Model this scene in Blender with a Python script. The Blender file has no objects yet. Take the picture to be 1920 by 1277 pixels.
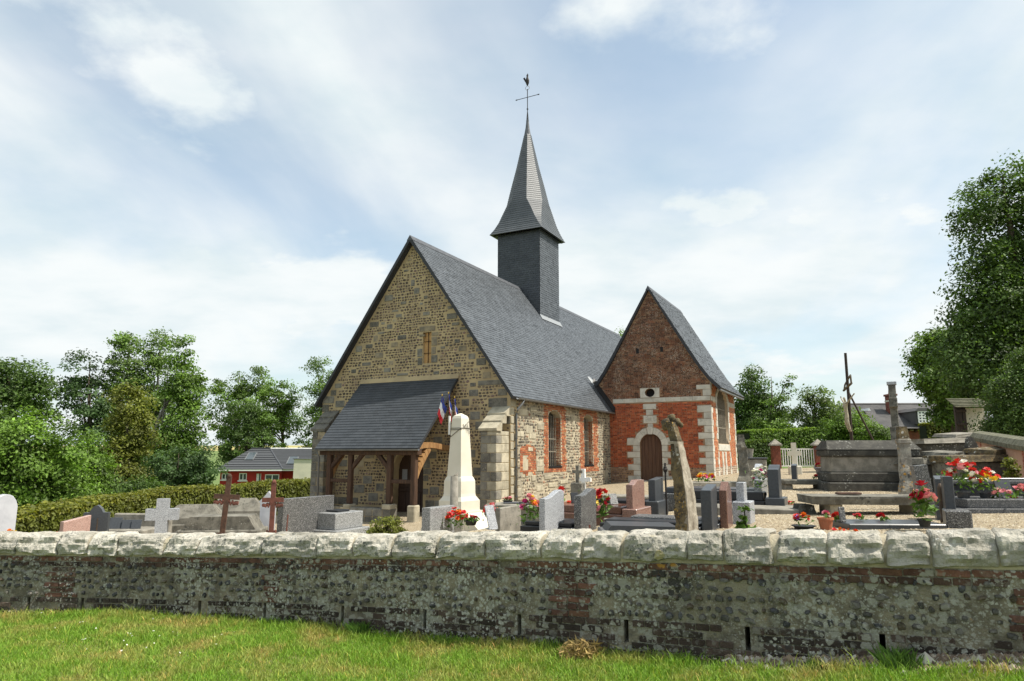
import bpy, math, random
import numpy as np
from mathutils import Vector, Matrix, noise as mnoise
R = math.radians
random.seed(7); rng = np.random.default_rng(7)
scene = bpy.context.scene
COL = scene.collection

# ------------------------------------------------------------------ camera, sky, sun, exposure
EYE = 2.0
F_PX, CX, CY, HOR = 1280.0, 960.0, 638.5, 850.0            # calibrated on the church's vanishing points
TH = math.atan((HOR - CY) / F_PX)
cam_d = bpy.data.cameras.new('camera'); cam = bpy.data.objects.new('camera', cam_d); COL.objects.link(cam)
cam_d.sensor_width = 36.0; cam_d.lens = 36.0 * F_PX / 1920.0
cam_d.clip_start = 0.05; cam_d.clip_end = 6000.0
cam.location = (0, 0, EYE); cam.rotation_euler = (R(90) + TH, 0, 0)
scene.camera = cam

A1 = math.atan((1630 - CX) / math.hypot(F_PX, HOR - CY))     # bearing of the nave
RV = Vector((math.cos(A1), -math.sin(A1), 0)); NV = Vector((math.sin(A1), math.cos(A1), 0))
SUN_E, SUN_OFF = 57.0, 13.0
sd = RV * math.cos(R(SUN_OFF)) + NV * math.sin(R(SUN_OFF))
SUN = Vector((sd.x * math.cos(R(SUN_E)), sd.y * math.cos(R(SUN_E)), math.sin(R(SUN_E))))

world = bpy.data.worlds.new('World'); scene.world = world; world.use_nodes = True
wn, wl = world.node_tree.nodes, world.node_tree.links
wn.clear()
def WN(t, **k):
    n = wn.new(t)
    for a, b in k.items():
        if a.startswith('i_'): n.inputs[a[2:].replace('_', ' ')].default_value = b
        else: setattr(n, a, b)
    return n
sky = WN('ShaderNodeTexSky', sky_type='NISHITA', sun_disc=False, sun_elevation=R(SUN_E),
         sun_rotation=math.atan2(SUN.x, SUN.y), altitude=60, air_density=1.0, dust_density=2.0, ozone_density=.6)
tc = WN('ShaderNodeTexCoord'); sx = WN('ShaderNodeSeparateXYZ'); wl.new(tc.outputs['Generated'], sx.inputs[0])
def WM(op, a, b=None, c=None):
    n = WN('ShaderNodeMath', operation=op)
    for i, q in enumerate((a, b, c)):
        if q is None: continue
        if isinstance(q, (int, float)): n.inputs[i].default_value = q
        else: wl.new(q, n.inputs[i])
    return n.outputs[0]
zc = WM('MAXIMUM', sx.outputs[2], 0.0)
den = WM('ADD', zc, 0.22)
cv = WN('ShaderNodeCombineXYZ')
wl.new(WM('DIVIDE', sx.outputs[0], den), cv.inputs[0]); wl.new(WM('DIVIDE', sx.outputs[1], den), cv.inputs[1])
def cloud(scale, detail, loc, sxy, lo, hi, rough=.55, dist=0.0, rot=0.0):
    mp = WN('ShaderNodeMapping'); mp.inputs['Location'].default_value = loc; mp.inputs['Scale'].default_value = sxy
    mp.inputs['Rotation'].default_value = (0, 0, rot)
    wl.new(cv.outputs[0], mp.inputs[0])
    t = WN('ShaderNodeTexNoise'); t.inputs['Scale'].default_value = scale; t.inputs['Detail'].default_value = detail
    t.inputs['Roughness'].default_value = rough; t.inputs['Distortion'].default_value = dist
    wl.new(mp.outputs[0], t.inputs['Vector'])
    m = WN('ShaderNodeMapRange', interpolation_type='SMOOTHSTEP')
    m.inputs[1].default_value = lo; m.inputs[2].default_value = hi
    wl.new(t.outputs['Fac'], m.inputs[0]); return m.outputs[0]
veil = cloud(0.75, 6, (3.1, 1.7, 0), (1.5, .8, 1), .34, .70, .5, .35, R(-25))       # thin high sheets
puff = cloud(1.5, 9, (8.4, 2.2, 0), (1, 1, 1), .50, .66, .55)                        # puffier banks
haze = WM('MULTIPLY', WM('POWER', WM('SUBTRACT', 1.0, zc), 5.0), .40)              # horizon veil
cov = WM('MAXIMUM', WM('MULTIPLY', veil, .80), WM('MULTIPLY', puff, .75))
cov = WM('MINIMUM', WM('ADD', WM('ADD', cov, haze), .30), .98)
shade = cloud(2.2, 7, (1.2, 9.1, 0), (1, 1.3, 1), .35, .75)
ccol = WN('ShaderNodeMix', data_type='RGBA'); ccol.inputs[6].default_value = (.735, .765, .765, 1); ccol.inputs[7].default_value = (.585, .665, .69, 1)
wl.new(shade, ccol.inputs[0])
bsky = WN('ShaderNodeBackground'); bsky.inputs['Strength'].default_value = 0.14
tint = WN('ShaderNodeMix', data_type='RGBA', blend_type='MULTIPLY'); tint.inputs[0].default_value = 1.0; tint.inputs[7].default_value = (1.0, 1.12, 1.06, 1)
wl.new(sky.outputs[0], tint.inputs[6]); wl.new(tint.outputs[2], bsky.inputs['Color'])
bcl = WN('ShaderNodeBackground'); bcl.inputs['Strength'].default_value = 1.0
wl.new(ccol.outputs[2], bcl.inputs['Color'])
wmix = WN('ShaderNodeMixShader'); wl.new(cov, wmix.inputs[0]); wl.new(bsky.outputs[0], wmix.inputs[1]); wl.new(bcl.outputs[0], wmix.inputs[2])
wo = WN('ShaderNodeOutputWorld'); wl.new(wmix.outputs[0], wo.inputs[0])

sl = bpy.data.lights.new('sun', 'SUN'); sl.energy = 5.0; sl.angle = R(0.6); sl.color = (1.0, .94, .84)
so = bpy.data.objects.new('sun', sl); COL.objects.link(so)
so.rotation_euler = SUN.to_track_quat('Z', 'Y').to_euler()
scene.view_settings.view_transform = 'Standard'; scene.view_settings.look = 'None'
scene.view_settings.exposure = 0.38; scene.view_settings.gamma = 1.0
scene.render.engine = 'CYCLES'; scene.cycles.use_denoising = True
scene.cycles.max_bounces = 6; scene.cycles.diffuse_bounces = 3; scene.cycles.glossy_bounces = 3; scene.cycles.transmission_bounces = 4

# ------------------------------------------------------------------ pixel / ground helpers
def ray(x, y):
    a = (x - CX) / F_PX; b = -(y - CY) / F_PX
    return Vector((a, math.cos(TH) - b * math.sin(TH), math.sin(TH) + b * math.cos(TH)))
def at(x, y, d):                      # the point at distance d (world Y) seen at photo pixel x, y
    q = ray(x, y); return Vector((0, 0, EYE)) + q * (d / q.y)
def hz(y, d): return at(960, y, d).z
def sx_at(x, y, d): return at(x, y, d).x
ORG = Vector((at(957, 958, 24).x, 24, 0))                    # south-west corner of the nave
def FRT(x, y, v=0.0):                 # pixel on a plane parallel to the front gable -> local u, z
    q = ray(x, y); e = Vector((0, 0, EYE)) - ORG
    t = (v - e.dot(NV)) / q.dot(NV); p = e + q * t
    return p.dot(RV), p.z
def SID(x, y, u=0.0):
    q = ray(x, y); e = Vector((0, 0, EYE)) - ORG
    t = (u - e.dot(RV)) / q.dot(RV); p = e + q * t
    return p.dot(NV), p.z

GP = np.array([(4,6.3,1.0),(8,6.5,1.05),(14,8,1.15),(2.3,7.1,.95),(0,8.3,.85),(-3,9.8,.55),(-6.6,10.5,.35),(-10,11,.1),(-16,12,-.3),
  (0,24,0.0),(-4,23.5,-.25),(-8,28.5,-.3),(-1.5,19.7,-.2),(-8.5,17,-.4),(-12.5,18,-.7),(-13.5,26,-.9),(-10.5,34,-.9),
  (1,13,.65),(2.5,12,.85),(4.5,12,.95),(5,19,.95),(8,15,.97),(12,12,1.05),(9,31,.97),(4.6,33,.6),(2.3,28.5,.35),(12,30,1.1),(16,25,1.2),
  (20,44,1.2),(30,60,1.6),(0,60,0),(-20,40,-1.5),(-30,60,-2.6),(-20,80,-2.8),(-60,60,-3),(0,120,-1.5),(60,100,2),(60,20,2),(-40,20,-1.5),(-80,140,-3),(80,160,2.5),(0,200,-1)], float)
_D = np.hypot(GP[:,None,0]-GP[None,:,0], GP[:,None,1]-GP[None,:,1])
_n = len(GP); _A = np.zeros((_n+3,_n+3)); _A[:_n,:_n] = _D; _A[:_n,_n] = 1; _A[:_n,_n+1:] = GP[:,:2]; _A[_n,:_n] = 1; _A[_n+1:,:_n] = GP[:,:2].T
_W = np.linalg.solve(_A, np.r_[GP[:,2], 0, 0, 0])
def gzn(X, Y):
    X = np.asarray(X, float); Y = np.asarray(Y, float)
    xc = np.clip(X, -80, 80); yc = np.clip(Y, 3, 190)
    d = np.sqrt((xc[...,None]-GP[:,0])**2 + (yc[...,None]-GP[:,1])**2 + .02)
    z = d @ _W[:_n] + _W[_n] + _W[_n+1]*xc + _W[_n+2]*yc
    far = np.clip((Y-200)/500, 0, 1)
    return z + far*far*(3-2*far)*np.where(X < 40, 13.0, 10.0)
def gz(x, y): return float(gzn(x, y))
def spot(x, d):                       # ground point under pixel column x at distance d
    X = at(x, 900, d).x; return Vector((X, d, gz(X, d)))
def gspot(x, y):                      # ground point seen at pixel x, y
    d = 5.5
    while d < 120:
        p = at(x, y, d)
        if p.z <= gz(p.x, p.y): return Vector((p.x, p.y, gz(p.x, p.y)))
        d += .05
    return p

# ------------------------------------------------------------------ materials
def srgb(*c):
    return tuple((q/255/12.92 if q/255 <= .04045 else ((q/255+.055)/1.055)**2.4) for q in c)
MATS = {}
def mat(name, col=(.5,.5,.5), rough=.85, col2=None, ns=2.5, lo=.42, hi=.62, bump=0.0, bs=25.0, attr=False, rnd=0.0,
        specks=(), lich=(), metal=0.0, spec=.4, trans=0.0, coords='pos', detail=6, stretch=None):
    m = bpy.data.materials.new(name); m.use_nodes = True; MATS[name] = m
    N, L = m.node_tree.nodes, m.node_tree.links; N.clear()
    out = N.new('ShaderNodeOutputMaterial'); bs_ = N.new('ShaderNodeBsdfPrincipled')
    bs_.inputs['Roughness'].default_value = rough; bs_.inputs['Metallic'].default_value = metal; bs_.inputs['Specular IOR Level'].default_value = spec
    if coords == 'pos': vec = N.new('ShaderNodeNewGeometry').outputs['Position']
    else: vec = N.new('ShaderNodeTexCoord').outputs['Object']
    if stretch:
        mp = N.new('ShaderNodeMapping'); mp.inputs['Scale'].default_value = stretch; L.new(vec, mp.inputs[0]); vec = mp.outputs[0]
    def noise(s, d=detail, r=.6):
        t = N.new('ShaderNodeTexNoise'); t.inputs['Scale'].default_value = s; t.inputs['Detail'].default_value = d; t.inputs['Roughness'].default_value = r
        L.new(vec, t.inputs['Vector']); return t.outputs['Fac']
    def rng_(f, a, b):
        q = N.new('ShaderNodeMapRange'); q.inputs[1].default_value = a; q.inputs[2].default_value = b; L.new(f, q.inputs[0]); return q.outputs[0]
    def mix(f, a, b, mode='MIX'):
        q = N.new('ShaderNodeMix'); q.data_type = 'RGBA'; q.blend_type = mode
        for i, s in ((0, f), (6, a), (7, b)):
            if isinstance(s, (int, float)): q.inputs[i].default_value = s
            elif isinstance(s, tuple): q.inputs[i].default_value = (*s[:3], 1)
            else: L.new(s, q.inputs[i])
        return q.outputs[2]
    c = col
    if attr:
        at_ = N.new('ShaderNodeAttribute'); at_.attribute_name = 'Col'
        c = mix(1.0, at_.outputs['Color'], col, 'MULTIPLY')
    if col2 is not None:
        c = mix(rng_(noise(ns), lo, hi), c, col2 if not attr else mix(1.0, c, tuple(b/max(a,1e-3) for a, b in zip(col, col2)), 'MULTIPLY'))
    if rnd:
        oi = N.new('ShaderNodeObjectInfo'); hs = N.new('ShaderNodeHueSaturation')
        L.new(rng_(oi.outputs['Random'], 0, 1) if False else oi.outputs['Random'], (q := N.new('ShaderNodeMapRange')).inputs[0])
        q.inputs[3].default_value = 1-rnd; q.inputs[4].default_value = 1+rnd
        L.new(q.outputs[0], hs.inputs['Value'])
        if isinstance(c, tuple): hs.inputs['Color'].default_value = (*c, 1)
        else: L.new(c, hs.inputs['Color'])
        c = hs.outputs['Color']
    for sc, scol, thr in specks:                     # crystalline specks: random cells
        v = N.new('ShaderNodeTexVoronoi'); v.inputs['Scale'].default_value = sc; L.new(vec, v.inputs['Vector'])
        sp = N.new('ShaderNodeSeparateColor'); L.new(v.outputs['Color'], sp.inputs[0])
        c = mix(rng_(sp.outputs[0], thr, thr+.04), c, scol)
    for lcol, sc, rad, mlo, mhi, msc in lich:        # round lichen blotches gathered in patches
        dt = N.new('ShaderNodeTexNoise'); dt.inputs['Scale'].default_value = sc*1.8; dt.inputs['Detail'].default_value = 3; L.new(vec, dt.inputs['Vector'])
        va = N.new('ShaderNodeVectorMath'); va.operation = 'SCALE'; va.inputs['Scale'].default_value = .9/sc; L.new(dt.outputs['Color'], va.inputs[0])
        vb = N.new('ShaderNodeVectorMath'); vb.operation = 'ADD'; L.new(vec, vb.inputs[0]); L.new(va.outputs[0], vb.inputs[1])
        v = N.new('ShaderNodeTexVoronoi'); v.inputs['Scale'].default_value = sc; L.new(vb.outputs[0], v.inputs['Vector'])
        sp = N.new('ShaderNodeSeparateColor'); L.new(v.outputs['Color'], sp.inputs[0])
        rr = N.new('ShaderNodeMath'); rr.operation = 'MULTIPLY'; L.new(sp.outputs[0], rr.inputs[0]); rr.inputs[1].default_value = rad
        df = N.new('ShaderNodeMath'); df.operation = 'SUBTRACT'; L.new(rr.outputs[0], df.inputs[0]); L.new(v.outputs['Distance'], df.inputs[1])
        a = rng_(df.outputs[0], 0.0, .10); b = rng_(noise(msc, 4), mlo, mhi)
        mu = N.new('ShaderNodeMath'); mu.operation = 'MULTIPLY'; L.new(a, mu.inputs[0]); L.new(b, mu.inputs[1])
        c = mix(mu.outputs[0], c, lcol)
    if isinstance(c, tuple): bs_.inputs['Base Color'].default_value = (*c, 1)
    else: L.new(c, bs_.inputs['Base Color'])
    if bump:
        bp = N.new('ShaderNodeBump'); bp.inputs['Strength'].default_value = min(bump, 1.0); bp.inputs['Distance'].default_value = .02*max(1, bump)
        L.new(noise(bs, 5, .65), bp.inputs['Height']); L.new(bp.outputs[0], bs_.inputs['Normal'])
    if trans:
        tr = N.new('ShaderNodeBsdfTranslucent')
        if isinstance(c, tuple): tr.inputs['Color'].default_value = (*c, 1)
        else: L.new(mix(1.0, c, (1.25, 1.3, .75), 'MULTIPLY'), tr.inputs['Color'])
        ms = N.new('ShaderNodeMixShader'); ms.inputs[0].default_value = trans
        L.new(bs_.outputs[0], ms.inputs[1]); L.new(tr.outputs[0], ms.inputs[2]); L.new(ms.outputs[0], out.inputs[0])
    else: L.new(bs_.outputs[0], out.inputs[0])
    return m
W3 = (1, 1, 1)
PALE_L = (.36, .38, .32); GREY_L = (.47, .47, .42)
mat('mortar_ochre', (.46,.36,.205), .95, (.35,.27,.16), 1.6, bump=.5, bs=60)
mat('flint', W3, .55, (.7,.68,.66), 14, attr=True, bump=.3, bs=60)
mat('grey_stone', (.20,.185,.15), .9, (.115,.108,.095), 4, rnd=.32, bump=.6, bs=30, specks=((90,(.26,.24,.19),.9),), lich=(((.40,.38,.30),14,.35,.5,.7,3),))
mat('warm_stone', (.34,.28,.18), .9, (.20,.17,.125), 3, rnd=.25, bump=.6, bs=30)
mat('side_mortar', (.46,.40,.285), .95, (.27,.24,.18), 1.6, .38, .62, bump=.5, bs=50, lich=(((.12,.11,.09),9,.6,.48,.66,1.2),))
mat('pale_stone', (.43,.385,.285), .9, (.29,.26,.19), 3.5, rnd=.16, bump=.5, bs=30, lich=(((.20,.19,.16),11,.4,.55,.72,2.2),))
mat('white_stone', (.56,.54,.47), .88, (.40,.385,.33), 3.0, .45, .68, rnd=.10, bump=.5, bs=30, lich=(((.16,.16,.14),16,.5,.56,.7,2.5),))
mat('brick', W3, .9, (.72,.66,.6), 5, attr=True, bump=.4, bs=50, lich=(((.40,.34,.26),22,.5,.56,.75,1.3),))
mat('old_brick', W3, .92, (.55,.52,.48), 4, attr=True, bump=.4, bs=50, lich=(((.40,.33,.26),26,.75,.40,.62,1.6),((.07,.06,.05),12,.7,.5,.7,1.1)))
mat('brick_mortar', (.34,.22,.13), .95, (.22,.13,.085), 2)
mat('lime_mortar', (.50,.40,.28), .95, (.38,.29,.2), 2)
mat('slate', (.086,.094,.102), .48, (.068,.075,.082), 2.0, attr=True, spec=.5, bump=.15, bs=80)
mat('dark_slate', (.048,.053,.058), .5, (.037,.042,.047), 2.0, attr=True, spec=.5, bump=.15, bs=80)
mat('slate_plain', (.030,.032,.036), .6)
mat('lead', (.10,.105,.115), .55, (.075,.08,.09), 5, metal=.3)
mat('bright_lead', (.30,.315,.325), .5, metal=.3)
mat('zinc', (.20,.205,.205), .5, (.15,.155,.16), 4, metal=.35)
mat('oak', (.080,.042,.023), .75, (.042,.022,.013), 3, stretch=(6,6,.6), bump=.4, bs=30)
mat('new_oak', (.34,.19,.075), .75, (.22,.11,.04), 3, stretch=(6,6,.8), bump=.4, bs=30)
mat('door_wood', (.055,.027,.016), .6, (.035,.017,.01), 3, stretch=(9,9,.5), bump=.3, bs=30)
mat('brown_door', (.12,.062,.035), .65, (.078,.038,.022), 2, stretch=(9,9,.5), bump=.3, bs=30)
mat('plywood', (.50,.31,.13), .7, (.42,.24,.09), 4, stretch=(8,8,1))
mat('iron', (.03,.026,.024), .6, metal=.4)
mat('grey_iron', (.24,.22,.17), .7, (.15,.12,.09), 20)
mat('hole_shade', (.010,.009,.008), .7)  # near-black colour stands in for shade inside slots and holes
mat('dark_glass', (.02,.024,.026), .12, spec=.6)
mat('paper', (.30,.31,.33), .6, (.24,.25,.27), 30)
mat('cream_stone', (.64,.60,.50), .8, (.57,.53,.43), 1.5, .4, .7, bump=.12, bs=60)
mat('gold', (.65,.42,.08), .35, metal=.9)
mat('flag_blue', (.035,.06,.30), .8, trans=.15); mat('flag_white', (.75,.75,.76), .8, trans=.15); mat('flag_red', (.55,.03,.04), .8, trans=.15)
mat('wire', (.12,.11,.09), .6)

# ------------------------------------------------------------------ mesh helpers
class MB:
    def __init__(s): s.v = []; s.f = []; s.c = []
    def add(s, vs, fs, col=None):
        o = len(s.v); s.v += [tuple(q) for q in vs]; s.f += [tuple(i+o for i in f) for f in fs]; s.c += [col]*len(fs); return s
    def box(s, x0, x1, y0, y1, z0, z1, b=0.0, col=None):
        if b <= 0:
            return s.add([(x,y,z) for x in (x0,x1) for y in (y0,y1) for z in (z0,z1)], [(0,1,3,2),(4,6,7,5),(0,4,5,1),(2,3,7,6),(0,2,6,4),(1,5,7,3)], col)
        vs = []; idx = {}
        X, Y, Z = (x0,x1), (y0,y1), (z0,z1)
        for i in (0,1):
            for j in (0,1):
                for k in (0,1):
                    sx_, sy_, sz_ = (b if i == 0 else -b), (b if j == 0 else -b), (b if k == 0 else -b)
                    for a, p in (('x',(X[i],Y[j]+sy_,Z[k]+sz_)),('y',(X[i]+sx_,Y[j],Z[k]+sz_)),('z',(X[i]+sx_,Y[j]+sy_,Z[k]))):
                        idx[(i,j,k,a)] = len(vs); vs.append(p)
        g = lambda i,j,k,a: idx[(i,j,k,a)]
        fs = []
        for i in (0,1):
            q = [g(i,0,0,'x'),g(i,0,1,'x'),g(i,1,1,'x'),g(i,1,0,'x')]; fs.append(q if i == 0 else q[::-1])
            q = [g(0,i,0,'y'),g(1,i,0,'y'),g(1,i,1,'y'),g(0,i,1,'y')]; fs.append(q if i == 0 else q[::-1])
            q = [g(0,0,i,'z'),g(0,1,i,'z'),g(1,1,i,'z'),g(1,0,i,'z')]; fs.append(q if i == 0 else q[::-1])
        for p in (0,1):
            for q in (0,1):
                fs.append([g(p,q,0,'x'),g(p,q,0,'y'),g(p,q,1,'y'),g(p,q,1,'x')])
                fs.append([g(p,0,q,'x'),g(p,0,q,'z'),g(p,1,q,'z'),g(p,1,q,'x')])
                fs.append([g(0,p,q,'y'),g(0,p,q,'z'),g(1,p,q,'z'),g(1,p,q,'y')])
        for i in (0,1):
            for j in (0,1):
                for k in (0,1): fs.append([g(i,j,k,'x'),g(i,j,k,'y'),g(i,j,k,'z')])
        return s.add(vs, fs, col)
    def prism(s, poly, a0, a1, axis='y', col=None):      # poly in the two other axes, extruded along axis
        n = len(poly)
        def P(p, a): return (p[0], a, p[1]) if axis == 'y' else ((a, p[0], p[1]) if axis == 'x' else (p[0], p[1], a))
        vs = [P(p, a0) for p in poly] + [P(p, a1) for p in poly]
        return s.add(vs, [tuple(range(n)), tuple(range(2*n-1, n-1, -1))] + [(i, i+n, (i+1) % n+n, (i+1) % n) for i in range(n)], col)
    def tube(s, pts, rad, n=7, col=None, cap=True):
        pts = [Vector(p) for p in pts]; vs = []; fs = []
        if isinstance(rad, (int, float)): rad = [rad]*len(pts)
        for i, p in enumerate(pts):
            t = (pts[min(i+1, len(pts)-1)] - pts[max(i-1, 0)]).normalized()
            a = t.cross(Vector((0,0,1)) if abs(t.z) < .9 else Vector((1,0,0))).normalized(); b = t.cross(a)
            for k in range(n):
                q = 2*math.pi*k/n; vs.append(p + (a*math.cos(q) + b*math.sin(q))*rad[i])
        for i in range(len(pts)-1):
            for k in range(n): fs.append((i*n+k, i*n+(k+1) % n, (i+1)*n+(k+1) % n, (i+1)*n+k))
        if cap: fs += [tuple(range(n))[::-1], tuple(range((len(pts)-1)*n, len(pts)*n))]
        return s.add(vs, fs, col)
    def lathe(s, prof, n=12, c=(0,0,0), col=None):
        vs = []; fs = []
        for r, z in prof:
            for k in range(n): q = 2*math.pi*k/n; vs.append((c[0]+r*math.cos(q), c[1]+r*math.sin(q), c[2]+z))
        for i in range(len(prof)-1):
            for k in range(n): fs.append((i*n+k, i*n+(k+1) % n, (i+1)*n+(k+1) % n, (i+1)*n+k))
        fs += [tuple(range(n))[::-1], tuple(range((len(prof)-1)*n, len(prof)*n))]
        return s.add(vs, fs, col)
    def blob(s, c, r, n=6, m=4, col=None, j=0.0):
        vs = [(c[0], c[1], c[2]-r[2])]; fs = []
        for i in range(1, m):
            for k in range(n):
                a = math.pi*i/m; q = 2*math.pi*(k+.5*(i % 2))/n; jj = 1+random.uniform(-j, j)
                vs.append((c[0]+r[0]*jj*math.sin(a)*math.cos(q), c[1]+r[1]*jj*math.sin(a)*math.sin(q), c[2]-r[2]*jj*math.cos(a)))
        vs.append((c[0], c[1], c[2]+r[2])); t = len(vs)-1
        for k in range(n): fs.append((0, 1+(k+1) % n, 1+k)); fs.append((t, 1+(m-2)*n+k, 1+(m-2)*n+(k+1) % n))
        for i in range(m-2):
            for k in range(n): fs.append((1+i*n+k, 1+i*n+(k+1) % n, 1+(i+1)*n+(k+1) % n, 1+(i+1)*n+k))
        return s.add(vs, fs, col)
    def mesh(s, name, m, smooth=False):
        me = bpy.data.meshes.new(name); me.from_pydata(s.v, [], s.f)
        if any(c is not None for c in s.c):
            a = me.attributes.new('Col', 'FLOAT_COLOR', 'FACE')
            a.data.foreach_set('color', np.array([(*(c or W3), 1.0) for c in s.c], np.float32).ravel())
        if smooth: me.polygons.foreach_set('use_smooth', [True]*len(me.polygons))
        for q in (m if isinstance(m, (list, tuple)) else [m]): me.materials.append(MATS[q])
        return me
    def build(s, name, m, parent=None, smooth=False): return link(name, s.mesh(name, m, smooth), parent)
def link(name, me, parent=None, M=None):
    o = bpy.data.objects.new(name, me); COL.objects.link(o)
    if parent is not None: o.parent = parent
    if M is not None: o.matrix_local = M
    return o
def fixn(me):
    import bmesh
    b = bmesh.new(); b.from_mesh(me); bmesh.ops.recalc_face_normals(b, faces=b.faces[:]); b.to_mesh(me); b.free(); return me
def npmesh(name, V, Ft, m, col=None, smooth=False):        # V (N,k,3) copies of one face template
    N, k, _ = V.shape; me = bpy.data.meshes.new(name)
    fl = np.concatenate([np.array(f) for f in Ft]); ls = np.array([len(f) for f in Ft])
    idx = (fl[None] + (np.arange(N)*k)[:, None]).ravel(); tot = np.tile(ls, N); st = np.r_[0, np.cumsum(tot)[:-1]]
    me.vertices.add(N*k); me.vertices.foreach_set('co', V.astype(np.float32).ravel())
    me.loops.add(len(idx)); me.loops.foreach_set('vertex_index', idx.astype(np.int32))
    me.polygons.add(len(tot)); me.polygons.foreach_set('loop_start', st.astype(np.int32))
    me.update(calc_edges=True); me.validate(); me.polygons.foreach_set('use_smooth', np.full(len(me.polygons), smooth, bool))
    if col is not None:
        a = me.attributes.new('Col', 'FLOAT_COLOR', 'FACE')
        c = np.concatenate([np.clip(col, 0, 4), np.ones((N, 1))], 1).astype(np.float32)
        a.data.foreach_set('color', np.repeat(c, len(Ft), 0).ravel())
    me.materials.append(MATS[m]); return me
def tag(o, label=None, cat=None, group=None, kind=None):
    if label: o['label'] = label
    if cat: o['category'] = cat
    if group: o['group'] = group
    if kind: o['kind'] = kind
    return o
def thing(name, label, cat, loc=(0,0,0), rz=0.0, group=None):
    o = bpy.data.objects.new(name, None); COL.objects.link(o); o.empty_display_size = .1
    o.location = loc; o.rotation_euler = (0, 0, rz); return tag(o, label, cat, group)
def plate(name, outlines, t, M, m, parent):               # flat outline(s) with holes, thickness t, placed by matrix M
    cu = bpy.data.curves.new('tmp', 'CURVE'); cu.dimensions = '2D'; cu.fill_mode = 'BOTH'; cu.extrude = t/2
    for ol in outlines:
        sp = cu.splines.new('POLY'); sp.points.add(len(ol)-1); sp.use_cyclic_u = True
        for p, q in zip(sp.points, ol): p.co = (q[0], q[1], 0, 1)
    ob = bpy.data.objects.new('tmp', cu); me = bpy.data.meshes.new_from_object(ob)
    bpy.data.objects.remove(ob); bpy.data.curves.remove(cu)
    me.transform(M); me.materials.clear(); me.materials.append(MATS[m]); me.name = name
    return link(name, me, parent)
def arch(x0, x1, z0, zs, n=10, rise=None):                # arched outline, spring line at zs
    r = (x1-x0)/2; c = (x0+x1)/2; h = r if rise is None else rise
    return [(x0, z0)] + [(c-r*math.cos(math.pi*i/n), zs+h*math.sin(math.pi*i/n)) for i in range(n+1)] + [(x1, z0)]
BASIS = lambda ex, ey, ez, o: Matrix(((ex[0],ey[0],ez[0],o[0]),(ex[1],ey[1],ez[1],o[1]),(ex[2],ey[2],ez[2],o[2]),(0,0,0,1)))
def mapV(V, M):
    A = np.array(M); return V @ A[:3,:3].T + A[:3,3]

# pieces of masonry on a plane: local a (along), b (up), d (out of the wall)
FL_F = [(i, (i+1) % 7, 7+(i+1) % 7, 7+i) for i in range(7)] + [(7+i, 7+(i+1) % 7, 14) for i in range(7)]
def flint_V(a, b, ra, rb, dep=.022):
    N = len(a); th = (np.arange(7)/7*2*np.pi)[None] + rng.uniform(-.28, .28, (N,7)) + rng.uniform(0, 6, (N,1))
    ca, sa = np.cos(th), np.sin(th)
    sq = 1/np.maximum(np.abs(ca), np.abs(sa))**.55                       # between round and square
    r = sq*rng.uniform(.88, 1.06, (N,7)); V = np.zeros((N,15,3)); k = rng.uniform(.6, 1.3, N)*dep
    V[:, :7, 0] = a[:,None]+ra[:,None]*r*ca; V[:, :7, 1] = b[:,None]+rb[:,None]*r*sa; V[:, :7, 2] = -.004
    V[:, 7:14, 0] = a[:,None]+ra[:,None]*r*.74*ca; V[:, 7:14, 1] = b[:,None]+rb[:,None]*r*.74*sa; V[:, 7:14, 2] = k[:,None]*rng.uniform(.7, 1.15, (N,7))
    V[:, 14, 0] = a+ra*rng.uniform(-.2, .2, N); V[:, 14, 1] = b+rb*rng.uniform(-.2, .2, N); V[:, 14, 2] = k*1.15
    return V
def flint_rows(a0, a1, b0, b1, ok, rowh=.098, wmin=.07, wmax=.16, gap=.024):
    A, Bq, RA, RB = [], [], [], []
    b = b0
    while b < b1:
        h = rowh*random.uniform(.85, 1.15); a = a0+random.uniform(0, .1)
        while a < a1:
            w = random.uniform(wmin, wmax)
            if ok(a+w/2, b+h/2, w/2, h/2): A.append(a+w/2); Bq.append(b+h/2+random.uniform(-.014, .014)); RA.append(w/2-gap*.5); RB.append(h/2*random.uniform(.72, 1.08)-gap*.45)
            a += w
        b += h
    return [np.array(q) for q in (A, Bq, RA, RB)]
BK_F = [(0,1,2,3),(4,5,1,0),(5,6,2,1),(6,7,3,2),(7,4,0,3)]
def brick_V(a0, a1, b0, b1, d):
    N = len(a0); V = np.zeros((N,8,3)); e = .004
    for k, (qa, qb, i) in enumerate(((a0,b0,1),(a1,b0,1),(a1,b1,1),(a0,b1,1),(a0,b0,0),(a1,b0,0),(a1,b1,0),(a0,b1,0))):
        sa = (e if k % 4 in (0,3) else -e) if i else 0; sb = (e if k % 4 in (0,1) else -e) if i else 0
        V[:,k,0] = qa+sa; V[:,k,1] = qb+sb; V[:,k,2] = d if i else -.006
    return V
def brick_rows(a0, a1, b0, b1, ok, bw=.225, bh=.066, j=.011, mixed=True):
    out = []; r = 0; b = b0
    while b+bh*.5 < b1:
        a = a0-(.5 if r % 2 else 0)*bw; header = mixed and r % 2
        while a < a1:
            w = (bw/2 if header else bw)*random.uniform(.95, 1.05); x0, x1 = max(a, a0), min(a+w, a1)
            if x1-x0 > .035 and ok((x0+x1)/2, b+bh/2, (x1-x0)/2, bh/2): out.append((x0+j/2, x1-j/2, b+j/2, min(b+bh, b1)-j/2))
            a += w
        b += bh; r += 1
    q = np.array(out).reshape(-1, 4); return q[:,0], q[:,1], q[:,2], q[:,3]
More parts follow.
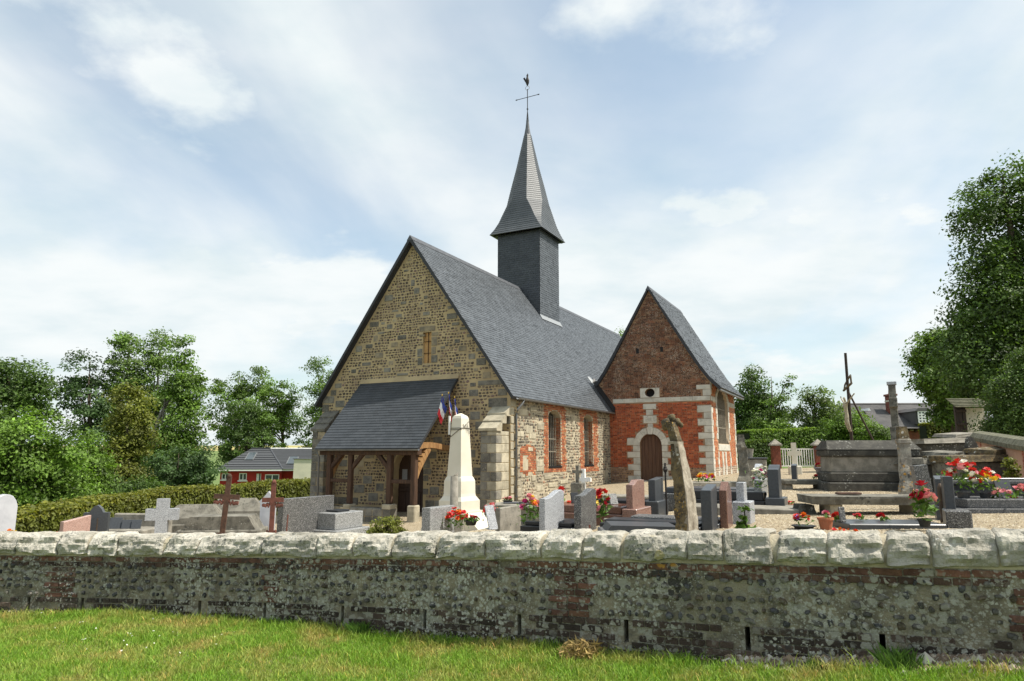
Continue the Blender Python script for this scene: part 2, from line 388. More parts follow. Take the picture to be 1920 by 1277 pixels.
def jit(N, base, sd=.15, hue=.06):
    c = np.array(base)[None]*(1+rng.normal(0, sd, (N,1))); return np.clip(c*(1+rng.normal(0, hue, (N,3))), .004, 1.2)
def pick(N, cols, p):
    i = rng.choice(len(cols), N, p=np.array(p)/sum(p)); return np.array(cols)[i]*(1+rng.normal(0, .16, (N,1)))
def masonry(name, V, Ft, M, m, col, parent):
    return tag(link(name, npmesh(name, mapV(V, M), Ft, m, col), parent), kind='stuff')

# ------------------------------------------------------------------ boundary wall line
WP = np.array([(-30,11.6,.78),(-14,10.3,.88),(-9.5,9.8,.92),(-6.91,9.52,.95),(-5.19,9.4,.95),(-3.28,8.95,1.0),(-2.02,8.45,1.06),(-.97,7.98,1.12),(0,7.45,1.19),(1.25,6.86,1.26),(2.31,6.36,1.31),(3.23,5.92,1.36),(4.03,5.54,1.40),(5.5,4.9,1.45),(8,4.0,1.5),(12,3.0,1.55)])
def wallY(X): return np.interp(X, WP[:,0], WP[:,1])
_xs = np.linspace(-11.5, 6.5, 1801); _ys = wallY(_xs); _k = np.ones(81)/81
_ys = np.convolve(np.pad(_ys, 40, mode='edge'), _k, 'valid'); _zt = np.convolve(np.pad(np.interp(_xs, WP[:,0], WP[:,2]), 40, mode='edge'), _k, 'valid')
_ss = np.r_[0, np.cumsum(np.hypot(np.diff(_xs), np.diff(_ys)))]; SLEN = _ss[-1]
def wpos(s): return np.interp(s, _ss, _xs), np.interp(s, _ss, _ys), np.interp(s, _ss, _zt)
def wnrm(s):
    x0, y0, _ = wpos(s-.05); x1, y1, _ = wpos(s+.05); t = np.stack([x1-x0, y1-y0], -1); t /= np.linalg.norm(t, axis=-1, keepdims=True)
    return t, np.stack([t[...,1], -t[...,0]], -1)            # tangent, outward (towards the lawn)
def s_of_x(X): return float(np.interp(X, _xs, _ss))
def lawn_z(X, Y): 
    X = np.asarray(X, float); b = np.interp(X, [-40,-8,-3.3,-1,0,1.25,2.3,3.2,4.0,8,40], [-.3,-.06,.0,.05,.11,.17,.245,.38,.50,.75,1.0])
    return b

# ------------------------------------------------------------------ ground sheets
mat('gravel', (.37,.30,.195), .95, (.27,.215,.135), 3, .35, .65, bump=1.0, bs=70, specks=((60,(.46,.40,.29),.72),(75,(.17,.125,.08),.76)))
mat('meadow', (.09,.15,.03), .95, (.14,.17,.05), .6, bump=.6, bs=20)
mat('wheat', (.36,.30,.11), .95, (.27,.27,.09), .02)
mat('lawn_soil', (.13,.19,.035), .95, (.18,.17,.06), 1.6, .45, .6, bump=.6, bs=60)
cx_ = np.unique(np.r_[np.linspace(-900,-100,17), np.linspace(-100,-20,41), np.linspace(-20,20,161), np.linspace(20,100,41), np.linspace(100,900,17)])
tt = np.r_[np.linspace(0,30,151), np.linspace(30,100,71)[1:], np.linspace(100,300,41)[1:], np.linspace(300,1500,41)[1:]]
Yw = np.interp(cx_, _xs, _ys, left=np.nan, right=np.nan); Yw = np.where(np.isnan(Yw), wallY(cx_), Yw)
GX = np.repeat(cx_[:,None], len(tt), 1); GY = Yw[:,None]+tt[None]; GZ = gzn(GX, GY)
def grid_mesh(name, X, Y, Z, mats, mi=None):
    n, k = X.shape; V = np.stack([X,Y,Z], -1).reshape(-1,3); i = np.arange(n*k).reshape(n,k)
    Fq = np.stack([i[:-1,:-1], i[1:,:-1], i[1:,1:], i[:-1,1:]], -1).reshape(-1,4); me = bpy.data.meshes.new(name)
    me.vertices.add(len(V)); me.vertices.foreach_set('co', V.astype(np.float32).ravel())
    me.loops.add(Fq.size); me.loops.foreach_set('vertex_index', Fq.ravel().astype(np.int32))
    me.polygons.add(len(Fq)); me.polygons.foreach_set('loop_start', (np.arange(len(Fq))*4).astype(np.int32))
    me.polygons.foreach_set('use_smooth', np.ones(len(Fq), bool)); me.update(calc_edges=True)
    for q in mats: me.materials.append(MATS[q])
    if mi is not None: me.polygons.foreach_set('material_index', mi(X, Y).ravel().astype(np.int32))
    return link(name, me)
def gmi(X, Y):
    x = (X[:-1,:-1]+X[1:,1:])/2; y = (Y[:-1,:-1]+Y[1:,1:])/2
    ins = (x > -13.2) & (x < 24) & (y < 42); return np.where(y > 450, 2, np.where(ins, 0, 1))
tag(grid_mesh('ground', GX, GY, GZ, ['gravel','meadow','wheat'], gmi), kind='structure')
tl = np.r_[np.linspace(0,6,41), np.linspace(6,40,18)[1:]]
LX = np.repeat(cx_[:,None], len(tl), 1); LY = Yw[:,None]-tl[None]
LZ = lawn_z(LX, LY)+.025*np.sin(LX*2.1+LY)*np.cos(LY*1.7)
tag(grid_mesh('lawn', LX, LY, LZ, ['lawn_soil']), kind='structure')

# ------------------------------------------------------------------ boundary wall of flint and brick with stone coping
LI = (((.30,.29,.235),12,.80,.38,.54,.8), ((.44,.435,.375),30,.72,.44,.58,1.3), ((.40,.395,.34),52,.6,.42,.6,2.2), ((.055,.052,.044),18,.8,.52,.66,1.1), ((.10,.095,.075),24,.6,.50,.66,2.4), ((.36,.19,.04),9,.36,.61,.68,1.9))
LI2 = (((.29,.28,.23),13,.72,.42,.56,.8), ((.43,.425,.365),30,.66,.43,.57,1.3), ((.045,.04,.034),16,.8,.50,.66,1.1), ((.36,.19,.04),9,.36,.61,.68,1.9))
mat('wall_mortar', (.265,.232,.162), .95, (.125,.11,.08), 5, .38, .62, bump=1.0, bs=45, lich=LI)
mat('wall_brick', W3, .93, (.55,.52,.5), 9, .4, .65, attr=True, rnd=.3, bump=.7, bs=60, lich=LI2)
mat('wall_flint', W3, .5, (.5,.5,.5), 18, attr=True, rnd=.4, bump=.4, bs=60, lich=(((.30,.29,.24),14,.66,.44,.60,.8),((.36,.355,.30),30,.56,.44,.60,1.3)))
mat('coping', (.53,.50,.43), .92, (.32,.30,.245), 4.2, .36, .64, rnd=.14, bump=1.5, bs=32, detail=9,
    lich=(((.155,.155,.135),17,.7,.46,.64,2.4), ((.085,.085,.078),40,.62,.48,.66,3.2), ((.40,.34,.17),7,.5,.56,.70,1.2), ((.58,.57,.52),30,.5,.50,.66,2.0)))
mat('coping_mortar', (.44,.39,.28), .95, (.30,.26,.19), 5, bump=.8, bs=50, lich=(((.2,.2,.17),20,.5,.5,.7,2),))
bw = thing('boundary_wall', 'long curved lichen-covered flint and brick wall with whitish coping along the lawn', 'wall')
def WV(V, off=.20):                                   # (s, b below coping, d) -> world
    s, b, d = V[...,0], V[...,1], V[...,2]; x, y, zt = wpos(s); _, nr = wnrm(s)
    return np.stack([x+nr[...,0]*(off+d), y+nr[...,1]*(off+d), zt-.25+b], -1)
def wM(s, b, d=0.0, off=.20):
    x, y, zt = wpos(s); t, nr = wnrm(np.array(s)); return BASIS((t[0],t[1],0),(0,0,1),(nr[0],nr[1],0),(x+nr[0]*(off+d), y+nr[1]*(off+d), zt-.25+b))
def px_s(px):
    d = np.abs(CX+1297*_xs/_ys-px); return float(_ss[d.argmin()])
SLOTS = [px_s(q) for q in (105,200,300,413,533,672,820,988,1175,1388,1623)]
def strip(s0, s1, b0, b1, mb):
    n = max(2, int((s1-s0)/.12)+1); s = np.linspace(s0, s1, n); x, y, zt = wpos(s); _, nr = wnrm(s)
    vs = []
    for o_, bb in ((.195,b0),(.195,b1),(-.2,b1),(-.2,b0)):
        vs += [(x[i]+nr[i,0]*o_, y[i]+nr[i,1]*o_, zt[i]-.25+bb) for i in range(n)]
    fs = [(j*n+i, j*n+i+1, ((j+1) % 4)*n+i+1, ((j+1) % 4)*n+i) for j in range(4) for i in range(n-1)] + [(0,n,2*n,3*n),(4*n-1,3*n-1,2*n-1,n-1)]
    mb.add(vs, fs)
mb = MB(); strip(0.05, SLEN-.05, -.54, .15, mb); strip(0.05, SLEN-.05, -1.4, -.74, mb)
e = [0.05]+[q for s in SLOTS for q in (s-.022, s+.022)]+[SLEN-.05]
for i in range(0, len(e), 2): strip(e[i], e[i+1], -.738, -.542, mb)
mb.build('wall_body', 'wall_mortar', bw)
mb = MB(); n = 120; s = np.linspace(.1, SLEN-.1, n); x, y, zt = wpos(s); _, nr = wnrm(s)
mb.add([(x[i]-nr[i,0]*.19, y[i]-nr[i,1]*.19, zt[i]-.25+b) for b in (-.8,-.5) for i in range(n)], [(i,i+1,n+i+1,n+i) for i in range(n-1)]); mb.build('slot_shade_sheet', 'hole_shade', bw)  # dark sheet added behind the weep slots as their painted shade
# coping
CPX = [-620,-540,-480,-410,-330,-250,-190,-120,-60,10,75,150,205,260,345,402,525,625,690,762,842,930,1030,1100,1172,1290,1357,1446,1537,1640,1722,1842,1960,2080,2190,2290,2380,2480,2600]
cs = [px_s(q) for q in CPX]
for i in range(len(cs)-1):
    s0, s1 = cs[i]+.009, cs[i+1]-.009
    if s1-s0 < .1 or s0 > SLEN-.2: continue
    L = s1-s0; nl = 30; prof = [(.215,-.012),(.25,.002),(.258,.025),(.262,.055),(.260,.085),(.252,.115),(.243,.145),(.232,.175),(.212,.205),(.180,.228),(.13,.243),(.06,.25),(-.04,.25),(-.15,.235),(-.24,.15),(-.24,.0)]
    hs = random.uniform(.90, 1.04); lean = random.uniform(-.5, .5)*.10; vs = []; k = len(prof); seed = i*7.3
    for a in range(nl+1):
        f = a/nl; edge = min(f, 1-f)*L; sh = 1-.10*max(0, 1-edge/.028)**2
        for t_, z_ in prof:
            s = s0+L*f+lean*(z_/.25)*(1 if t_ > 0 else 0); x, y, zt = wpos(s); _, nr = wnrm(np.array(s))
            p = Vector((s*3.1+seed, t_*9+seed, z_*9)); nn = mnoise.fractal(p*1.2, .8, 2.1, 5)*.036-.016*abs(mnoise.noise(p*2.6+Vector((5,1,2))))+mnoise.noise(p*5.5)*.008
            t2 = (t_)*sh+nn*(1 if t_ > 0 else -1); z2 = .01+(z_*sh*hs)+nn*.5*(z_ > .1)+(.03*mnoise.noise(Vector((s*5+seed,1.5,seed))) if z_ < .05 and t_ > 0 else 0)
            vs.append((x+nr[0]*t2, y+nr[1]*t2, zt-.25+z2))
    fs = [(a*k+j, (a+1)*k+j, (a+1)*k+(j+1) % k, a*k+(j+1) % k) for a in range(nl) for j in range(k)] + [tuple(range(k)), tuple(range((nl+1)*k-1, nl*k-1, -1))]
    m_ = MB().add(vs, fs); o = m_.build('coping_stone', 'coping', bw)
mb = MB(); n = 240; s = np.linspace(.05, SLEN-.05, n); x, y, zt = wpos(s); _, nr = wnrm(s); vs = []
prof = [(.203,-.02),(.21,.02),(.218,.07),(.205,.14),(.15,.2),(.05,.225),(-.1,.215),(-.2,.15),(-.21,0)]; k = len(prof)
for i in range(n):
    for t_, z_ in prof:
        q = mnoise.noise(Vector((s[i]*6, t_*8, z_*8)))*.012; vs.append((x[i]+nr[i,0]*(t_+q), y[i]+nr[i,1]*(t_+q), zt[i]-.25+z_+q*.5))
mb.add(vs, [(i*k+j, (i+1)*k+j, (i+1)*k+j+1, i*k+j+1) for i in range(n-1) for j in range(k-1)])
mb.build('coping_bedding', 'coping_mortar', bw, smooth=True)
# brick pieces (s0,s1,b0,b1,tone)
BR = []
def course(b, h, w, s0, s1, tone, wob=.04, skip=0.0):
    s = s0+random.uniform(-.1, 0)
    while s < s1:
        ww = w*random.uniform(.9, 1.1)
        if not any(abs(s+ww/2-q) < .022+ww/2 and b < -.545 and b > -.74 for q in SLOTS) and random.random() > skip: BR.append((s+.005, s+ww-.006, b+.005, b+h-.006, tone))
        s += ww
course(-.088, .064, .225, .2, SLEN-.2, 0, skip=.04); course(-.153, .064, .125, .2, SLEN-.2, 1, skip=.06)
PATCH = [(px_s(a), px_s(b)) for a, b in ((-120,-70),(141,170),(530,552),(1056,1108),(1868,1960))]
for a, b in PATCH:
    for r in range(6): course(-.217-r*.064, .062, .215 if r % 2 else .112, a, b, 0)
for r in range(6): course(-.60-r*.066, .064, .225 if r % 2 else .118, .2, SLEN-.2, 2, skip=.10 if r < 2 else .03)
BR = np.array(BR); TONES = [(.115,.062,.043),(.095,.057,.042),(.062,.046,.035)]
bx_, by_, _ = wpos((BR[:,0]+BR[:,1])/2); bpx = CX+1297*bx_/by_
inview = (bpx > -10) & (bpx < 1930)
zb = np.interp(bx_, [-40,-8,-3.3,-1,0,1.25,2.3,3.2,4.0,8,40], [-.3,-.06,.0,.05,.11,.17,.245,.38,.50,.75,1.0]); _,_,bzt = wpos((BR[:,0]+BR[:,1])/2)
vis = inview & (bzt-.25+BR[:,3] > zb+.02)
size = (BR[:,1]-BR[:,0])/by_; order = np.argsort(-np.where(vis, size, -1)); big = order[:300]; rest = np.setdiff1d(np.arange(len(BR)), big)
tone = np.array(TONES)[BR[:,4].astype(int)]
lb = dict(s=None)
variants = {}
for ti, tn in enumerate(TONES):
    for w_ in range(2):
        ww = .225 if w_ else .118
        for j in range(3):
            c = tuple(np.array(tn)*random.uniform(.75, 1.35)*np.array([random.uniform(.95,1.15), 1, random.uniform(.9,1.05)]))
            variants[(ti,w_,j)] = MB().box(-.5, .5, -.5, .5, -.5, .5, .06, c).mesh('brick', 'wall_brick')
for i in big:
    s0, s1, b0, b1, t_ = BR[i]; w_ = 1 if s1-s0 > .16 else 0; d = random.uniform(.002, .014)
    M = wM((s0+s1)/2, (b0+b1)/2, d-.03) @ Matrix.Rotation(random.uniform(-.015, .015), 4, 'Z') @ Matrix.Diagonal((s1-s0, b1-b0, .06, 1))
    link('brick', variants[(int(t_), w_, random.randrange(3))], bw, M)
V = brick_V(BR[rest,0], BR[rest,1], BR[rest,2], BR[rest,3], .008)
tag(link('brickwork', npmesh('brickwork', WV(V), BK_F, 'wall_brick', tone[rest]*(1+rng.normal(0, .25, (len(rest),1)))), bw), kind='stuff')
# flints
def okf(a, b, ra, rb): return not any(p-.02 < a < q+.02 for p, q in PATCH) and random.random() > .22
A, Bq, RA, RB = flint_rows(.2, SLEN-.2, -.53, -.165, okf, .078, .06, .135, .026)
fx, fy, _ = wpos(A); fpx = CX+1297*fx/fy; inv = (fpx > -5) & (fpx < 1925)
order = np.argsort(-np.where(inv, RA*RB/fy**2, -1)); big = order[:300]; rest = np.setdiff1d(np.arange(len(A)), big)
fv = []
for j in range(12):
    V = flint_V(np.zeros(1), np.zeros(1), np.ones(1), np.ones(1), 1.0); c = pick(1, [(.055,.055,.058),(.095,.088,.075),(.16,.145,.115),(.11,.085,.055)], [3,4,3,1])
    fv.append(npmesh('flint', V, FL_F, 'wall_flint', c))
for i in big:
    link('flint', fv[random.randrange(12)], bw, wM(A[i], Bq[i]+random.uniform(-.012,.012), -.004) @ Matrix.Rotation(random.uniform(-.5,.5), 4, 'Z') @ Matrix.Diagonal((RA[i]*random.uniform(.75,1.05), RB[i]*random.uniform(.8,1.15), random.uniform(.012,.03), 1)))
V = flint_V(A[rest], Bq[rest], RA[rest]*.9, RB[rest]*.95)
tag(link('flintwork', npmesh('flintwork', WV(V), FL_F, 'wall_flint', pick(len(rest), [(.055,.055,.058),(.095,.088,.075),(.16,.145,.115),(.11,.085,.055)], [3,4,3,1])), bw), kind='stuff')

# ------------------------------------------------------------------ church
church = thing('church', 'small country church of flint and red brick with steep slate roofs and a slate spire', 'church', ORG, -A1)
FM = lambda v: BASIS((1,0,0),(0,0,1),(0,-1,0),(0,v,0))
SM = lambda u: BASIS((0,1,0),(0,0,1),(1,0,0),(u,0,0))
RU, RZ, SL = -4.30, 10.4, 6.45/4.55                      # nave ridge and slope
NW = -8.66
def roof_z(u): return RZ-SL*abs(u-RU)
VC, UC, CB = 10.4, 4.84, 16.6                            # chapel front, chapel side wall, chapel back
def cham(mbx, u0, u1, v0, v1, z0, z1, b=.015): return mbx.box(u0, u1, v0, v1, z0, z1, b)
# --- front gable
door_f = arch(-5.02, -3.62, -.6, 1.35, 10, .78)
slit = [(-3.77,5.36),(-3.38,5.36),(-3.38,6.56),(-3.77,6.56)]
gout = [(NW,-.6)] + door_f + [(0,-.6),(0,roof_z(0)-.16),(RU,RZ-.2),(NW,roof_z(NW)-.16)]
gable = plate('gable_wall', [gout, slit], .6, FM(.3), 'mortar_ochre', church)
Z1 = lambda x, y: FRT(560+x/4.364, 430+y/4.364); Z2 = lambda x, y: FRT(560+x/3.87, 680+y/3.87)
blocks = []
for zf, L in ((Z1, [(967,505,50,60),(1040,557,35,35),(858,603,50,35),(1045,690,60,42),(790,668,55,28),(820,708,55,38),(785,750,35,28),(745,797,50,48),(1285,775,65,35),(675,848,60,28),(630,895,40,58),(845,885,75,48),(785,945,62,48),(1298,915,48,40),(1342,975,68,55),(577,958,60,42),(660,1032,70,55),(1418,1040,60,55),(1300,1110,60,45),(555,1103,75,38),(755,1095,40,42),(725,1152,62,45),(450,1162,45,40),(850,1188,95,30),(1127,1175,50,35),(1180,968,40,28),(935,440,35,60),(1345,812,55,30),(1400,870,50,34),(1540,1195,70,60),(1450,1150,40,34),(1470,985,44,40),(1240,640,44,34),(1215,560,50,34),(910,250,36,28),(1005,610,30,28),(690,770,34,28),(880,340,40,26),(1010,870,45,28)]),
              (Z2, [(1395,145,190,50),(1265,160,45,35),(1480,215,70,55),(1270,220,70,55),(1445,290,140,75),(1210,290,60,55),(1280,385,75,65),(1318,457,75,65),(1175,330,40,40),(300,300,70,55),(1205,525,50,60),(1250,660,70,60),(1210,730,40,60),(1315,790,100,60),(1300,920,100,65),(1240,845,40,70),(515,670,70,55),(455,735,50,50),(500,850,70,60),(415,790,50,50),(440,915,80,60),(590,905,60,60),(965,670,75,55),(325,730,60,50),(540,975,75,60),(1010,560,70,50),(985,930,70,60)])):
    for x, y, w, h in L:
        a = zf(x-w/2, y+h/2); b = zf(x+w/2, y-h/2); blocks.append((a[0], b[0], a[1], b[1]))
for i in range(14):                                       # quoins up both corners
    z0 = -.3+i*.33
    if z0 < 4.0:
        w = .62 if i % 2 else .36; blocks.append((NW+.0, NW+w, z0, z0+.31))
        if z0 > 2.9: blocks.append((-w, -.0, z0, z0+.31))
for z0 in (-.3, .02):                                     # plinth courses
    u = -8.0
    while u < -.1:
        w = random.uniform(.34, .62)
        if not (-5.3 < u+w/2 < -3.35): blocks.append((u, min(u+w, -.02), z0, z0+.3))
        u += w
for s_ in (-1, 1):                                        # door jambs
    for i in range(6): 
        w = .36 if i % 2 else .24; c = -5.02 if s_ < 0 else -3.62; z0 = .02+i*.24
        blocks.append((c-w, c, z0, z0+.23) if s_ < 0 else (c, c+w, z0, z0+.23))
for q in ((-4.02,-3.77,5.62,5.95),(-4.0,-3.77,5.3,5.6),(-4.06,-3.77,5.97,6.42),(-3.38,-3.08,5.36,5.66),(-3.38,-3.16,5.68,5.98),(-3.38,-3.1,6.0,6.36),(-3.38,-3.05,6.38,6.54),(-3.95,-3.2,6.58,6.8),(-3.9,-3.3,5.1,5.33)): blocks.append(q)
z = 4.3                                                    # stones that step up both verges
while z < 8.2:
    h = random.uniform(.2, .3); w = random.uniform(.25, .5); um = (RZ-.24-(z+h))/SL
    if random.random() < .8: blocks.append((RU+um-w, RU+um-.02, z, z+h))
    if random.random() < .5: blocks.append((RU-um+.02, RU-um+w, z, z+h))
    z += h*1.25
acc = []
for b in blocks:
    if b[1]-b[0] < .05 or any(b[0] < c[1] and b[1] > c[0] and b[2] < c[3] and b[3] > c[2] for c in acc): continue
    acc.append(b)
blocks = acc
for u0, u1, z0, z1 in blocks:
    d = random.uniform(.012, .03)
    cham(MB(), u0+.012, u1-.012, -d, .08, z0+.012, z1-.012, .014).build('stone_block', 'warm_stone' if random.random() < .18 else 'grey_stone', gable)
# door arch stones
for i in range(9):
    a0, a1 = math.pi*i/9, math.pi*(i+1)/9; e_ = .012
    P = lambda a, r: (-4.32-r*math.cos(a), 1.45+r*1.1*math.sin(a))
    MB().prism([P(a0+e_,.72),P(a0+e_,1.0),P((a0+a1)/2,1.01),P(a1-e_,1.0),P(a1-e_,.72),P((a0+a1)/2,.725)], -.02, .08).build('arch_stone', 'grey_stone', gable)
def inb(a, b, ra, rb, lst, g=.0): return any(q[0]-ra*.7-g < a < q[1]+ra*.7+g and q[2]-rb*.8-g < b < q[3]+rb*.8+g for q in lst)
def okg(a, b, ra, rb):
    if b+rb > roof_z(a)-.2 or b+rb > roof_z(a+ra)-.2 or b+rb > roof_z(a-ra)-.2: return False
    if a+ra > -.02 or a-ra < NW+.02: return False
    if -3.8 < a < -3.35 and 5.3 < b < 6.6: return False
    if -5.05-ra < a < -3.6+ra and b < 1.45: return False
    if math.hypot(a+4.32, (b-1.45)/1.1) < 1.03+ra and b >= 1.40: return False
    return not inb(a, b, ra, rb, blocks) and random.random() > .03
A, Bq, RA, RB = flint_rows(NW, 0, -.3, 10.1, okg, .108, .08, .19, .020)
masonry('flintwork', flint_V(A, Bq, RA, RB, .02), FL_F, FM(0), 'flint', pick(len(A), [(.075,.055,.04),(.12,.088,.06),(.19,.145,.10),(.26,.20,.14),(.10,.085,.075),(.20,.13,.11)], [3,4,3,2,1.5,1.2]), gable)
# slit window
sw = MB().box(-3.77, -3.38, .12, .14, 5.36, 6.56).build('window', 'plywood', church)
for q in ((-3.585,-3.565,5.36,6.56),(-3.77,-3.38,5.75,5.77),(-3.77,-3.38,6.2,6.22)): MB().box(q[0], q[1], .085, .105, q[2], q[3]).build('window_bar', 'oak', sw)
# front door
dr = plate('door', [arch(-5.02, -3.62, -.35, 1.35, 10, .78)], .06, FM(.42), 'door_wood', church)
for i in range(4): MB().box(-4.98+i*.34, -4.98+i*.34+.32, .36, .388, -.33, .55, .008).build('door_panel', 'door_wood', dr)
MB().box(-5.0, -3.64, .35, .386, .58, .70, .01).build('door_rail', 'door_wood', dr)
MB().box(-4.85, -4.62, .375, .386, 1.0, 1.4).build('notice', 'paper', dr)
MB().box(-5.3, -3.4, -.5, .6, -.45, -.24, .02).build('door_step', 'grey_stone', church)
# --- side wall of the nave
NWIN = [(3.22, 4.42), (7.0, 8.06)]
wins = [arch(a, b, 1.5, 3.42, 6, .26) for a, b in NWIN]
side = plate('nave_side_wall', [[(.6,-.5),(24.4,-.5),(24.4,4.3),(.6,4.3)]] + wins, .7, SM(-.35), 'side_mortar', church)
plate('nave_far_wall', [[(.6,-.9),(24.4,-.9),(24.4,4.3),(.6,4.3)]], .6, SM(NW+.3), 'side_mortar', church)
plate('nave_end_wall', [[(NW,-.6),(0,-.6),(0,roof_z(0)-.16),(RU,RZ-.2),(NW,roof_z(NW)-.16)]], .6, FM(24.7), 'side_mortar', church)
bl2 = []
for i in range(14):
    w = .46 if i % 2 else .26; bl2.append((.0, w, -.28+i*.3, .0+i*.3))
for x, y, w, h in [(550,520,60,70),(655,490,60,60),(580,580,60,50),(470,560,60,50),(500,360,70,50),(590,330,60,40),(650,830,60,60),(650,880,70,50),(590,965,40,60),(955,415,36,46),(960,455,18,60),(760,1030,70,50),(870,1000,70,44),(650,1060,60,60),(830,1090,70,60),(600,1150,40,60),(720,960,60,44),(450,1100,60,90),(440,1010,50,60),(1000,960,50,40),(770,1150,70,40),(1260,930,24,70),(560,700,44,40)]:
    a = SID(880+(x-w/2)/4.9125, 700+(y+h/2)/4.9125); b = SID(880+(x+w/2)/4.9125, 700+(y-h/2)/4.9125); bl2.append((a[0], b[0], a[1], b[1]))
for b in bl2: MB().box(-.05, random.uniform(.015,.03), b[0]+.01, b[1]-.01, b[2]+.01, b[3]-.01, .012).build('stone_block', 'pale_stone', side)
BRICKZ = [(2.75,4.95,1.28,3.92),(6.45,8.75,1.22,3.92),(.73,2.04,1.25,2.3)]
def inwin(a, b, m=0): return any(p-m < a < q+m and b < (3.42+.26*math.sqrt(max(0, 1-((a-(p+q)/2)/((q-p)/2+m))**2)) if True else 0)+m and b > 1.5-m for p, q in NWIN)
def okb(a, b, ra, rb):
    if inwin(a, b, ra*.5): return False
    for i, (p, q, r, s) in enumerate(BRICKZ):
        if i == 2:
            if p < a < q and r+.12*math.sin(a*9) < b < s-.25*(a-1.4)**2 and not (1.0 < a < 1.35 and 1.4 < b < 1.95): return True
        elif p+(.06 if int(b/.066/3) % 2 else 0) < a < q-(.06 if int(b/.066/3) % 2 else 0) and r < b < s: return True
    return False
a0, a1, b0, b1 = brick_rows(.5, 10.4, 1.2, 3.92, okb)
OR = [(.42,.145,.06),(.36,.105,.045),(.50,.22,.10),(.28,.085,.04),(.46,.27,.15)]
mk = lambda N: pick(N, OR, [4,4,2,2,1])
masonry('brickwork', brick_V(a0, a1, b0, b1, .012), BK_F, SM(0), 'brick', mk(len(a0)), side)
def oks(a, b, ra, rb):
    if inwin(a, b, ra) or inb(a, b, ra, rb, bl2): return False
    for i, (p, q, r, s) in enumerate(BRICKZ):
        if i == 2:
            if p < a < q and r < b < s-.25*(a-1.4)**2: return False
        elif p-.02 < a < q+.02 and r-.03 < b < s: return False
    return random.random() > .1
A, Bq, RA, RB = flint_rows(.05, 10.38, -.3, 3.95, oks, .112, .07, .19, .016)
masonry('flintwork', flint_V(A, Bq, RA, RB, .018), FL_F, SM(0), 'flint', pick(len(A), [(.085,.075,.06),(.15,.125,.095),(.30,.26,.19),(.42,.36,.26),(.30,.17,.11)], [3,3,2.5,2.5,1]), side)
for (p, q) in NWIN:
    # brick reveals, sill, dark glazing, bars
    for v_, dirn in ((p, 1), (q, -1)):
        M = BASIS((1,0,0),(0,0,1),(0,-1,0),(0,v_,0)) if dirn < 0 else BASIS((-1,0,0),(0,0,1),(0,1,0),(0,v_,0))
        a0, a1, b0, b1 = brick_rows(-.3 if dirn < 0 else 0, 0 if dirn < 0 else .3, 1.5, 3.5, lambda *k: True)
        masonry('reveal_brickwork', brick_V(a0, a1, b0, b1, .006), BK_F, M, 'brick', mk(len(a0)), side)
    w_ = plate('window', [arch(p, q, 1.5, 3.42, 6, .26)], .02, SM(-.31), 'dark_glass', church)
    MB().box(-.3, .03, p-.05, q+.05, 1.43, 1.505, .01).build('window_sill', 'brick', w_)
    for i in range(7): 
        y_ = p+(i+.5)*(q-p)/7; MB().tube([(-.2,y_,1.5),(-.2,y_,3.5)], .015, 5).build('window_bar', 'grey_iron', w_)
    for z_ in (2.05, 2.55): MB().box(-.215, -.185, p, q, z_, z_+.035).build('window_bar', 'grey_iron', w_)
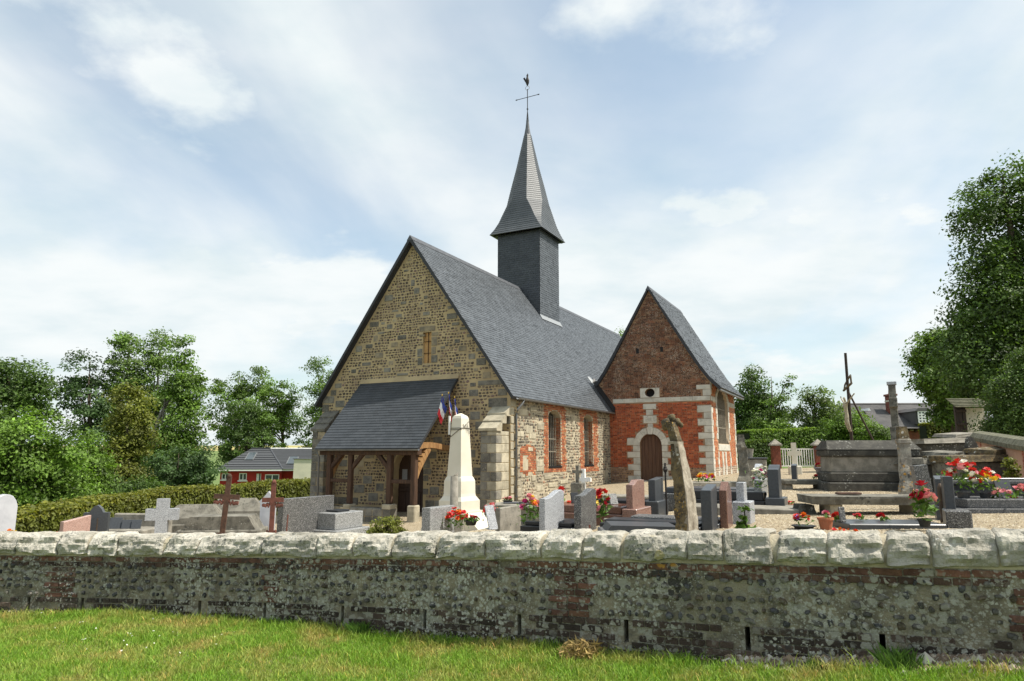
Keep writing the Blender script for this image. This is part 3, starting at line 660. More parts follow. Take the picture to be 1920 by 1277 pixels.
# --- roofs
def slates(name, M, a0, a1, L, ok, w, e, m, parent, indiv=None, near=None, cols=((1,1,1),)):
    P = []; r = 0; b = 0.0
    while b < L:
        a = a0-(w/2 if r % 2 else 0)
        while a < a1:
            x0, x1 = max(a, a0), min(a+w, a1)
            if x1-x0 > .03 and ok((x0+x1)/2, b+e/2): P.append((x0+.0025, x1-.0025, b, min(b+e*1.15, L)))
            a += w
        b += e; r += 1
    P = np.array(P); N = len(P); V = np.zeros((N,6,3)); lift = rng.uniform(.012, .020, N); tw = rng.normal(0, .0035, N)
    c = np.array([(.95,.97,1.0)])*(1+rng.normal(0, .10, (N,1)))
    V[:,0] = np.stack([P[:,0],P[:,2],lift+tw],-1); V[:,1] = np.stack([P[:,1],P[:,2],lift-tw],-1); V[:,2] = np.stack([P[:,1],P[:,3],np.full(N,.003)],-1)
    V[:,3] = np.stack([P[:,0],P[:,3],np.full(N,.003)],-1); V[:,4] = np.stack([P[:,0],P[:,2],np.zeros(N)],-1); V[:,5] = np.stack([P[:,1],P[:,2],np.zeros(N)],-1)
    F_ = [(0,1,2,3),(4,5,1,0)]
    if indiv:
        od = np.argsort(near(P)); big = od[:indiv]; rest = od[indiv:]
        tpl = []
        for j in range(5):
            k = random.uniform(.82, 1.14); mb = MB().box(-w/2, w/2, -e*.575, e*.575, -.0035, .0035, 0, (k*.95, k*.97, k)); tpl.append(mb.mesh('slate', m))
        for i in big:
            p = P[i]; cx2 = (p[0]+p[1])/2; cy2 = (p[2]+p[3])/2; ex = p[1]-p[0]; ey = p[3]-p[2]
            Ml = M @ Matrix.Translation((cx2, cy2, .010)) @ Matrix.Rotation(-.09, 4, 'X') @ Matrix.Diagonal((ex/w, ey/(e*1.15), 1, 1))
            link('slate', tpl[random.randrange(5)], parent, Ml)
        P = P[rest]; N = len(P); cc = np.array([(-1,-1,-1),(1,-1,-1),(1,1,-1),(-1,1,-1),(-1,-1,1),(1,-1,1),(1,1,1),(-1,1,1)])*.5
        Q = cc[None]*np.stack([P[:,1]-P[:,0], P[:,3]-P[:,2], np.full(N,.007)], -1)[:,None]; ca, sa_ = math.cos(-.09), math.sin(-.09)
        V = np.stack([Q[...,0], Q[...,1]*ca-Q[...,2]*sa_, Q[...,1]*sa_+Q[...,2]*ca], -1)+np.stack([(P[:,0]+P[:,1])/2, (P[:,2]+P[:,3])/2, np.full(N,.010)], -1)[:,None]
        c = np.array([(.95,.97,1.0)])*rng.uniform(.82, 1.14, (N,1)); F_ = [(4,5,6,7),(0,1,5,4),(1,2,6,5),(3,0,4,7)]
    if len(V): masonry(name, V, F_, M, m, c, parent)
EU = .25; cs_ = math.atan(SL); SLEN_R = 4.55/math.cos(cs_)
roof = MB()
nx = .12*math.sin(cs_); nz = .12*math.cos(cs_)
roof.prism([(EU,roof_z(EU)),(RU,RZ),(RU,RZ-.2),(EU-nx*.6,roof_z(EU)-nz*1.2)], -.28, 25.2)
roof.prism([(RU,RZ),(RU-4.55,roof_z(EU)),(RU-4.55+nx*.6,roof_z(EU)-nz*1.2),(RU,RZ-.2)], -.28, 25.2)
nroof = roof.build('nave_roof', 'slate_plain', church)
MR = BASIS((0,1,0),(-math.cos(cs_),0,math.sin(cs_)),(math.sin(cs_),0,math.cos(cs_)),(EU,0,roof_z(EU)))
TV0, TV1, TH_ = 9.4, 11.84, 1.22
def okr(a, b):
    u = EU-b*math.cos(cs_)
    if TV0 < a < TV1 and u < -4.42+TH_: return False
    if a > VC+.05 and u > -.9-(a-VC)*.0: return False
    return True
slates('slating', MR, -.28, 25.2, SLEN_R, okr, .25, .125, 'slate', nroof)
MB().prism([(RU-.14,RZ-.16),(RU,RZ+.045),(RU+.14,RZ-.16)], -.285, TV0-.01).build('ridge_cap', 'lead', nroof)
MB().prism([(RU-.14,RZ-.16),(RU,RZ+.045),(RU+.14,RZ-.16)], TV1+.01, 25.21).build('ridge_cap', 'lead', nroof)
# gutter, brackets, downpipe
g = MB(); n = 8
for (y0, y1) in ((-.05, 10.2),):
    pr = [(EU+.06+.065*math.cos(math.pi+math.pi*i/n), roof_z(EU)-.03+.065*math.sin(math.pi+math.pi*i/n)) for i in range(n+1)]
    pr2 = [(EU+.06+.055*math.cos(2*math.pi-math.pi*i/n), roof_z(EU)-.03+.055*math.sin(2*math.pi-math.pi*i/n)) for i in range(n+1)]
    g.prism(pr+pr2, y0, y1)
gut = g.build('gutter', 'zinc', church)
dp = MB().tube([(EU+.06,.42,roof_z(EU)-.09),(EU+.05,.40,roof_z(EU)-.2),(.13,.30,roof_z(EU)-.42),(.085,.28,roof_z(EU)-.6),(.085,.28,-.1)], .045, 9).build('downpipe', 'zinc', church, True)
for z_ in (.5, 1.5, 2.5): MB().tube([(.085,.28,z_),(.085,.28,z_+.04)], .058, 9).build('pipe_collar', 'lead', dp)
# --- tower and spire
T0, T1 = -4.42-TH_, -4.42+TH_
tower = MB().box(T0, T1, TV0, TV1, 5.0, 13.38).build('bell_tower', 'slate_plain', church)
slates('slating', BASIS((1,0,0),(0,0,1),(0,-1,0),(T0,TV0,5.0)), 0, 2*TH_, 8.38, lambda a, b: b+5.0 > roof_z(T0+a)-.1, .2, .115, 'dark_slate', tower)  # front face in darker slate: its shade is painted into the colour
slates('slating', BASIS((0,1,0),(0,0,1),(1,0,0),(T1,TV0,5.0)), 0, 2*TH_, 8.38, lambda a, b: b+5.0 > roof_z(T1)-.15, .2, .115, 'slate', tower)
zr = roof_z(T1)
MB().prism([(T1+.012,zr+.10),(T1+.16,zr-.16),(T1+.012,zr-.02)], TV0-.05, TV1+.1).build('flashing', 'bright_lead', tower)
SPIRE = [(13.38,1.50,1.50),(13.42,1.52,1.52),(13.75,1.38,1.27),(14.2,1.25,1.0),(14.7,1.16,.76),(15.3,1.06,.44),(16.35,.83,.344),(17.5,.56,.232),(19.4,.175,.072)]
sz = [q[0] for q in SPIRE]; sa = [q[1] for q in SPIRE]; sb_ = [q[2] for q in SPIRE]
TCu, TCv = -4.45, (TV0+TV1)/2
def ring8(z, k=0.0):
    a = float(np.interp(z, sz, sa))+k; b = float(np.interp(z, sz, sb_))+k*.41
    return [(TCu+p*a, TCv+q*b, z) for p, q in ((1,-1),(1,1))] + [(TCu+q*b, TCv+a, z) for q in (1,-1)] + [(TCu-a, TCv+q*b, z) for q in (1,-1)] + [(TCu+q*b, TCv-a, z) for q in (-1,1)]
sp = MB(); zs = list(np.arange(13.42, 19.4, .125))+[19.4]
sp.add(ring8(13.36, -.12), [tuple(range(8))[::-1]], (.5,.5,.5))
for i in range(len(zs)-1):
    lo_, hi_ = ring8(zs[i], .018), ring8(zs[i+1], .002)
    for j in range(8):
        k = random.uniform(.92, 1.06); sp.add([lo_[j], lo_[(j+1) % 8], hi_[(j+1) % 8], hi_[j]], [(0,1,2,3)], (k,k,k))
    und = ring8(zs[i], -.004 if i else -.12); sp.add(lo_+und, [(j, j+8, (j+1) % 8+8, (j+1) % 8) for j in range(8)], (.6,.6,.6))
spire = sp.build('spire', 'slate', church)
capm = MB().lathe([(.20,19.36),(.19,19.42),(.12,19.8),(.075,20.2),(.085,20.24),(.05,20.28)], 8, (TCu,TCv,0)).build('spire_cap', 'lead', spire)
for a in (0, 90, 180, 270):
    MB().tube([(TCu+.07*math.cos(R(a)),TCv+.07*math.sin(R(a)),20.24),(TCu,TCv,20.95)], .010, 5).build('stay', 'iron', spire)
crs = MB().tube([(TCu,TCv,20.2),(TCu,TCv,22.15)], .022, 6).tube([(TCu-.68,TCv,21.66),(TCu+.68,TCv,21.66)], .017, 6)
for q in (-.68, .68): crs.blob((TCu+q,TCv,21.66), (.075,.03,.035), 6, 4)
crs.blob((TCu,TCv,20.95), (.06,.06,.04), 6, 4)
crs.build('spire_cross', 'iron', church)
w_ = MB()
for k in range(14):
    a0, a1 = 2*math.pi*k/14, 2*math.pi*(k+1)/14
    w_.tube([(TCu+.12*math.cos(a0),TCv,22.22+.12*math.sin(a0)),(TCu+.12*math.cos(a1),TCv,22.22+.12*math.sin(a1))], .012, 4)
w_.build('ring', 'grey_iron', church)
ck = MB(); ck.lathe([(.01,22.34),(.05,22.40),(.10,22.55),(.11,22.68),(.07,22.82),(.045,22.90),(.06,22.97),(.02,23.05)], 8, (TCu,TCv,0))
ck.prism([(TCu-.02,22.98),(TCu+.02,23.1),(TCu+.06,22.99)], TCv-.02, TCv+.02).prism([(TCu-.1,22.55),(TCu-.26,22.85),(TCu-.17,22.9),(TCu-.05,22.65)], TCv-.02, TCv+.02)
ck.build('weathercock', 'iron', church)
# --- chapel
CU, CZ = 2.16, 9.95; CHW = UC-CU; CS = (CZ-5.35)/CHW
def croof(u): return CZ-CS*abs(u-CU)
CM = FM(VC)
cd_ = arch(1.48, 2.52, .4, 2.38, 12, .53)
oc = [(2.04+.235*math.cos(2*math.pi*i/20), 4.83+.2*math.sin(2*math.pi*i/20)) for i in range(20)]
cfront = plate('chapel_front_wall', [[(CU-CHW,.4)]+cd_+[(UC,.4),(UC,croof(UC)-.1),(CU,CZ-.16),(CU-CHW,croof(UC)-.1)], oc], .5, FM(VC+.25), 'brick_mortar', church)
cside = plate('chapel_side_wall', [[(VC+.5,.4),(CB,.4),(CB,5.3),(VC+.5,5.3)], arch(11.75, 14.55, 2.45, 4.35, 12, .75)], .5, SM(UC-.25), 'lime_mortar', church)
plate('chapel_back_wall', [[(CU-CHW,.4),(UC-.5,.4),(UC-.5,croof(UC-.5)-.2),(CU,CZ-.2),(CU-CHW,croof(UC)-.2)]], .4, FM(CB-.2), 'brick_mortar', church)
ZC = lambda x, y: FRT(1100+x/3.114, 520+y/3.114, VC)
cst = [(1.58,2.50,4.60,5.04)]
def addz(x0, y0, x1, y1):
    a = ZC(x0, y1); b = ZC(x1, y0); cst.append((a[0], b[0], a[1], b[1]))
for q in ((330,738,406,772),(347,772,388,806),(332,806,408,853),(357,853,386,882)): addz(*q)
u = .2
while u < UC-.02:
    w = random.uniform(.5, .8); cst.append((u, min(u+w, UC), 4.375, 4.585)); u += w
zq = .62; i = 0
while zq < 5.05:
    h = random.uniform(.27, .31)
    if not (4.3 < zq+h/2 < 4.62): cst.append((UC-(.62 if i % 2 else .34), UC, zq, min(zq+h, 4.37 if zq < 4.37 else 5.1)))
    else: zq = 4.59; continue
    zq += h+.004; i += 1
for s_ in (-1, 1):
    for i, (w, h) in enumerate(((.62,.34),(.34,.24),(.6,.28),(.33,.3),(.62,.27),(.34,.30),(.62,.32))):
        zb_ = .62+[0,.345,.59,.875,1.18,1.455,1.76][i]
        cst.append((1.48-w, 1.48, zb_, zb_+h) if s_ < 0 else (2.52, 2.52+w*.8, zb_, zb_+h))
for s_ in (-1, 1): cst.append((1.48-.58, 1.20, 2.45, 2.72) if s_ < 0 else (2.80, 2.52+.58, 2.45, 2.72))
for q in cst[1:]:
    if q[1]-q[0] > .06 and q[3]-q[2] > .05: MB().box(q[0]+.005, q[1]-.005 if q[1] < UC-.01 else UC+.02, VC-random.uniform(.022,.034), VC+.05, q[2]+.005, q[3]-.005, .012).build('dressed_stone', 'white_stone', cfront)
oc2 = [(2.04+.24*math.cos(2*math.pi*i/20), 4.83+.205*math.sin(2*math.pi*i/20)) for i in range(20)]
plate('oculus_surround', [[(1.58,4.60),(2.50,4.60),(2.50,5.05),(1.58,5.05)], oc2], .08, FM(VC), 'white_stone', cfront)
plate('oculus', [oc], .02, FM(VC+.3), 'hole_shade', church)
for i in range(7):                                        # door arch voussoirs
    a0, a1 = math.pi*i/7+.01, math.pi*(i+1)/7-.01; am = (a0+a1)/2
    P = lambda a, r: (2.0-r*math.cos(a), 2.38+r*math.sin(a)*1.02)
    MB().prism([P(a0,.525),P(a0,.80),P(am,.815),P(a1,.80),P(a1,.525),P(am,.528)], VC-.04, VC+.05).build('arch_stone', 'white_stone', cfront)
MB().prism([(1.90,2.88),(1.87,3.22),(2.13,3.22),(2.10,2.88)], VC-.09, VC-.03).build('keystone', 'white_stone', cfront)
cp = ZC(370, 830)
relief = MB()                                             # worn carved characters on the date stone
for k, (pts) in enumerate(([(-.22,.1),(-.12,.1),(-.12,.02),(-.21,.0),(-.21,-.09),(-.11,-.09)], [(-.06,-.1),(-.06,.1)], [(-.06,.1),(.02,-.1),(.02,.1)], [(.08,.1),(.08,-.09),(.15,-.1)], [(.22,.1),(.22,-.1),(.29,-.06)])):
    for p, q in zip(pts[:-1], pts[1:]): relief.tube([(cp[0]+p[0]*.9, VC-.03, cp[1]+p[1]*.9), (cp[0]+q[0]*.9, VC-.03, cp[1]+q[1]*.9)], .016, 5)
relief.build('carving', 'white_stone', cfront)
cdoor = plate('chapel_door', [arch(1.48, 2.52, .55, 2.38, 12, .53)], .05, FM(VC+.22), 'brown_door', church)
for i in range(6):
    x0 = 1.48+i*1.04/6; xm = x0+.087-2.0; top = 2.36+.5*math.sqrt(max(0, 1-(xm/.52)**2))
    MB().box(x0+.004, x0+1.04/6-.004, VC+.175, VC+.2, .72, top-.02, .006).build('plank', 'brown_door', cdoor)
MB().box(1.3, 2.7, VC-.5, VC+.3, .5, .74, .02).build('door_step', 'white_stone', church)
def incst(a, b, ra, rb): return inb(a, b, ra, rb, cst)
def okc(a, b, ra, rb):
    if b+rb > croof(abs(a-CU)+ra+CU)-.12 or a+ra > UC: return False
    if 1.48-ra < a < 2.52+ra and b < 2.4: return False
    if b >= 2.38-.05 and math.hypot(a-2.0, b-2.38) < .83+ra*.6: return False
    if a < .02 and b < 3.9: return False
    return not any(q[0]-ra*.5 < a < q[1]+ra*.5 and q[2]-rb*.8 < b < q[3]+rb*.8 for q in cst)
a0, a1, b0, b1 = brick_rows(CU-CHW, UC, 1.36, 9.8, okc)
bm = (b0+b1)/2; lowm = bm < 4.36
RED = [(.43,.095,.037),(.36,.075,.03),(.47,.13,.05),(.26,.06,.03)]; DRK = [(.17,.07,.04),(.12,.055,.036),(.22,.085,.045),(.26,.15,.09),(.09,.045,.032)]
q = lowm
masonry('brickwork', brick_V(a0[q], a1[q], b0[q], b1[q], .010), BK_F, CM, 'brick', pick(int(q.sum()), RED, [4,3,2,2]), cfront)
q = ~lowm
masonry('upper_brickwork', brick_V(a0[q], a1[q], b0[q], b1[q], .010), BK_F, CM, 'old_brick', pick(int(q.sum()), DRK, [4,3,3,1.5,2]), cfront)
A, Bq, RA, RB = flint_rows(0, UC, .5, 1.36, lambda a, b, ra, rb: not (1.48-ra < a < 2.52+ra) and not incst(a, b, ra, rb), .1, .08, .18, .02)
CF = [(.13,.09,.07),(.2,.13,.10),(.30,.2,.15),(.36,.27,.2)]
masonry('flintwork', flint_V(A, Bq, RA, RB, .02), FL_F, CM, 'flint', pick(len(A), CF, [3,3,2,1]), cfront)
for x_, z_ in ((297, 430), (438, 420)):
    p = ZC(x_, z_); MB().box(p[0]-.07, p[0]+.07, VC-.013, VC+.02, p[1]-.13, p[1]+.11).build('putlog_shade', 'hole_shade', cfront)  # solid dark block, its colour paints the shade of an open putlog hole
# chapel side: brick panels framed by stone
sst = []
zq = .62; i = 0
while zq < 5.05:
    h = .29
    for c, dr_ in ((VC+.0, 1), (11.75, -1), (14.55, 1), (CB, -1)):
        if abs(c-11.75) < .01 or abs(c-14.55) < .01:
            if zq+h > 4.4: continue
        w = (.34 if i % 2 else .2); sst.append((c, c+w, zq, zq+h-.006) if dr_ > 0 else (c-w, c, zq, zq+h-.006))
    for c in (12.5, 13.25):
        if zq < 2.0: sst.append((c, c+.34, zq, zq+h-.006))
    zq += h; i += 1
sst += [(VC, 11.4, 4.375, 4.585), (14.9, CB+.04, 4.375, 4.585), (11.7, 14.6, 2.12, 2.42)]
a2 = []
for q in sst[::-1]:
    if q[1]-q[0] > .04 and not any(q[0] < c[1] and q[1] > c[0] and q[2] < c[3] and q[3] > c[2] for c in a2): a2.append(q)
for q in a2: MB().box(UC-.05, UC+random.uniform(.022,.034), q[0]+.004, q[1]-.004, q[2]+.004, q[3]-.004, .01).build('dressed_stone', 'white_stone', cside)
for i in range(9):
    t0, t1 = math.pi*i/9+.01, math.pi*(i+1)/9-.01; P = lambda a, k: (13.15-(1.4+k)*math.cos(a), 4.35+(.75+k*.5)*math.sin(a))
    MB().prism([P(t0,0),P(t0,.34),P((t0+t1)/2,.34),P(t1,.34),P(t1,0),P((t0+t1)/2,0)], UC-.05, UC+.03, 'x').build('arch_stone', 'white_stone', cside)
def okcs(a, b, ra, rb):
    if 11.75-ra < a < 14.55+ra and 2.1 < b < 4.4: return False
    if b > 4.3 and math.hypot((a-13.15)/1.75, (b-4.35)/.95) < 1.02: return False
    return not any(q[0]-ra*.5 < a < q[1]+ra*.5 and q[2]-rb*.8 < b < q[3]+rb*.8 for q in a2)
a0, a1, b0, b1 = brick_rows(VC+.02, CB, 1.36, 5.25, okcs)
masonry('brickwork', brick_V(a0, a1, b0, b1, .010), BK_F, SM(UC), 'brick', pick(len(a0), [(.50,.17,.07),(.42,.12,.05),(.55,.24,.11)], [3,2,2]), cside)
A, Bq, RA, RB = flint_rows(VC, CB, .5, 1.36, lambda a, b, ra, rb: not inb(a, b, ra, rb, a2), .1, .08, .18, .02)
masonry('flintwork', flint_V(A, Bq, RA, RB, .02), FL_F, SM(UC), 'flint', pick(len(A), [(.3,.22,.17),(.42,.34,.26),(.5,.42,.33),(.24,.15,.11)], [3,3,2,2]), cside)
cw = plate('chapel_window', [arch(11.75, 14.55, 2.45, 4.35, 12, .75)], .02, SM(UC-.22), 'dark_glass', church)
for i in range(9):
    y_ = 11.75+(i+.5)*2.8/9; zt_ = 4.35+.73*math.sqrt(max(0, 1-((y_-13.15)/1.4)**2)); MB().tube([(UC-.13,y_,2.45),(UC-.13,y_,zt_)], .03, 5).build('window_bar', 'grey_iron', cw)
for z_ in (3.2, 4.1): MB().box(UC-.145, UC-.115, 11.75, 14.55, z_, z_+.05).build('window_bar', 'grey_iron', cw)
# chapel roof, flared at the eaves
CR = [(0,CZ),(1.9,CZ-CS*1.9),(2.35,CZ-CS*2.35+.03),(2.75,CZ-CS*2.75+.16),(3.22,CZ-CS*3.22+.50)]
croofm = MB()
for s_ in (1, -1):
    for (p0, p1) in zip(CR[:-1], CR[1:]):
        if s_ < 0 and p1[0] > 3.0: p1 = (2.9, p0[1]-(p0[1]-p1[1])*.3)
        croofm.prism([(CU+s_*p0[0],p0[1]),(CU+s_*p1[0],p1[1]),(CU+s_*(p1[0]-.09),p1[1]-.10),(CU+s_*max(p0[0]-.09,0),p0[1]-.10-(.06 if p0[0] == 0 else 0))], VC-.2, CB+.2)
croof_o = croofm.build('chapel_roof', 'slate_plain', church)
for (p0, p1) in zip(CR[:-1], CR[1:]):
    L = math.hypot(p1[0]-p0[0], p1[1]-p0[1]); ex = (p0[0]-p1[0])/L; ez = (p0[1]-p1[1])/L
    slates('slating', BASIS((0,1,0),(ex,0,ez),(ez,0,-ex),(CU+p1[0],0,p1[1])), VC-.2, CB+.2, L, lambda a, b: True, .24, .12, 'slate', croof_o)
MB().prism([(CU-.12,CZ-.17),(CU,CZ+.04),(CU+.12,CZ-.17)], VC-.205, CB+.205).build('ridge_cap', 'lead', croof_o)
MB().box(UC+.39, UC+.50, VC-.15, CB+.15, CR[-1][1]-.13, CR[-1][1]-.03, .02).build('gutter', 'zinc', church)
# lead abutment of the nave eaves against the chapel
for q in ((-.85, .42),):
    za, zb_ = roof_z(-.75), roof_z(.30)
    MB().add([(-.75,VC-.28,za+.02),(.32,VC-.28,zb_+.02),(.32,VC-.02,zb_+.30),(-.75,VC-.02,za+.30),(-.75,VC-.02,za-.1),(.32,VC-.02,zb_-.1)], [(0,1,2,3),(0,3,4),(1,5,2),(0,4,5,1)]).build('abutment', 'dark_slate', church)
MB().add([(-.98,VC-.3,roof_z(-.98)+.03),(-.66,VC-.3,roof_z(-.66)+.03),(-.66,VC-.03,roof_z(-.66)+.20),(-.98,VC-.03,roof_z(-.98)+.06)], [(0,1,2,3)]).build('flashing', 'bright_lead', church)
# --- porch
PU0, PU1, PV, PZ0, PZ1 = -6.66, -2.16, -2.45, 2.16, 4.78
pl = math.hypot(PV, PZ1-PZ0); pd = (0, -PV/pl, (PZ1-PZ0)/pl); pn = (0, -(PZ1-PZ0)/pl, -PV/pl)
pr = MB(); pr.prism([(PV,PZ0),(0.0,PZ1),(0.0,PZ1-.14),(PV+.04,PZ0-.07)], PU0, PU1, 'x')
proof = pr.build('porch_roof', 'slate_plain', church)
slates('slating', BASIS((1,0,0),pd,pn,(0,PV,PZ0)), PU0, PU1, pl, lambda a, b: True, .24, .135, 'dark_slate', proof, 300, lambda P: P[:,2]-P[:,0]*.001)
MB().add([(PU0-.04,-.005,PZ1+.14),(PU1+.04,-.005,PZ1+.14),(PU1+.04,-.10,PZ1-.07),(PU0-.04,-.10,PZ1-.07),(PU0-.04,-.005,PZ1-.05),(PU1+.04,-.005,PZ1-.05)], [(0,1,2,3),(3,2,5,4),(0,3,4),(1,5,2)]).build('mortar_fillet', 'mortar_ochre', proof)
pg = MB(); pr_ = [(PV-.055+.055*math.cos(math.pi+math.pi*i/6), PZ0-.02+.055*math.sin(math.pi+math.pi*i/6)) for i in range(7)]+[(PV-.055+.045*math.cos(2*math.pi-math.pi*i/6), PZ0-.02+.045*math.sin(2*math.pi-math.pi*i/6)) for i in range(7)]
pg.prism(pr_, PU0-.05, PU1+.06, 'x'); pg.build('porch_gutter', 'zinc', church)
dp2 = MB().tube([(PU0+.12,PV-.05,PZ0-.06),(PU0+.12,PV+.1,PZ0-.3),(PU0+.12,PV+.12,-.2)], .035, 8).build('downpipe', 'zinc', church, True)
VP = PV+.25
POSTS = [(-6.14,.19,.08,.28),(-5.18,.17,.25,.24),(-3.47,.19,.30,.28),(-2.47,.19,.30,.32)]
for i, (u, w, zb_, sw_) in enumerate(POSTS):
    MB().box(u-w/2, u+w/2, VP-w/2, VP+w/2, zb_, PZ0-.02, .02).build('porch_post', 'oak', church)
    if i in (0, 3): 
        sb = MB().box(u-sw_/2, u+sw_/2, VP-sw_/2, VP+sw_/2, -.5, zb_+.005, .035)
        sb.build('post_base', 'pale_stone' if i == 3 else 'warm_stone', church)
lw = MB().box(-5.95, -3.28, VP-.17, VP+.17, -.6, .12, .02).build('porch_low_wall', 'mortar_ochre', church)
u = -5.94
while u < -3.3:
    w = random.uniform(.3, .5); e_ = min(u+w, -3.26)
    if -3.26-e_ < .2: e_ = -3.26
    for z0, z1 in ((-.5,-.12),(-.11,.16)): MB().box(u+.008, e_-.008, VP-.19, VP+.19, z0, z1 if True else 0, .02).build('stone_block', 'grey_stone' if random.random() < .6 else 'warm_stone', lw)
    u = e_
    if u >= -3.27: break
MB().box(-3.64, -3.28, VP-.2, VP+.2, .14, .31, .02).build('post_base', 'pale_stone', church)
MB().box(-5.32, -5.04, VP-.19, VP+.19, .14, .26, .02).build('post_base', 'pale_stone', church)
MB().box(-6.14, -5.18, VP-.06, VP+.06, 1.0, 1.12, .012).build('porch_rail', 'oak', church)
MB().box(-3.47, -2.47, VP-.06, VP+.06, 1.0, 1.13, .012).build('porch_rail', 'oak', church)
MB().box(PU0+.1, PU1-.1, VP-.12, VP+.12, PZ0-.22, PZ0-.03, .02).build('wall_plate', 'oak', church)
for u, s_ in ((-6.14,1),(-5.18,1),(-3.47,-1),):
    MB().prism([(u+s_*.1,1.45),(u+s_*.1,1.62),(u+s_*.40,PZ0-.22),(u+s_*.58,PZ0-.22)], VP-.06, VP+.06).build('porch_brace', 'oak', church)
for u in (-6.14, -2.47):                                   # tie beams back to the gable and curved side braces
    tb = MB()
    for k in range(6):
        t0, t1 = k/6, (k+1)/6; zz = lambda t: PZ0-.02+.05*math.sin(t*5); v0, v1 = VP+.12+t0*(-VP-.14), VP+.12+t1*(-VP-.14)
        tb.add([(u-.1,v0,zz(t0)),(u+.1,v0,zz(t0)),(u+.1,v0,zz(t0)+.19),(u-.1,v0,zz(t0)+.19),(u-.1,v1,zz(t1)),(u+.1,v1,zz(t1)),(u+.1,v1,zz(t1)+.19),(u-.1,v1,zz(t1)+.19)], [(0,1,5,4),(1,2,6,5),(2,3,7,6),(3,0,4,7),(0,3,2,1),(4,5,6,7)])
    tb.build('tie_beam', 'new_oak', church)
    cb = MB(); N_ = 6
    for k in range(N_):
        def cp_(t): return (VP+.1+t*.75, 1.15+.95*t**.8)
        t0, t1 = k/N_, (k+1)/N_; (v0, z0), (v1, z1) = cp_(t0), cp_(t1); wd = .22
        cb.add([(u-.08,v0,z0),(u+.08,v0,z0),(u+.08,v0-wd*.6,z0+wd),(u-.08,v0-wd*.6,z0+wd),(u-.08,v1,z1),(u+.08,v1,z1),(u+.08,v1-wd*.6,z1+wd*.8),(u-.08,v1-wd*.6,z1+wd*.8)], [(0,1,5,4),(1,2,6,5),(2,3,7,6),(3,0,4,7),(0,3,2,1),(4,5,6,7)])
    cb.build('side_brace', 'new_oak', church)
for u in np.linspace(PU0+.3, PU1-.3, 7): MB().add([(u-.04,PV+.1,PZ0-.04),(u+.04,PV+.1,PZ0-.04),(u+.04,-.01,PZ1-.18),(u-.04,-.01,PZ1-.18),(u-.04,PV+.1,PZ0-.12),(u+.04,PV+.1,PZ0-.12),(u+.04,-.01,PZ1-.26),(u-.04,-.01,PZ1-.26)], [(0,1,2,3),(7,6,5,4),(0,4,5,1),(1,5,6,2),(3,2,6,7),(0,3,7,4)]).build('rafter', 'oak', church)
# --- buttresses on the front corners, coursed stone with weathered caps
def buttress(u0, u1, v0, ztop, zw, m1, m2):
    core = MB().box(u0+.02, u1-.02, v0+.02, -.005, -.8, zw-.02).build('buttress', 'mortar_ochre', church)
    z0 = -.7; i = 0
    while z0 < zw-.1:
        h = random.uniform(.26, .33); h = min(h, zw-z0)
        um = u0+(u1-u0)*(.42 if i % 2 else .62); vm = v0*(.35 if i % 2 else .6)
        MB().box(u0, um-.006, v0, v0+.2, z0+.006, z0+h-.006, .014).build('stone_block', m1, core)
        MB().box(um+.006, u1, v0, vm, z0+.006, z0+h-.006, .014).build('stone_block', m2 if i % 2 else m1, core)
        MB().box(u1-.2, u1-.001, vm+.012, -.03, z0+.006, z0+h-.006, .014).build('stone_block', m2, core)
        MB().box(u0+.001, u0+.2, v0+.212, -.03, z0+.006, z0+h-.006, .014).build('stone_block', m1, core)
        z0 += h; i += 1
    steps = 3
    for k in range(steps):
        va, vb = v0+(-v0)*k/steps-.06, v0+(-v0)*(k+1)/steps; za, zb_ = zw+(ztop-zw)*k/steps, zw+(ztop-zw)*(k+1)/steps
        MB().prism([(va,za),(va-.02,za+.09),(vb,zb_+.09),(vb+.02 if k < 2 else -.02,zb_-.05),(vb if k < 2 else -.02,za)], u0-.05, u1+.05, 'x').build('weathering_stone', 'pale_stone' if m2 == 'pale_stone' else 'grey_stone', core)
buttress(-.66, -.04, -.95, 3.55, 2.75, 'grey_stone', 'pale_stone')  # grey front, pale flank: shade and sunlight put into the stone colours
buttress(-8.45, -7.8, -.72, 3.6, 2.85, 'grey_stone', 'warm_stone')

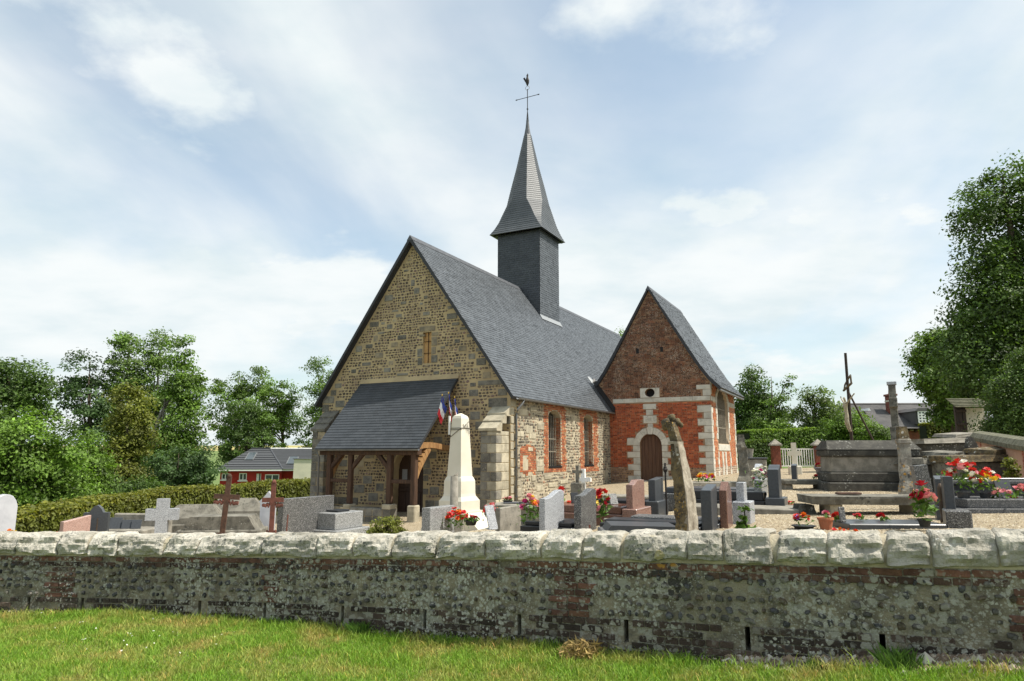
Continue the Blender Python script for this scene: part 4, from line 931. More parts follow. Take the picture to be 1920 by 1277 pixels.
# ------------------------------------------------------------------ vegetation
def leafmat(n, c, tr=.35): mat(n, c, .55, tuple(q*.62 for q in c), 1.3, .35, .65, attr=True, spec=.35, trans=tr)
leafmat('leaf_mid', (0.140,0.235,0.036)); leafmat('leaf_dark', (0.090,0.157,0.029)); leafmat('leaf_light', (.15,.255,.035)); leafmat('leaf_gold', (.165,.185,.03))
leafmat('leaf_blue', (.085,.15,.05)); leafmat('leaf_hedge', (.15,.175,.028)); leafmat('leaf_pale', (.15,.22,.06)); leafmat('leaf_poplar', (0.151,0.241,0.050))
mat('bark', (.11,.085,.06), .95, (.06,.05,.038), 6, bump=.8, bs=30); mat('bark_pale', (.20,.18,.15), .95, (.11,.10,.085), 6, bump=.8, bs=30)
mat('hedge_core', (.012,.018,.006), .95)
LF = [(0,1,2,3)]
def leaves(C, size, out=None, up=.35, colsd=.22, elong=1.5):     # C (N,3) leaf positions
    N = len(C); n = rng.normal(0, 1, (N,3)); n[:,2] = np.abs(n[:,2])*.7+up
    if out is not None: n += out*.9
    n /= np.linalg.norm(n, axis=1, keepdims=True)
    a = np.cross(n, rng.normal(0, 1, (N,3))); a /= np.linalg.norm(a, axis=1, keepdims=True)+1e-9; b = np.cross(n, a)
    s = size*rng.uniform(.6, 1.25, (N,1)); V = np.zeros((N,4,3))
    V[:,0] = C-a*s*elong*.5; V[:,1] = C+b*s*.42+n*s*.08; V[:,2] = C+a*s*elong*.5; V[:,3] = C-b*s*.42+n*s*.08
    return V
def crown_pts(blobs, n, cl, shell=.45, clump=42):
    P = []; Oo = []; Cn = []; wt = np.array([b[6] if len(b) > 6 else b[3]*b[5]*b[4] for b in blobs]); wt = wt/wt.sum()
    cc = []
    for b, w in zip(blobs, wt):
        k = max(4, int(n*w/clump)); d = rng.normal(0, 1, (k,3)); d /= np.linalg.norm(d, axis=1, keepdims=True)
        r = rng.uniform(shell**3, 1, (k,1))**(1/3); c = np.array(b[:3])+d*r*np.array(b[3:6])
        m = max(6, int(n*w/k)); q = rng.normal(0, 1, (k,m,3)); q /= np.linalg.norm(q, axis=2, keepdims=True); q *= rng.random((k,m,1))**.45*cl*1.9*rng.uniform(.55, 1.4, (k,1,1)); q[:,:,2] *= .55; q[:,:,2] -= .25*(q[:,:,0]**2+q[:,:,1]**2)/max(cl, .05)*.5
        P.append((c[:,None]+q).reshape(-1,3)); Oo.append(np.repeat(d, m, 0)); Cn.append(np.repeat(rng.normal(0, .28, k), m)); cc.append(c)
    return np.concatenate(P), np.concatenate(Oo), np.concatenate(Cn), np.concatenate(cc)
def crown(name, blobs, n, size, cl, m, parent, shell=.45, clump=42, warm=0.0):
    P, o_, cn, cc = crown_pts(blobs, n, cl, shell, clump); V = leaves(P, size, o_)
    k = (1+cn+rng.normal(0, .16, len(P)))[:,None]; c = np.array([[1.0,1.0,1.0]])*np.clip(k, .35, 1.9); c[:,0] *= 1+warm*np.clip(cn*3, -1, 1)
    return tag(link(name, npmesh(name, V, LF, m, c), parent)), cc
def tree(name, label, d, blobs, tx, m, n, size, cl=.55, bark='bark', group=None, tr=.22, shell=.45, limbs=9, base=None, clump=42):
    g = spot(tx, d); root = thing(name, label, 'tree', g, 0, group)
    B = []
    for x, y, rx, ry in blobs:
        p = at(x, y, d)-g; k = d/F_PX*1.01; B.append((p.x, p.y+random.uniform(-.3,.3)*rx*k, p.z, rx*k, rx*k*.85, ry*k))
    c, cc = crown('crown', B, int(n*1.7), size*.74, cl*1.05, m, root, shell, clump*2.2)
    top = max(b[2]+b[5]*.5 for b in B); bx = np.average([b[0] for b in B], weights=[b[3]*b[5] for b in B])
    low = min(b[2]-b[5]*.6 for b in B); tk = MB()
    pts = [Vector((0,0,-.3)), Vector((bx*.1,0,max(.3, low*.6))), Vector((bx*.45,.1,(low+top)*.45)), Vector((bx*.9,0,top*.78)), Vector((bx,0,top))]
    tk.tube(pts, [tr*1.25, tr, tr*.75, tr*.4, tr*.1], 8)
    for i in rng.choice(len(cc), min(limbs, len(cc)), replace=False):
        e_ = Vector(cc[i]); t_ = min(.95, max(.15, (e_.z*.62)/max(top, .1))); st = pts[1].lerp(pts[3], t_); md = st.lerp(e_, .55)+Vector((0,0,.12*(e_-st).length))
        tk.tube([st, md, e_], [tr*.42, tr*.24, tr*.06], 5, cap=False)
    tk.build('trunk', bark, root, True); return root
TL = 'trees on the low ground beyond the hedge'
tree('broadleaf_tree', 'dark spreading tree at the far edge of the picture, rising behind the bright green thicket', 58, [(30,715,58,48),(75,735,32,40),(-30,720,50,60),(20,780,60,40)], 20, 'leaf_dark', 9000, .26, .6, group=TL)
tree('thicket_tree', 'large bright green bushy tree spreading over the lower end of the hedge', 33, [(40,860,75,90),(95,890,55,75),(-40,850,70,95),(20,930,80,50),(130,850,30,60),(110,930,40,40)], 40, 'leaf_light', 19000, .17, .42, group=TL, tr=.16)
tree('thicket_tree', 'mid green bushy tree between the bright thicket and the dark undergrowth', 37, [(160,870,32,62),(150,920,44,38),(185,900,20,42)], 160, 'leaf_mid', 7500, .17, .4, group=TL, tr=.12)
tree('slender_tree', 'sparse feathery tree with sky showing through, beside the tall poplars', 62, [(150,700,38,46),(165,760,40,60),(130,740,22,30),(170,830,44,60)], 165, 'leaf_blue', 5200, .26, .55, group=TL, shell=.2)
tree('poplar_tree', 'tall poplar nearest the feathery tree, one of three tall crowns', 64, [(232,690,34,64),(240,640,22,26),(215,760,40,60),(240,850,46,70)], 235, 'leaf_poplar', 10500, .25, .5, 'bark_pale', TL)
tree('poplar_tree', 'tall middle poplar with the highest crown of three', 66, [(288,655,30,38),(286,720,40,70),(295,800,44,70),(285,880,44,44)], 290, 'leaf_poplar', 10500, .25, .5, 'bark_pale', TL)
tree('poplar_tree', 'tall poplar with a leaning pale trunk, nearest the open sky', 60, [(340,665,24,42),(345,730,38,58),(355,790,30,60),(325,850,50,50)], 255, 'leaf_mid', 10500, .25, .5, 'bark_pale', TL)
tree('maple_tree', 'golden olive maple standing before the tall poplars', 48, [(238,755,38,36),(240,810,42,50),(225,870,36,50),(205,900,30,40),(250,905,30,30)], 240, 'leaf_gold', 9500, .20, .42, group=TL)
tree('spreading_shrub', 'low bluish green shrub mass under the poplars beside the red house', 52, [(330,880,60,42),(385,865,28,34),(280,905,50,30),(360,905,50,24)], 330, 'leaf_blue', 9000, .19, .4, group=TL, tr=.1)
tree('broadleaf_tree', 'light green tree behind the dark maple and the red house', 96, [(430,725,30,30),(470,715,36,28),(410,770,22,50),(455,780,46,60)], 440, 'leaf_poplar', 7500, .30, .6, 'bark_pale', TL)
tree('broadleaf_tree', 'mid green tree rising over the red house roof beside the dark maple', 92, [(530,750,32,34),(540,800,26,44),(505,770,30,50)], 530, 'leaf_mid', 6500, .28, .55, group=TL)
tree('maple_tree', 'dense dark maple directly behind the red house', 87, [(455,775,38,32),(460,825,52,40),(430,830,30,34),(505,840,26,26),(480,800,36,40)], 460, 'leaf_dark', 9500, .25, .48, group=TL)
tree('poplar_tree', 'single poplar peeping past the lower edge of the church roof', 90, [(600,710,30,38),(615,760,34,50),(585,790,22,30),(600,830,30,40)], 605, 'leaf_poplar', 6500, .26, .55, 'bark_pale', TL, shell=.25)
tree('undergrowth_shrub', 'dark shrubs filling the gap under the trees behind the hedge', 46, [(210,925,60,34),(140,930,40,30),(270,925,40,28)], 210, 'leaf_dark', 6500, .19, .42, group=TL, tr=.08)
TR = 'trees behind the churchyard gate'
tree('broadleaf_tree', 'dark round-headed tree just beyond the chapel corner', 62, [(1405,730,32,44),(1420,780,42,48),(1395,800,30,50),(1440,770,20,30)], 1410, 'leaf_dark', 9500, .23, .48, group=TR)
tree('bare_topped_tree', 'half-bare tree with dead twigs beside the dark round-headed tree', 58, [(1478,712,14,12),(1455,770,26,30),(1480,735,12,10),(1440,810,40,26)], 1450, 'leaf_mid', 3000, .2, .36, group=TR, limbs=26, tr=.14)
tree('slender_tree', 'airy pale green tree with open crown behind the white gate', 54, [(1525,745,36,20),(1530,780,44,28),(1505,770,26,26),(1560,760,26,22),(1530,810,50,22)], 1530, 'leaf_pale', 4500, .2, .42, group=TR, shell=.2, tr=.12)
tree('garden_shrub', 'yellowish green shrub at the foot of the tall crucifix', 48, [(1590,795,36,28),(1565,805,30,24),(1610,815,34,20)], 1590, 'leaf_light', 6000, .16, .36, group=TR, tr=.07)
tree('garden_shrub', 'green shrub in front of the slate-roofed house wall', 46, [(1635,812,26,18),(1655,822,30,12)], 1640, 'leaf_mid', 3500, .15, .32, group=TR, tr=.06)
tree('broadleaf_tree', 'treetop just showing above the nave ridge beside the chapel', 75, [(1155,640,22,22),(1160,690,40,40)], 1158, 'leaf_mid', 4000, .28, .5, group=TR)
tree('weeping_tree', 'huge dark tree towering at the edge of the churchyard', 30, [(1870,420,60,110),(1930,380,60,110),(1850,560,70,110),(1920,560,80,120),(1830,680,70,80),(1910,700,80,90),(1985,480,70,160),(1800,620,30,60)], 1985, 'leaf_dark', 46000, .15, .42, group=TR, tr=.35, limbs=22, shell=.35)
tree('chestnut_tree', 'broad-leaved tree with horizontal layers in front of the slate-roofed house', 40, [(1775,660,50,50),(1760,715,46,36),(1800,740,46,30),(1740,690,26,30),(1790,775,36,20)], 1800, 'leaf_mid', 12500, .20, .42, group=TR, tr=.18)
tree('yew_tree', 'very dark dense evergreen above the pink wall', 24, [(1895,770,45,70),(1940,740,50,90),(1870,800,28,36),(1925,800,45,40)], 1935, 'leaf_dark', 20000, .085, .26, group=TR, tr=.14, shell=.55, clump=60)

def hedge(name, label, path, h, w, m, n, size, hs=None):
    hs = hs or [h]*len(path)
    root = thing(name, label, 'hedge', (path[0][0], path[0][1], 0))
    pts = [Vector((x, y, gz(x, y))) for x, y in path]; seg = [(b-a).length for a, b in zip(pts[:-1], pts[1:])]; tot = sum(seg)
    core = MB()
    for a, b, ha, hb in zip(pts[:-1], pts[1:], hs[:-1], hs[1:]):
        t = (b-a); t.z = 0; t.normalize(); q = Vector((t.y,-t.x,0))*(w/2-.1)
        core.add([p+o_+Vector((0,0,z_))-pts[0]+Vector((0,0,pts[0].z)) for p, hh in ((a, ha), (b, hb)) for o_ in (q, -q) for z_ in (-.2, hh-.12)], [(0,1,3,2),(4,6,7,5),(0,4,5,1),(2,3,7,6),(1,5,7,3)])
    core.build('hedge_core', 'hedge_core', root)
    L = rng.uniform(0, tot, n); cum = np.r_[0, np.cumsum(seg)]; P = np.zeros((n,3)); Oo = np.zeros((n,3))
    px = np.interp(L, cum, [p.x for p in pts]); py = np.interp(L, cum, [p.y for p in pts]); pz = np.interp(L, cum, [p.z for p in pts])
    i = np.clip(np.searchsorted(cum, L)-1, 0, len(seg)-1); T = np.array([[(b-a).x, (b-a).y] for a, b in zip(pts[:-1], pts[1:])])[i]; T /= np.linalg.norm(T, axis=1, keepdims=True)
    side_ = rng.random(n); u = rng.normal(0, .05, n); h = np.interp(L, cum, hs)
    lat = np.where(side_ < .45, w/2, np.where(side_ < .6, -w/2, rng.uniform(-w/2, w/2, n)))+u
    zz = np.where(side_ < .6, rng.random(n)*h, h+rng.normal(0, .045, n)+.03*np.sin(L*1.3))
    P[:,0] = px+T[:,1]*lat-pts[0].x; P[:,1] = py-T[:,0]*lat-pts[0].y; P[:,2] = pz+zz
    Oo[:,0] = T[:,1]*np.sign(lat)*(side_ < .6); Oo[:,1] = -T[:,0]*np.sign(lat)*(side_ < .6); Oo[:,2] = (side_ >= .6)
    V = leaves(P, size, Oo*1.2, .15); k = 1+rng.normal(0, .25, (n,1)); c = np.clip(k, .4, 1.8)*np.array([[1,1,1]])
    new = (zz > h-.12) & (rng.random(n) < .6); c[new] = c[new]*np.array([1.35,1.2,1.0])                  # warmer, brighter leaves along the top
    tag(link('foliage', npmesh('foliage', V, LF, m, c), root), kind='stuff'); return root
hp = [at(-60,978,16.2), at(15,966,17.2), at(60,955,18), at(130,942,20.5), at(220,930,23.5), at(300,918,26), at(440,910,29.5), at(575,899,33.5), at(700,890,37)]
hedge('clipped_hedge', 'long clipped beech hedge curving downhill behind the graves', [(p.x, p.y) for p in hp], 1.45, .9, 'leaf_hedge', 52000, .085, [max(.6, p.z-gz(p.x, p.y)-.04) for p in hp])
b1, b2 = at(1385,830,50), at(1535,830,50)
hedge('rough_hedge', 'rough grassy-topped hedge bank behind the gate', [(b1.x, 49), (b2.x, 51)], 2.5, 1.6, 'leaf_light', 14000, .12)
b1, b2 = at(1385,830,44), at(1450,830,44)
hedge('ivy_hedge', 'dark ivy-covered hedge beside the gate post', [(b1.x, 43.5), (b2.x, 44)], 1.7, .9, 'leaf_dark', 7000, .10)
b1, b2 = at(1715,830,44), at(1805,830,44)
hedge('garden_hedge', 'low reddish green garden hedge below the dormer window', [(b1.x, 43), (b2.x, 43)], 2.35, .9, 'leaf_hedge', 9000, .10)

# ------------------------------------------------------------------ graves
mat('granite_light', (.30,.31,.33), .35, specks=((170,(.52,.54,.56),.62),(190,(.08,.085,.09),.80)), spec=.5)
mat('granite_grey', (.23,.235,.235), .4, specks=((140,(.45,.46,.45),.66),(160,(.06,.06,.06),.72)), spec=.5)
mat('granite_dark', (.10,.10,.10), .35, specks=((120,(.38,.38,.36),.80),(150,(.03,.03,.03),.6)), spec=.5)
mat('polished_black', (.022,.024,.027), .3, spec=.3); mat('polished_grey', (.062,.068,.075), .32, (.05,.055,.06), 30, spec=.3)
mat('kerb_granite', (.075,.078,.082), .65, specks=((120,(.2,.2,.2),.8),), spec=.15)
mat('polished_pink', (.24,.135,.105), .22, specks=((150,(.33,.21,.17),.6),(170,(.07,.045,.04),.82)), spec=.55)
mat('polished_red', (.15,.075,.055), .18, specks=((150,(.21,.115,.085),.6),(170,(.05,.03,.025),.82)), spec=.55)
mat('pink_granite', (.36,.22,.18), .4, specks=((150,(.48,.33,.28),.6),(170,(.12,.08,.07),.85)))
mat('pale_marble', (.46,.47,.50), .35, (.38,.39,.42), 3); mat('white_paint', (.80,.80,.78), .6, (.72,.72,.69), 5)
mat('concrete', (.27,.25,.21), .92, (.17,.158,.13), 5, bump=.6, bs=40, lich=(((.10,.10,.085),20,.5,.5,.68,3),))
mat('old_concrete', (.20,.188,.155), .93, (.105,.098,.08), 4, bump=.8, bs=35, lich=(((.07,.068,.058),14,.6,.42,.6,2.2),((.36,.35,.31),26,.5,.52,.7,2.5)))
mat('black_crust', (.045,.043,.037), .95, (.08,.076,.063), 4, bump=.8, bs=35, lich=(((.40,.40,.36),20,.5,.50,.66,2.0),))
mat('moss_stone', (.15,.115,.06), .95, (.06,.047,.03), 9, bump=1.0, bs=40, lich=(((.30,.19,.045),34,.6,.48,.66,4),((.52,.51,.46),12,.5,.50,.62,3.5),((.05,.042,.03),30,.6,.45,.6,4)))
mat('lit_grey_moss', (.38,.34,.27), .95, (.19,.16,.12), 7, bump=1.0, bs=40, stretch=(1,1,.4), lich=(((.15,.115,.08),26,.6,.45,.62,3),))
mat('lichen_cross', (.34,.32,.27), .95, (.19,.175,.15), 6, bump=1.0, bs=40, lich=(((.42,.23,.04),18,.6,.48,.6,3),((.10,.10,.09),24,.6,.45,.62,3)))
mat('rust', (.095,.048,.03), .85, (.055,.03,.02), 12, bump=.5, bs=60); mat('rust_red', (.16,.058,.04), .8, (.10,.04,.028), 12, bump=.3, bs=60)
mat('bronze_brown', (.07,.042,.022), .6, (.045,.03,.018), 9); mat('terracotta', (.38,.135,.065), .8, (.30,.11,.06), 8); mat('plastic_dark', (.02,.022,.02), .5)
mat('planter_grey', (.055,.057,.06), .4); mat('urn_grey', (.30,.29,.27), .6, (.18,.17,.16), 8)
for n_, c_ in dict(red=(.62,.025,.02), orange=(.75,.17,.015), yellow=(.80,.55,.03), pink=(.75,.28,.33), magenta=(.55,.03,.22), white=(.82,.80,.74), crimson=(.42,.012,.03), violet=(.30,.16,.55), dull=(.30,.07,.05)).items():
    mat('petal_'+n_, c_, .6, tuple(q*.75 for q in c_), 40, trans=.15)
leafmat('stalk', (.11,.21,.035))
TOPS = dict(flat=[(0,1),(1,1)], wave=[(0,.86),(.2,.87),(.4,.90),(.6,.96),(.75,.995),(.88,1),(1,.96)], slant=[(0,.90),(1,1)],
            ogee=[(0,.86),(.22,.86),(.30,.93),(.42,.985),(.5,1),(.58,.985),(.70,.93),(.78,.86),(1,.86)], gable=[(0,.84),(.5,1),(1,.84)],
            round=[(0,.78),(.08,.88),(.22,.96),(.36,.99),(.5,1),(.64,.99),(.78,.96),(.92,.88),(1,.78)], hook=[(0,.84),(.18,.86),(.32,.93),(.42,1),(.8,1),(1,.97)])
def stele_mesh(w, t, h, top, taper=0.0):
    P = TOPS[top]; pr = [(0,0)]+[(a*w, b*h) for a, b in P]+[(w,0)]; mb = MB(); n = len(pr); e_ = .008
    ins = []
    cxm, cym = w/2, h/2
    for (a, b) in pr: ins.append((a+(e_ if a < cxm else -e_), b-(e_ if b > .02 else 0)))
    V = [(-t, a, b) for a, b in ins]+[(-t+e_, a, b) for a, b in pr]+[(-e_, a, b) for a, b in pr]+[(0, a, b) for a, b in ins]
    if taper: V = [(x-(z/h)*taper*.5, y, z) for x, y, z in V]
    F_ = [tuple(range(n)), tuple(range(4*n-1, 3*n-1, -1))]
    for k in range(3): F_ += [(k*n+i, k*n+(i+1) % n, (k+1)*n+(i+1) % n, (k+1)*n+i) for i in range(n)]
    mb.add(V, F_); return mb
GR = 'gravestones with stele'
def grave(name, label, xm, d, w, t, ytop, m, top='flat', base=None, slab=None, rz=0.0, lean=0.0, group=GR, cat='gravestone', zoff=0.0, slabm=None):
    g = spot(xm, d); g.z += zoff; root = thing(name, label, cat, g, -A1+rz, group); h = hz(ytop, d)-g.z
    z0 = 0.0
    if base:
        ex, bh = base; MB().box(-t-ex*.6, ex, -ex, w+ex, -.15, bh, .012).build('base', m, root); z0 = bh
    o = link('stele', fixn(stele_mesh(w, t, h-z0+.0, top).mesh('stele', m)), root); o.location.z = z0+.0005 if z0 else -.1
    if not z0: o.scale.z = (h+.1)/h
    if lean: o.rotation_euler = (lean, 0, 0)
    if slab:
        L, sh, m2 = slab; x1 = -t-(base[0]*.6 if base else 0)-.01
        MB().box(x1-L, x1, -.06, w+.06, -.2, sh*.5, .012).build('kerb', slabm or m2, root)
        MB().box(x1-L+.06, x1-.03, -.01, w+.01, sh*.5, sh, .015).build('slab', m2, root)
    return root
def flower_mesh(col, r):
    mb = MB()
    for ring_, (k, rr, zz) in enumerate(((6, 1.0, .0), (5, .62, .35))):
        for i in range(k):
            a = 2*math.pi*(i+.5*ring_)/k+random.uniform(-.2,.2); c_, s_ = math.cos(a)*r*rr, math.sin(a)*r*rr; p_, q_ = -math.sin(a)*r*.42, math.cos(a)*r*.42
            mb.add([(0,0,zz*r*.5),(c_*.6+p_,s_*.6+q_,(zz+.25)*r),(c_,s_,(zz+.42)*r),(c_*.6-p_,s_*.6-q_,(zz+.25)*r)], [(0,1,2,3)])
    return mb.mesh('blossom', 'petal_'+col)
BLM = {}
FG = 'flowers on the graves'
def flowers(name, label, loc, cols, n, rad, h, fr=.05, pot=None, potr=.09, poth=.14, leafn=60, flat=False, cat='flowers', spread=1.0):
    root = thing(name, label, cat, loc, random.uniform(0, 6), FG); z0 = 0
    if pot: MB().lathe([(potr*.72,0),(potr*.95,poth*.8),(potr*1.08,poth*.82),(potr*1.08,poth),(potr*.9,poth),(potr*.86,poth*.9)], 14).build('pot', pot, root, False); z0 = poth*.9
    for i in range(n):
        c = random.choice(cols); k = (c, round(fr, 3))
        if k not in BLM: BLM[k] = [flower_mesh(c, fr) for _ in range(3)]
        a = random.uniform(0, 6.28); q = math.sqrt(random.random()); x, y = rad*q*math.cos(a), rad*q*math.sin(a)
        z = z0+h*(.55+.45*math.sqrt(max(0, 1-q*q)))*random.uniform(.75, 1.08) if not flat else z0+h*random.uniform(.6, 1)
        o = link('blossom', random.choice(BLM[k]), root); o.location = (x, y, z); o.rotation_euler = (random.uniform(-.5,.5)-y/rad*.8, random.uniform(-.5,.5)+x/rad*.8, random.uniform(0,6)); s_ = random.uniform(.75, 1.25); o.scale = (s_,s_,s_)
    if leafn:
        P = rng.normal(0, 1, (leafn,3))*np.array([rad*.6, rad*.6, h*.22])+np.array([0,0,z0+h*.45]); P[:,2] = np.maximum(P[:,2], z0+.01)
        link('leaves', npmesh('leaves', leaves(P, min(.06, max(.04, fr*.8)), None, .2, elong=2.2), LF, 'stalk', np.clip(1+rng.normal(0, .3, (leafn,1)), .4, 1.8)*np.ones((1,3))), root)
    return root
def Lp(xm, d, x=0.0, y=0.0, z=0.0, rz=0.0):           # a point in the frame of a grave at pixel column xm, distance d
    g = spot(xm, d); a = -A1+rz; return Vector((g.x+x*math.cos(a)-y*math.sin(a), g.y+x*math.sin(a)+y*math.cos(a), g.z+z))
def plaque(label, loc, w=.26, h=.2, m='polished_black', rz=0.0, tilt=.35):
    root = thing('memorial_plaque', label, 'plaque', loc, rz, 'memorial plaques on the tombs')
    o = MB().box(-w/2, w/2, -.012, .012, 0, h, .006).build('tablet', m, root); o.rotation_euler = (-tilt, 0, 0)
    MB().box(-w*.3, w*.3, -.03, .10, 0, .018, .004).build('foot', m, root); return root
def stonecross(name, label, loc, rz, h, arm, wd, th, m, armz=.7, base=None, group='stone and iron crosses', lean=(0,0), cap=False):
    root = thing(name, label, 'cross', loc, rz, group); root.rotation_euler = (lean[0], lean[1], rz); z0 = 0
    if base: MB().box(-base[0]/2, base[0]/2, -base[0]/2, base[0]/2, -.2, base[1], .02).build('base', m, root); z0 = base[1]
    az = h*armz
    pts = [(-wd/2,z0-.1),(wd/2,z0-.1),(wd/2,az-wd/2),(arm/2,az-wd/2),(arm/2,az+wd/2),(wd/2,az+wd/2),(wd/2,h),(-wd/2,h),(-wd/2,az+wd/2),(-arm/2,az+wd/2),(-arm/2,az-wd/2),(-wd/2,az-wd/2)]
    link('cross', fixn(MB().prism(pts, -th/2, th/2).mesh('cross', m)), root); return root

# left-hand group
grave('gravestone', 'pale rounded marble gravestone cut off by the edge of the picture', -8, 15, .5, .16, 928, 'pale_marble', 'round', (.06,.25))
flowers('flower_pot', 'yellow and orange lilies beside the pale rounded gravestone', spot(26, 14.5)+Vector((0,0,.22)), ['yellow','yellow','orange'], 16, .14, .32, .06, 'plastic_dark', .1, .16)
flowers('flower_pot', 'white and red flowers at the foot of the yellow lilies', spot(21, 13.8)+Vector((0,0,.22)), ['white','white','crimson'], 12, .12, .18, .05, 'plastic_dark', .1, .12)
g_ = grave('gravestone', 'pink granite gravestone with a sweeping concave shoulder', 128, 16, .62, .14, 970, 'pink_granite', 'slant', None, (1.5,.35,'pink_granite'), group=GR)
MB().prism([(-1.1,.36),(-.16,.36),(-.16,.80),(-.3,.66),(-.5,.52),(-.8,.44),(-1.1,.42)], .1, .5).build('shoulder', 'pink_granite', g_)
plaque('white open-book plaque on the pink granite grave', Lp(84, 15.6, -.2, .2, .36), .3, .26, 'pale_marble', .9, .5)
flowers('flower_pot', 'red geraniums behind the white book plaque', Lp(88, 16.3, 0, .4, .45), ['red'], 7, .12, .16, .045, None, leafn=30)
flowers('flower_pot', 'red and white flowers low behind the wall beside the dark ogee gravestone', spot(153, 14.5)+Vector((0,0,.30)), ['red','red','white'], 12, .2, .10, .05, None, leafn=40, flat=True)
g0 = spot(188, 17); r_ = thing('gravestone', 'dark grey gravestone with ogee top and faceted side', 'gravestone', g0, .25, GR)
link('stele', fixn(MB().prism([(-.27+a*.54, b*(hz(947,17)-g0.z)) for a, b in [(0,-.1)]+TOPS['ogee']+[(1,-.1)]], -.07, .09).mesh('stele', 'polished_grey')), r_)
MB().box(-.36, .36, -.15, .2, -.2, .14, .015).build('base', 'polished_grey', r_)
tag(MB().tube([spot(190,15), spot(190,15)+Vector((0,0,hz(972,15)-spot(190,15).z))], .012, 5).build('stake', 'bronze_brown'), 'thin brown stake in front of the dark ogee gravestone', 'stake')
t_ = thing('tomb', 'low grey concrete tomb bearing a row of small plaques', 'tomb', spot(245, 18.5), -A1+.35, 'old stone tombs')
MB().box(-.75, .75, -.45, .45, -.3, hz(990,18.5)-spot(245,18.5).z, .03).build('slab', 'concrete', t_); MB().box(-.75, .9, .47, .62, -.3, hz(966,18.5)-spot(245,18.5).z, .03).build('headwall', 'concrete', t_)
for x_, s_, lb_ in ((223,.3,'largest dark plaque on the low concrete tomb'),(244,.24,'middle dark plaque on the low concrete tomb'),(262,.24,'dark plaque nearest the white cross on the low concrete tomb')):
    p = spot(x_, 18.3); p.z = hz(990,18.5)-.004; plaque(lb_, p, s_, s_, 'polished_grey', .2)
p = spot(310, 16.5); stonecross('stone_cross', 'big pale granite cross rising above the wall', p, .30, hz(935,16.5)-p.z, .70, .26, .2, 'granite_light', .72)
for (xa, d, w, L, yt, lb_) in ((372,21,.9,1.7,946,'squat grey sarcophagus with cut-off gable end behind the rusty cross'),(448,22.5,.9,1.8,934,'long grey coffin-shaped tomb with hipped lid beside the hedge')):
    g0 = spot(xa, d); h = hz(yt, d)-g0.z; t_ = thing('sarcophagus', lb_, 'tomb', g0, .12, 'old stone tombs')
    MB().box(-L/2, L/2, -w/2, w/2, -.2, h*.5, .03).build('chest', 'old_concrete', t_)
    a, b = L/2-.05, w/2-.04; c_ = L/2-.35
    MB().add([(-a,-b,h*.5),(a,-b,h*.5),(a,b,h*.5),(-a,b,h*.5),(-a,-b,h*.66),(a,-b,h*.66),(a,b,h*.66),(-a,b,h*.66),(-c_,-.12,h),(c_,-.12,h),(c_,.12,h),(-c_,.12,h)], [(0,1,5,4),(1,2,6,5),(2,3,7,6),(3,0,4,7),(4,5,9,8),(5,6,10,9),(6,7,11,10),(7,4,8,11),(8,9,10,11)]).build('lid', 'old_concrete', t_)
t_ = thing('tomb', 'broad grey stepped tomb below the long coffin-shaped tomb', 'tomb', spot(425, 18), .1, 'old stone tombs')
hh = hz(966,18)-spot(425,18).z; MB().box(-1.0, 1.0, -.5, .5, -.2, hh*.6, .03).build('plinth', 'old_concrete', t_); MB().prism([(-.9,hh*.6),(.9,hh*.6),(.7,hh),(-.7,hh)], -.42, .42).build('lid', 'old_concrete', t_)
def ironcross(label, x, d, yt, m, arm, rz, lean):
    p = spot(x, d); h = hz(yt, d)-p.z; r_ = stonecross('iron_cross', label, p, rz, h, arm, .085, .05, m, .74, None, lean=lean)
    az = h*.74
    for s_ in (-1, 1):
        mb = MB()
        for k in range(6): mb.blob((s_*(.05+k*(arm/2-.06)/5.5), -.01, az-.07-.045*abs(math.sin(k*1.4))), (.028,.016,.036), 5, 4, None, .3)
        mb.build('ornament', 'rust_red', r_); mb = MB()
        for k in range(4): mb.blob((s_*(.055+.006*k), 0, .14+k*.06), (.03,.02,.05), 5, 4, None, .3)
        mb.build('ornament', 'rust_red', r_)
    MB().lathe([(.02,0),(.04,.02),(.042,.045),(.015,.08)], 7, (0,0,h-.02)).build('finial', m, r_)
ironcross('taller rusty brown iron cross leaning slightly in front of the red house', 421, 12.5, 894, 'rust', .44, .12, (0,R(3.5)))
ironcross('shorter reddish rusty iron cross in front of the little white stele', 514, 13.5, 905, 'rust_red', .40, .15, (0,0))
p = spot(506, 19); r_ = thing('gravestone', 'small white stele with pointed top behind the reddish iron cross', 'gravestone', p, .1, GR); h = hz(921,19)-p.z
link('stele', fixn(MB().prism([(-.17,-.1),(.17,-.1),(.2,h*.78),(.24,h*.80),(.1,h*.9),(0,h),(-.1,h*.9),(-.24,h*.80),(-.2,h*.78)], -.09, .09).mesh('stele', 'pale_marble')), r_)
grave('gravestone', 'broad speckled granite gravestone in two blocks near the porch', 534, 14.2, 1.5, .16, 936, 'granite_dark', 'flat', (.05,.2))
tag(MB().tube([spot(541,12), spot(541,12)+Vector((.02,0,hz(965,12)-spot(541,12).z))], .012, 5).build('stake', 'rust_red'), 'thin rusty rod in front of the broad speckled gravestone', 'stake')
p = spot(632, 15.2); t_ = thing('tomb', 'low polished grey granite tomb in front of the porch', 'tomb', p, -A1, 'low granite tombs'); h = hz(957,15.2)-p.z
MB().box(-.62, .35, -.35, .75, -.2, h*.45, .015).build('plinth', 'granite_grey', t_); MB().box(-.5, .22, -.25, .65, h*.45, h*.94, .012).build('block', 'granite_grey', t_); MB().box(-.30, .05, 0, .4, h*.94, h, .01).build('tablet', 'polished_black', t_)
P = spot(727, 13); sh = thing('low_shrub', 'low yellow-green clipped shrub just behind the wall', 'shrub', P)
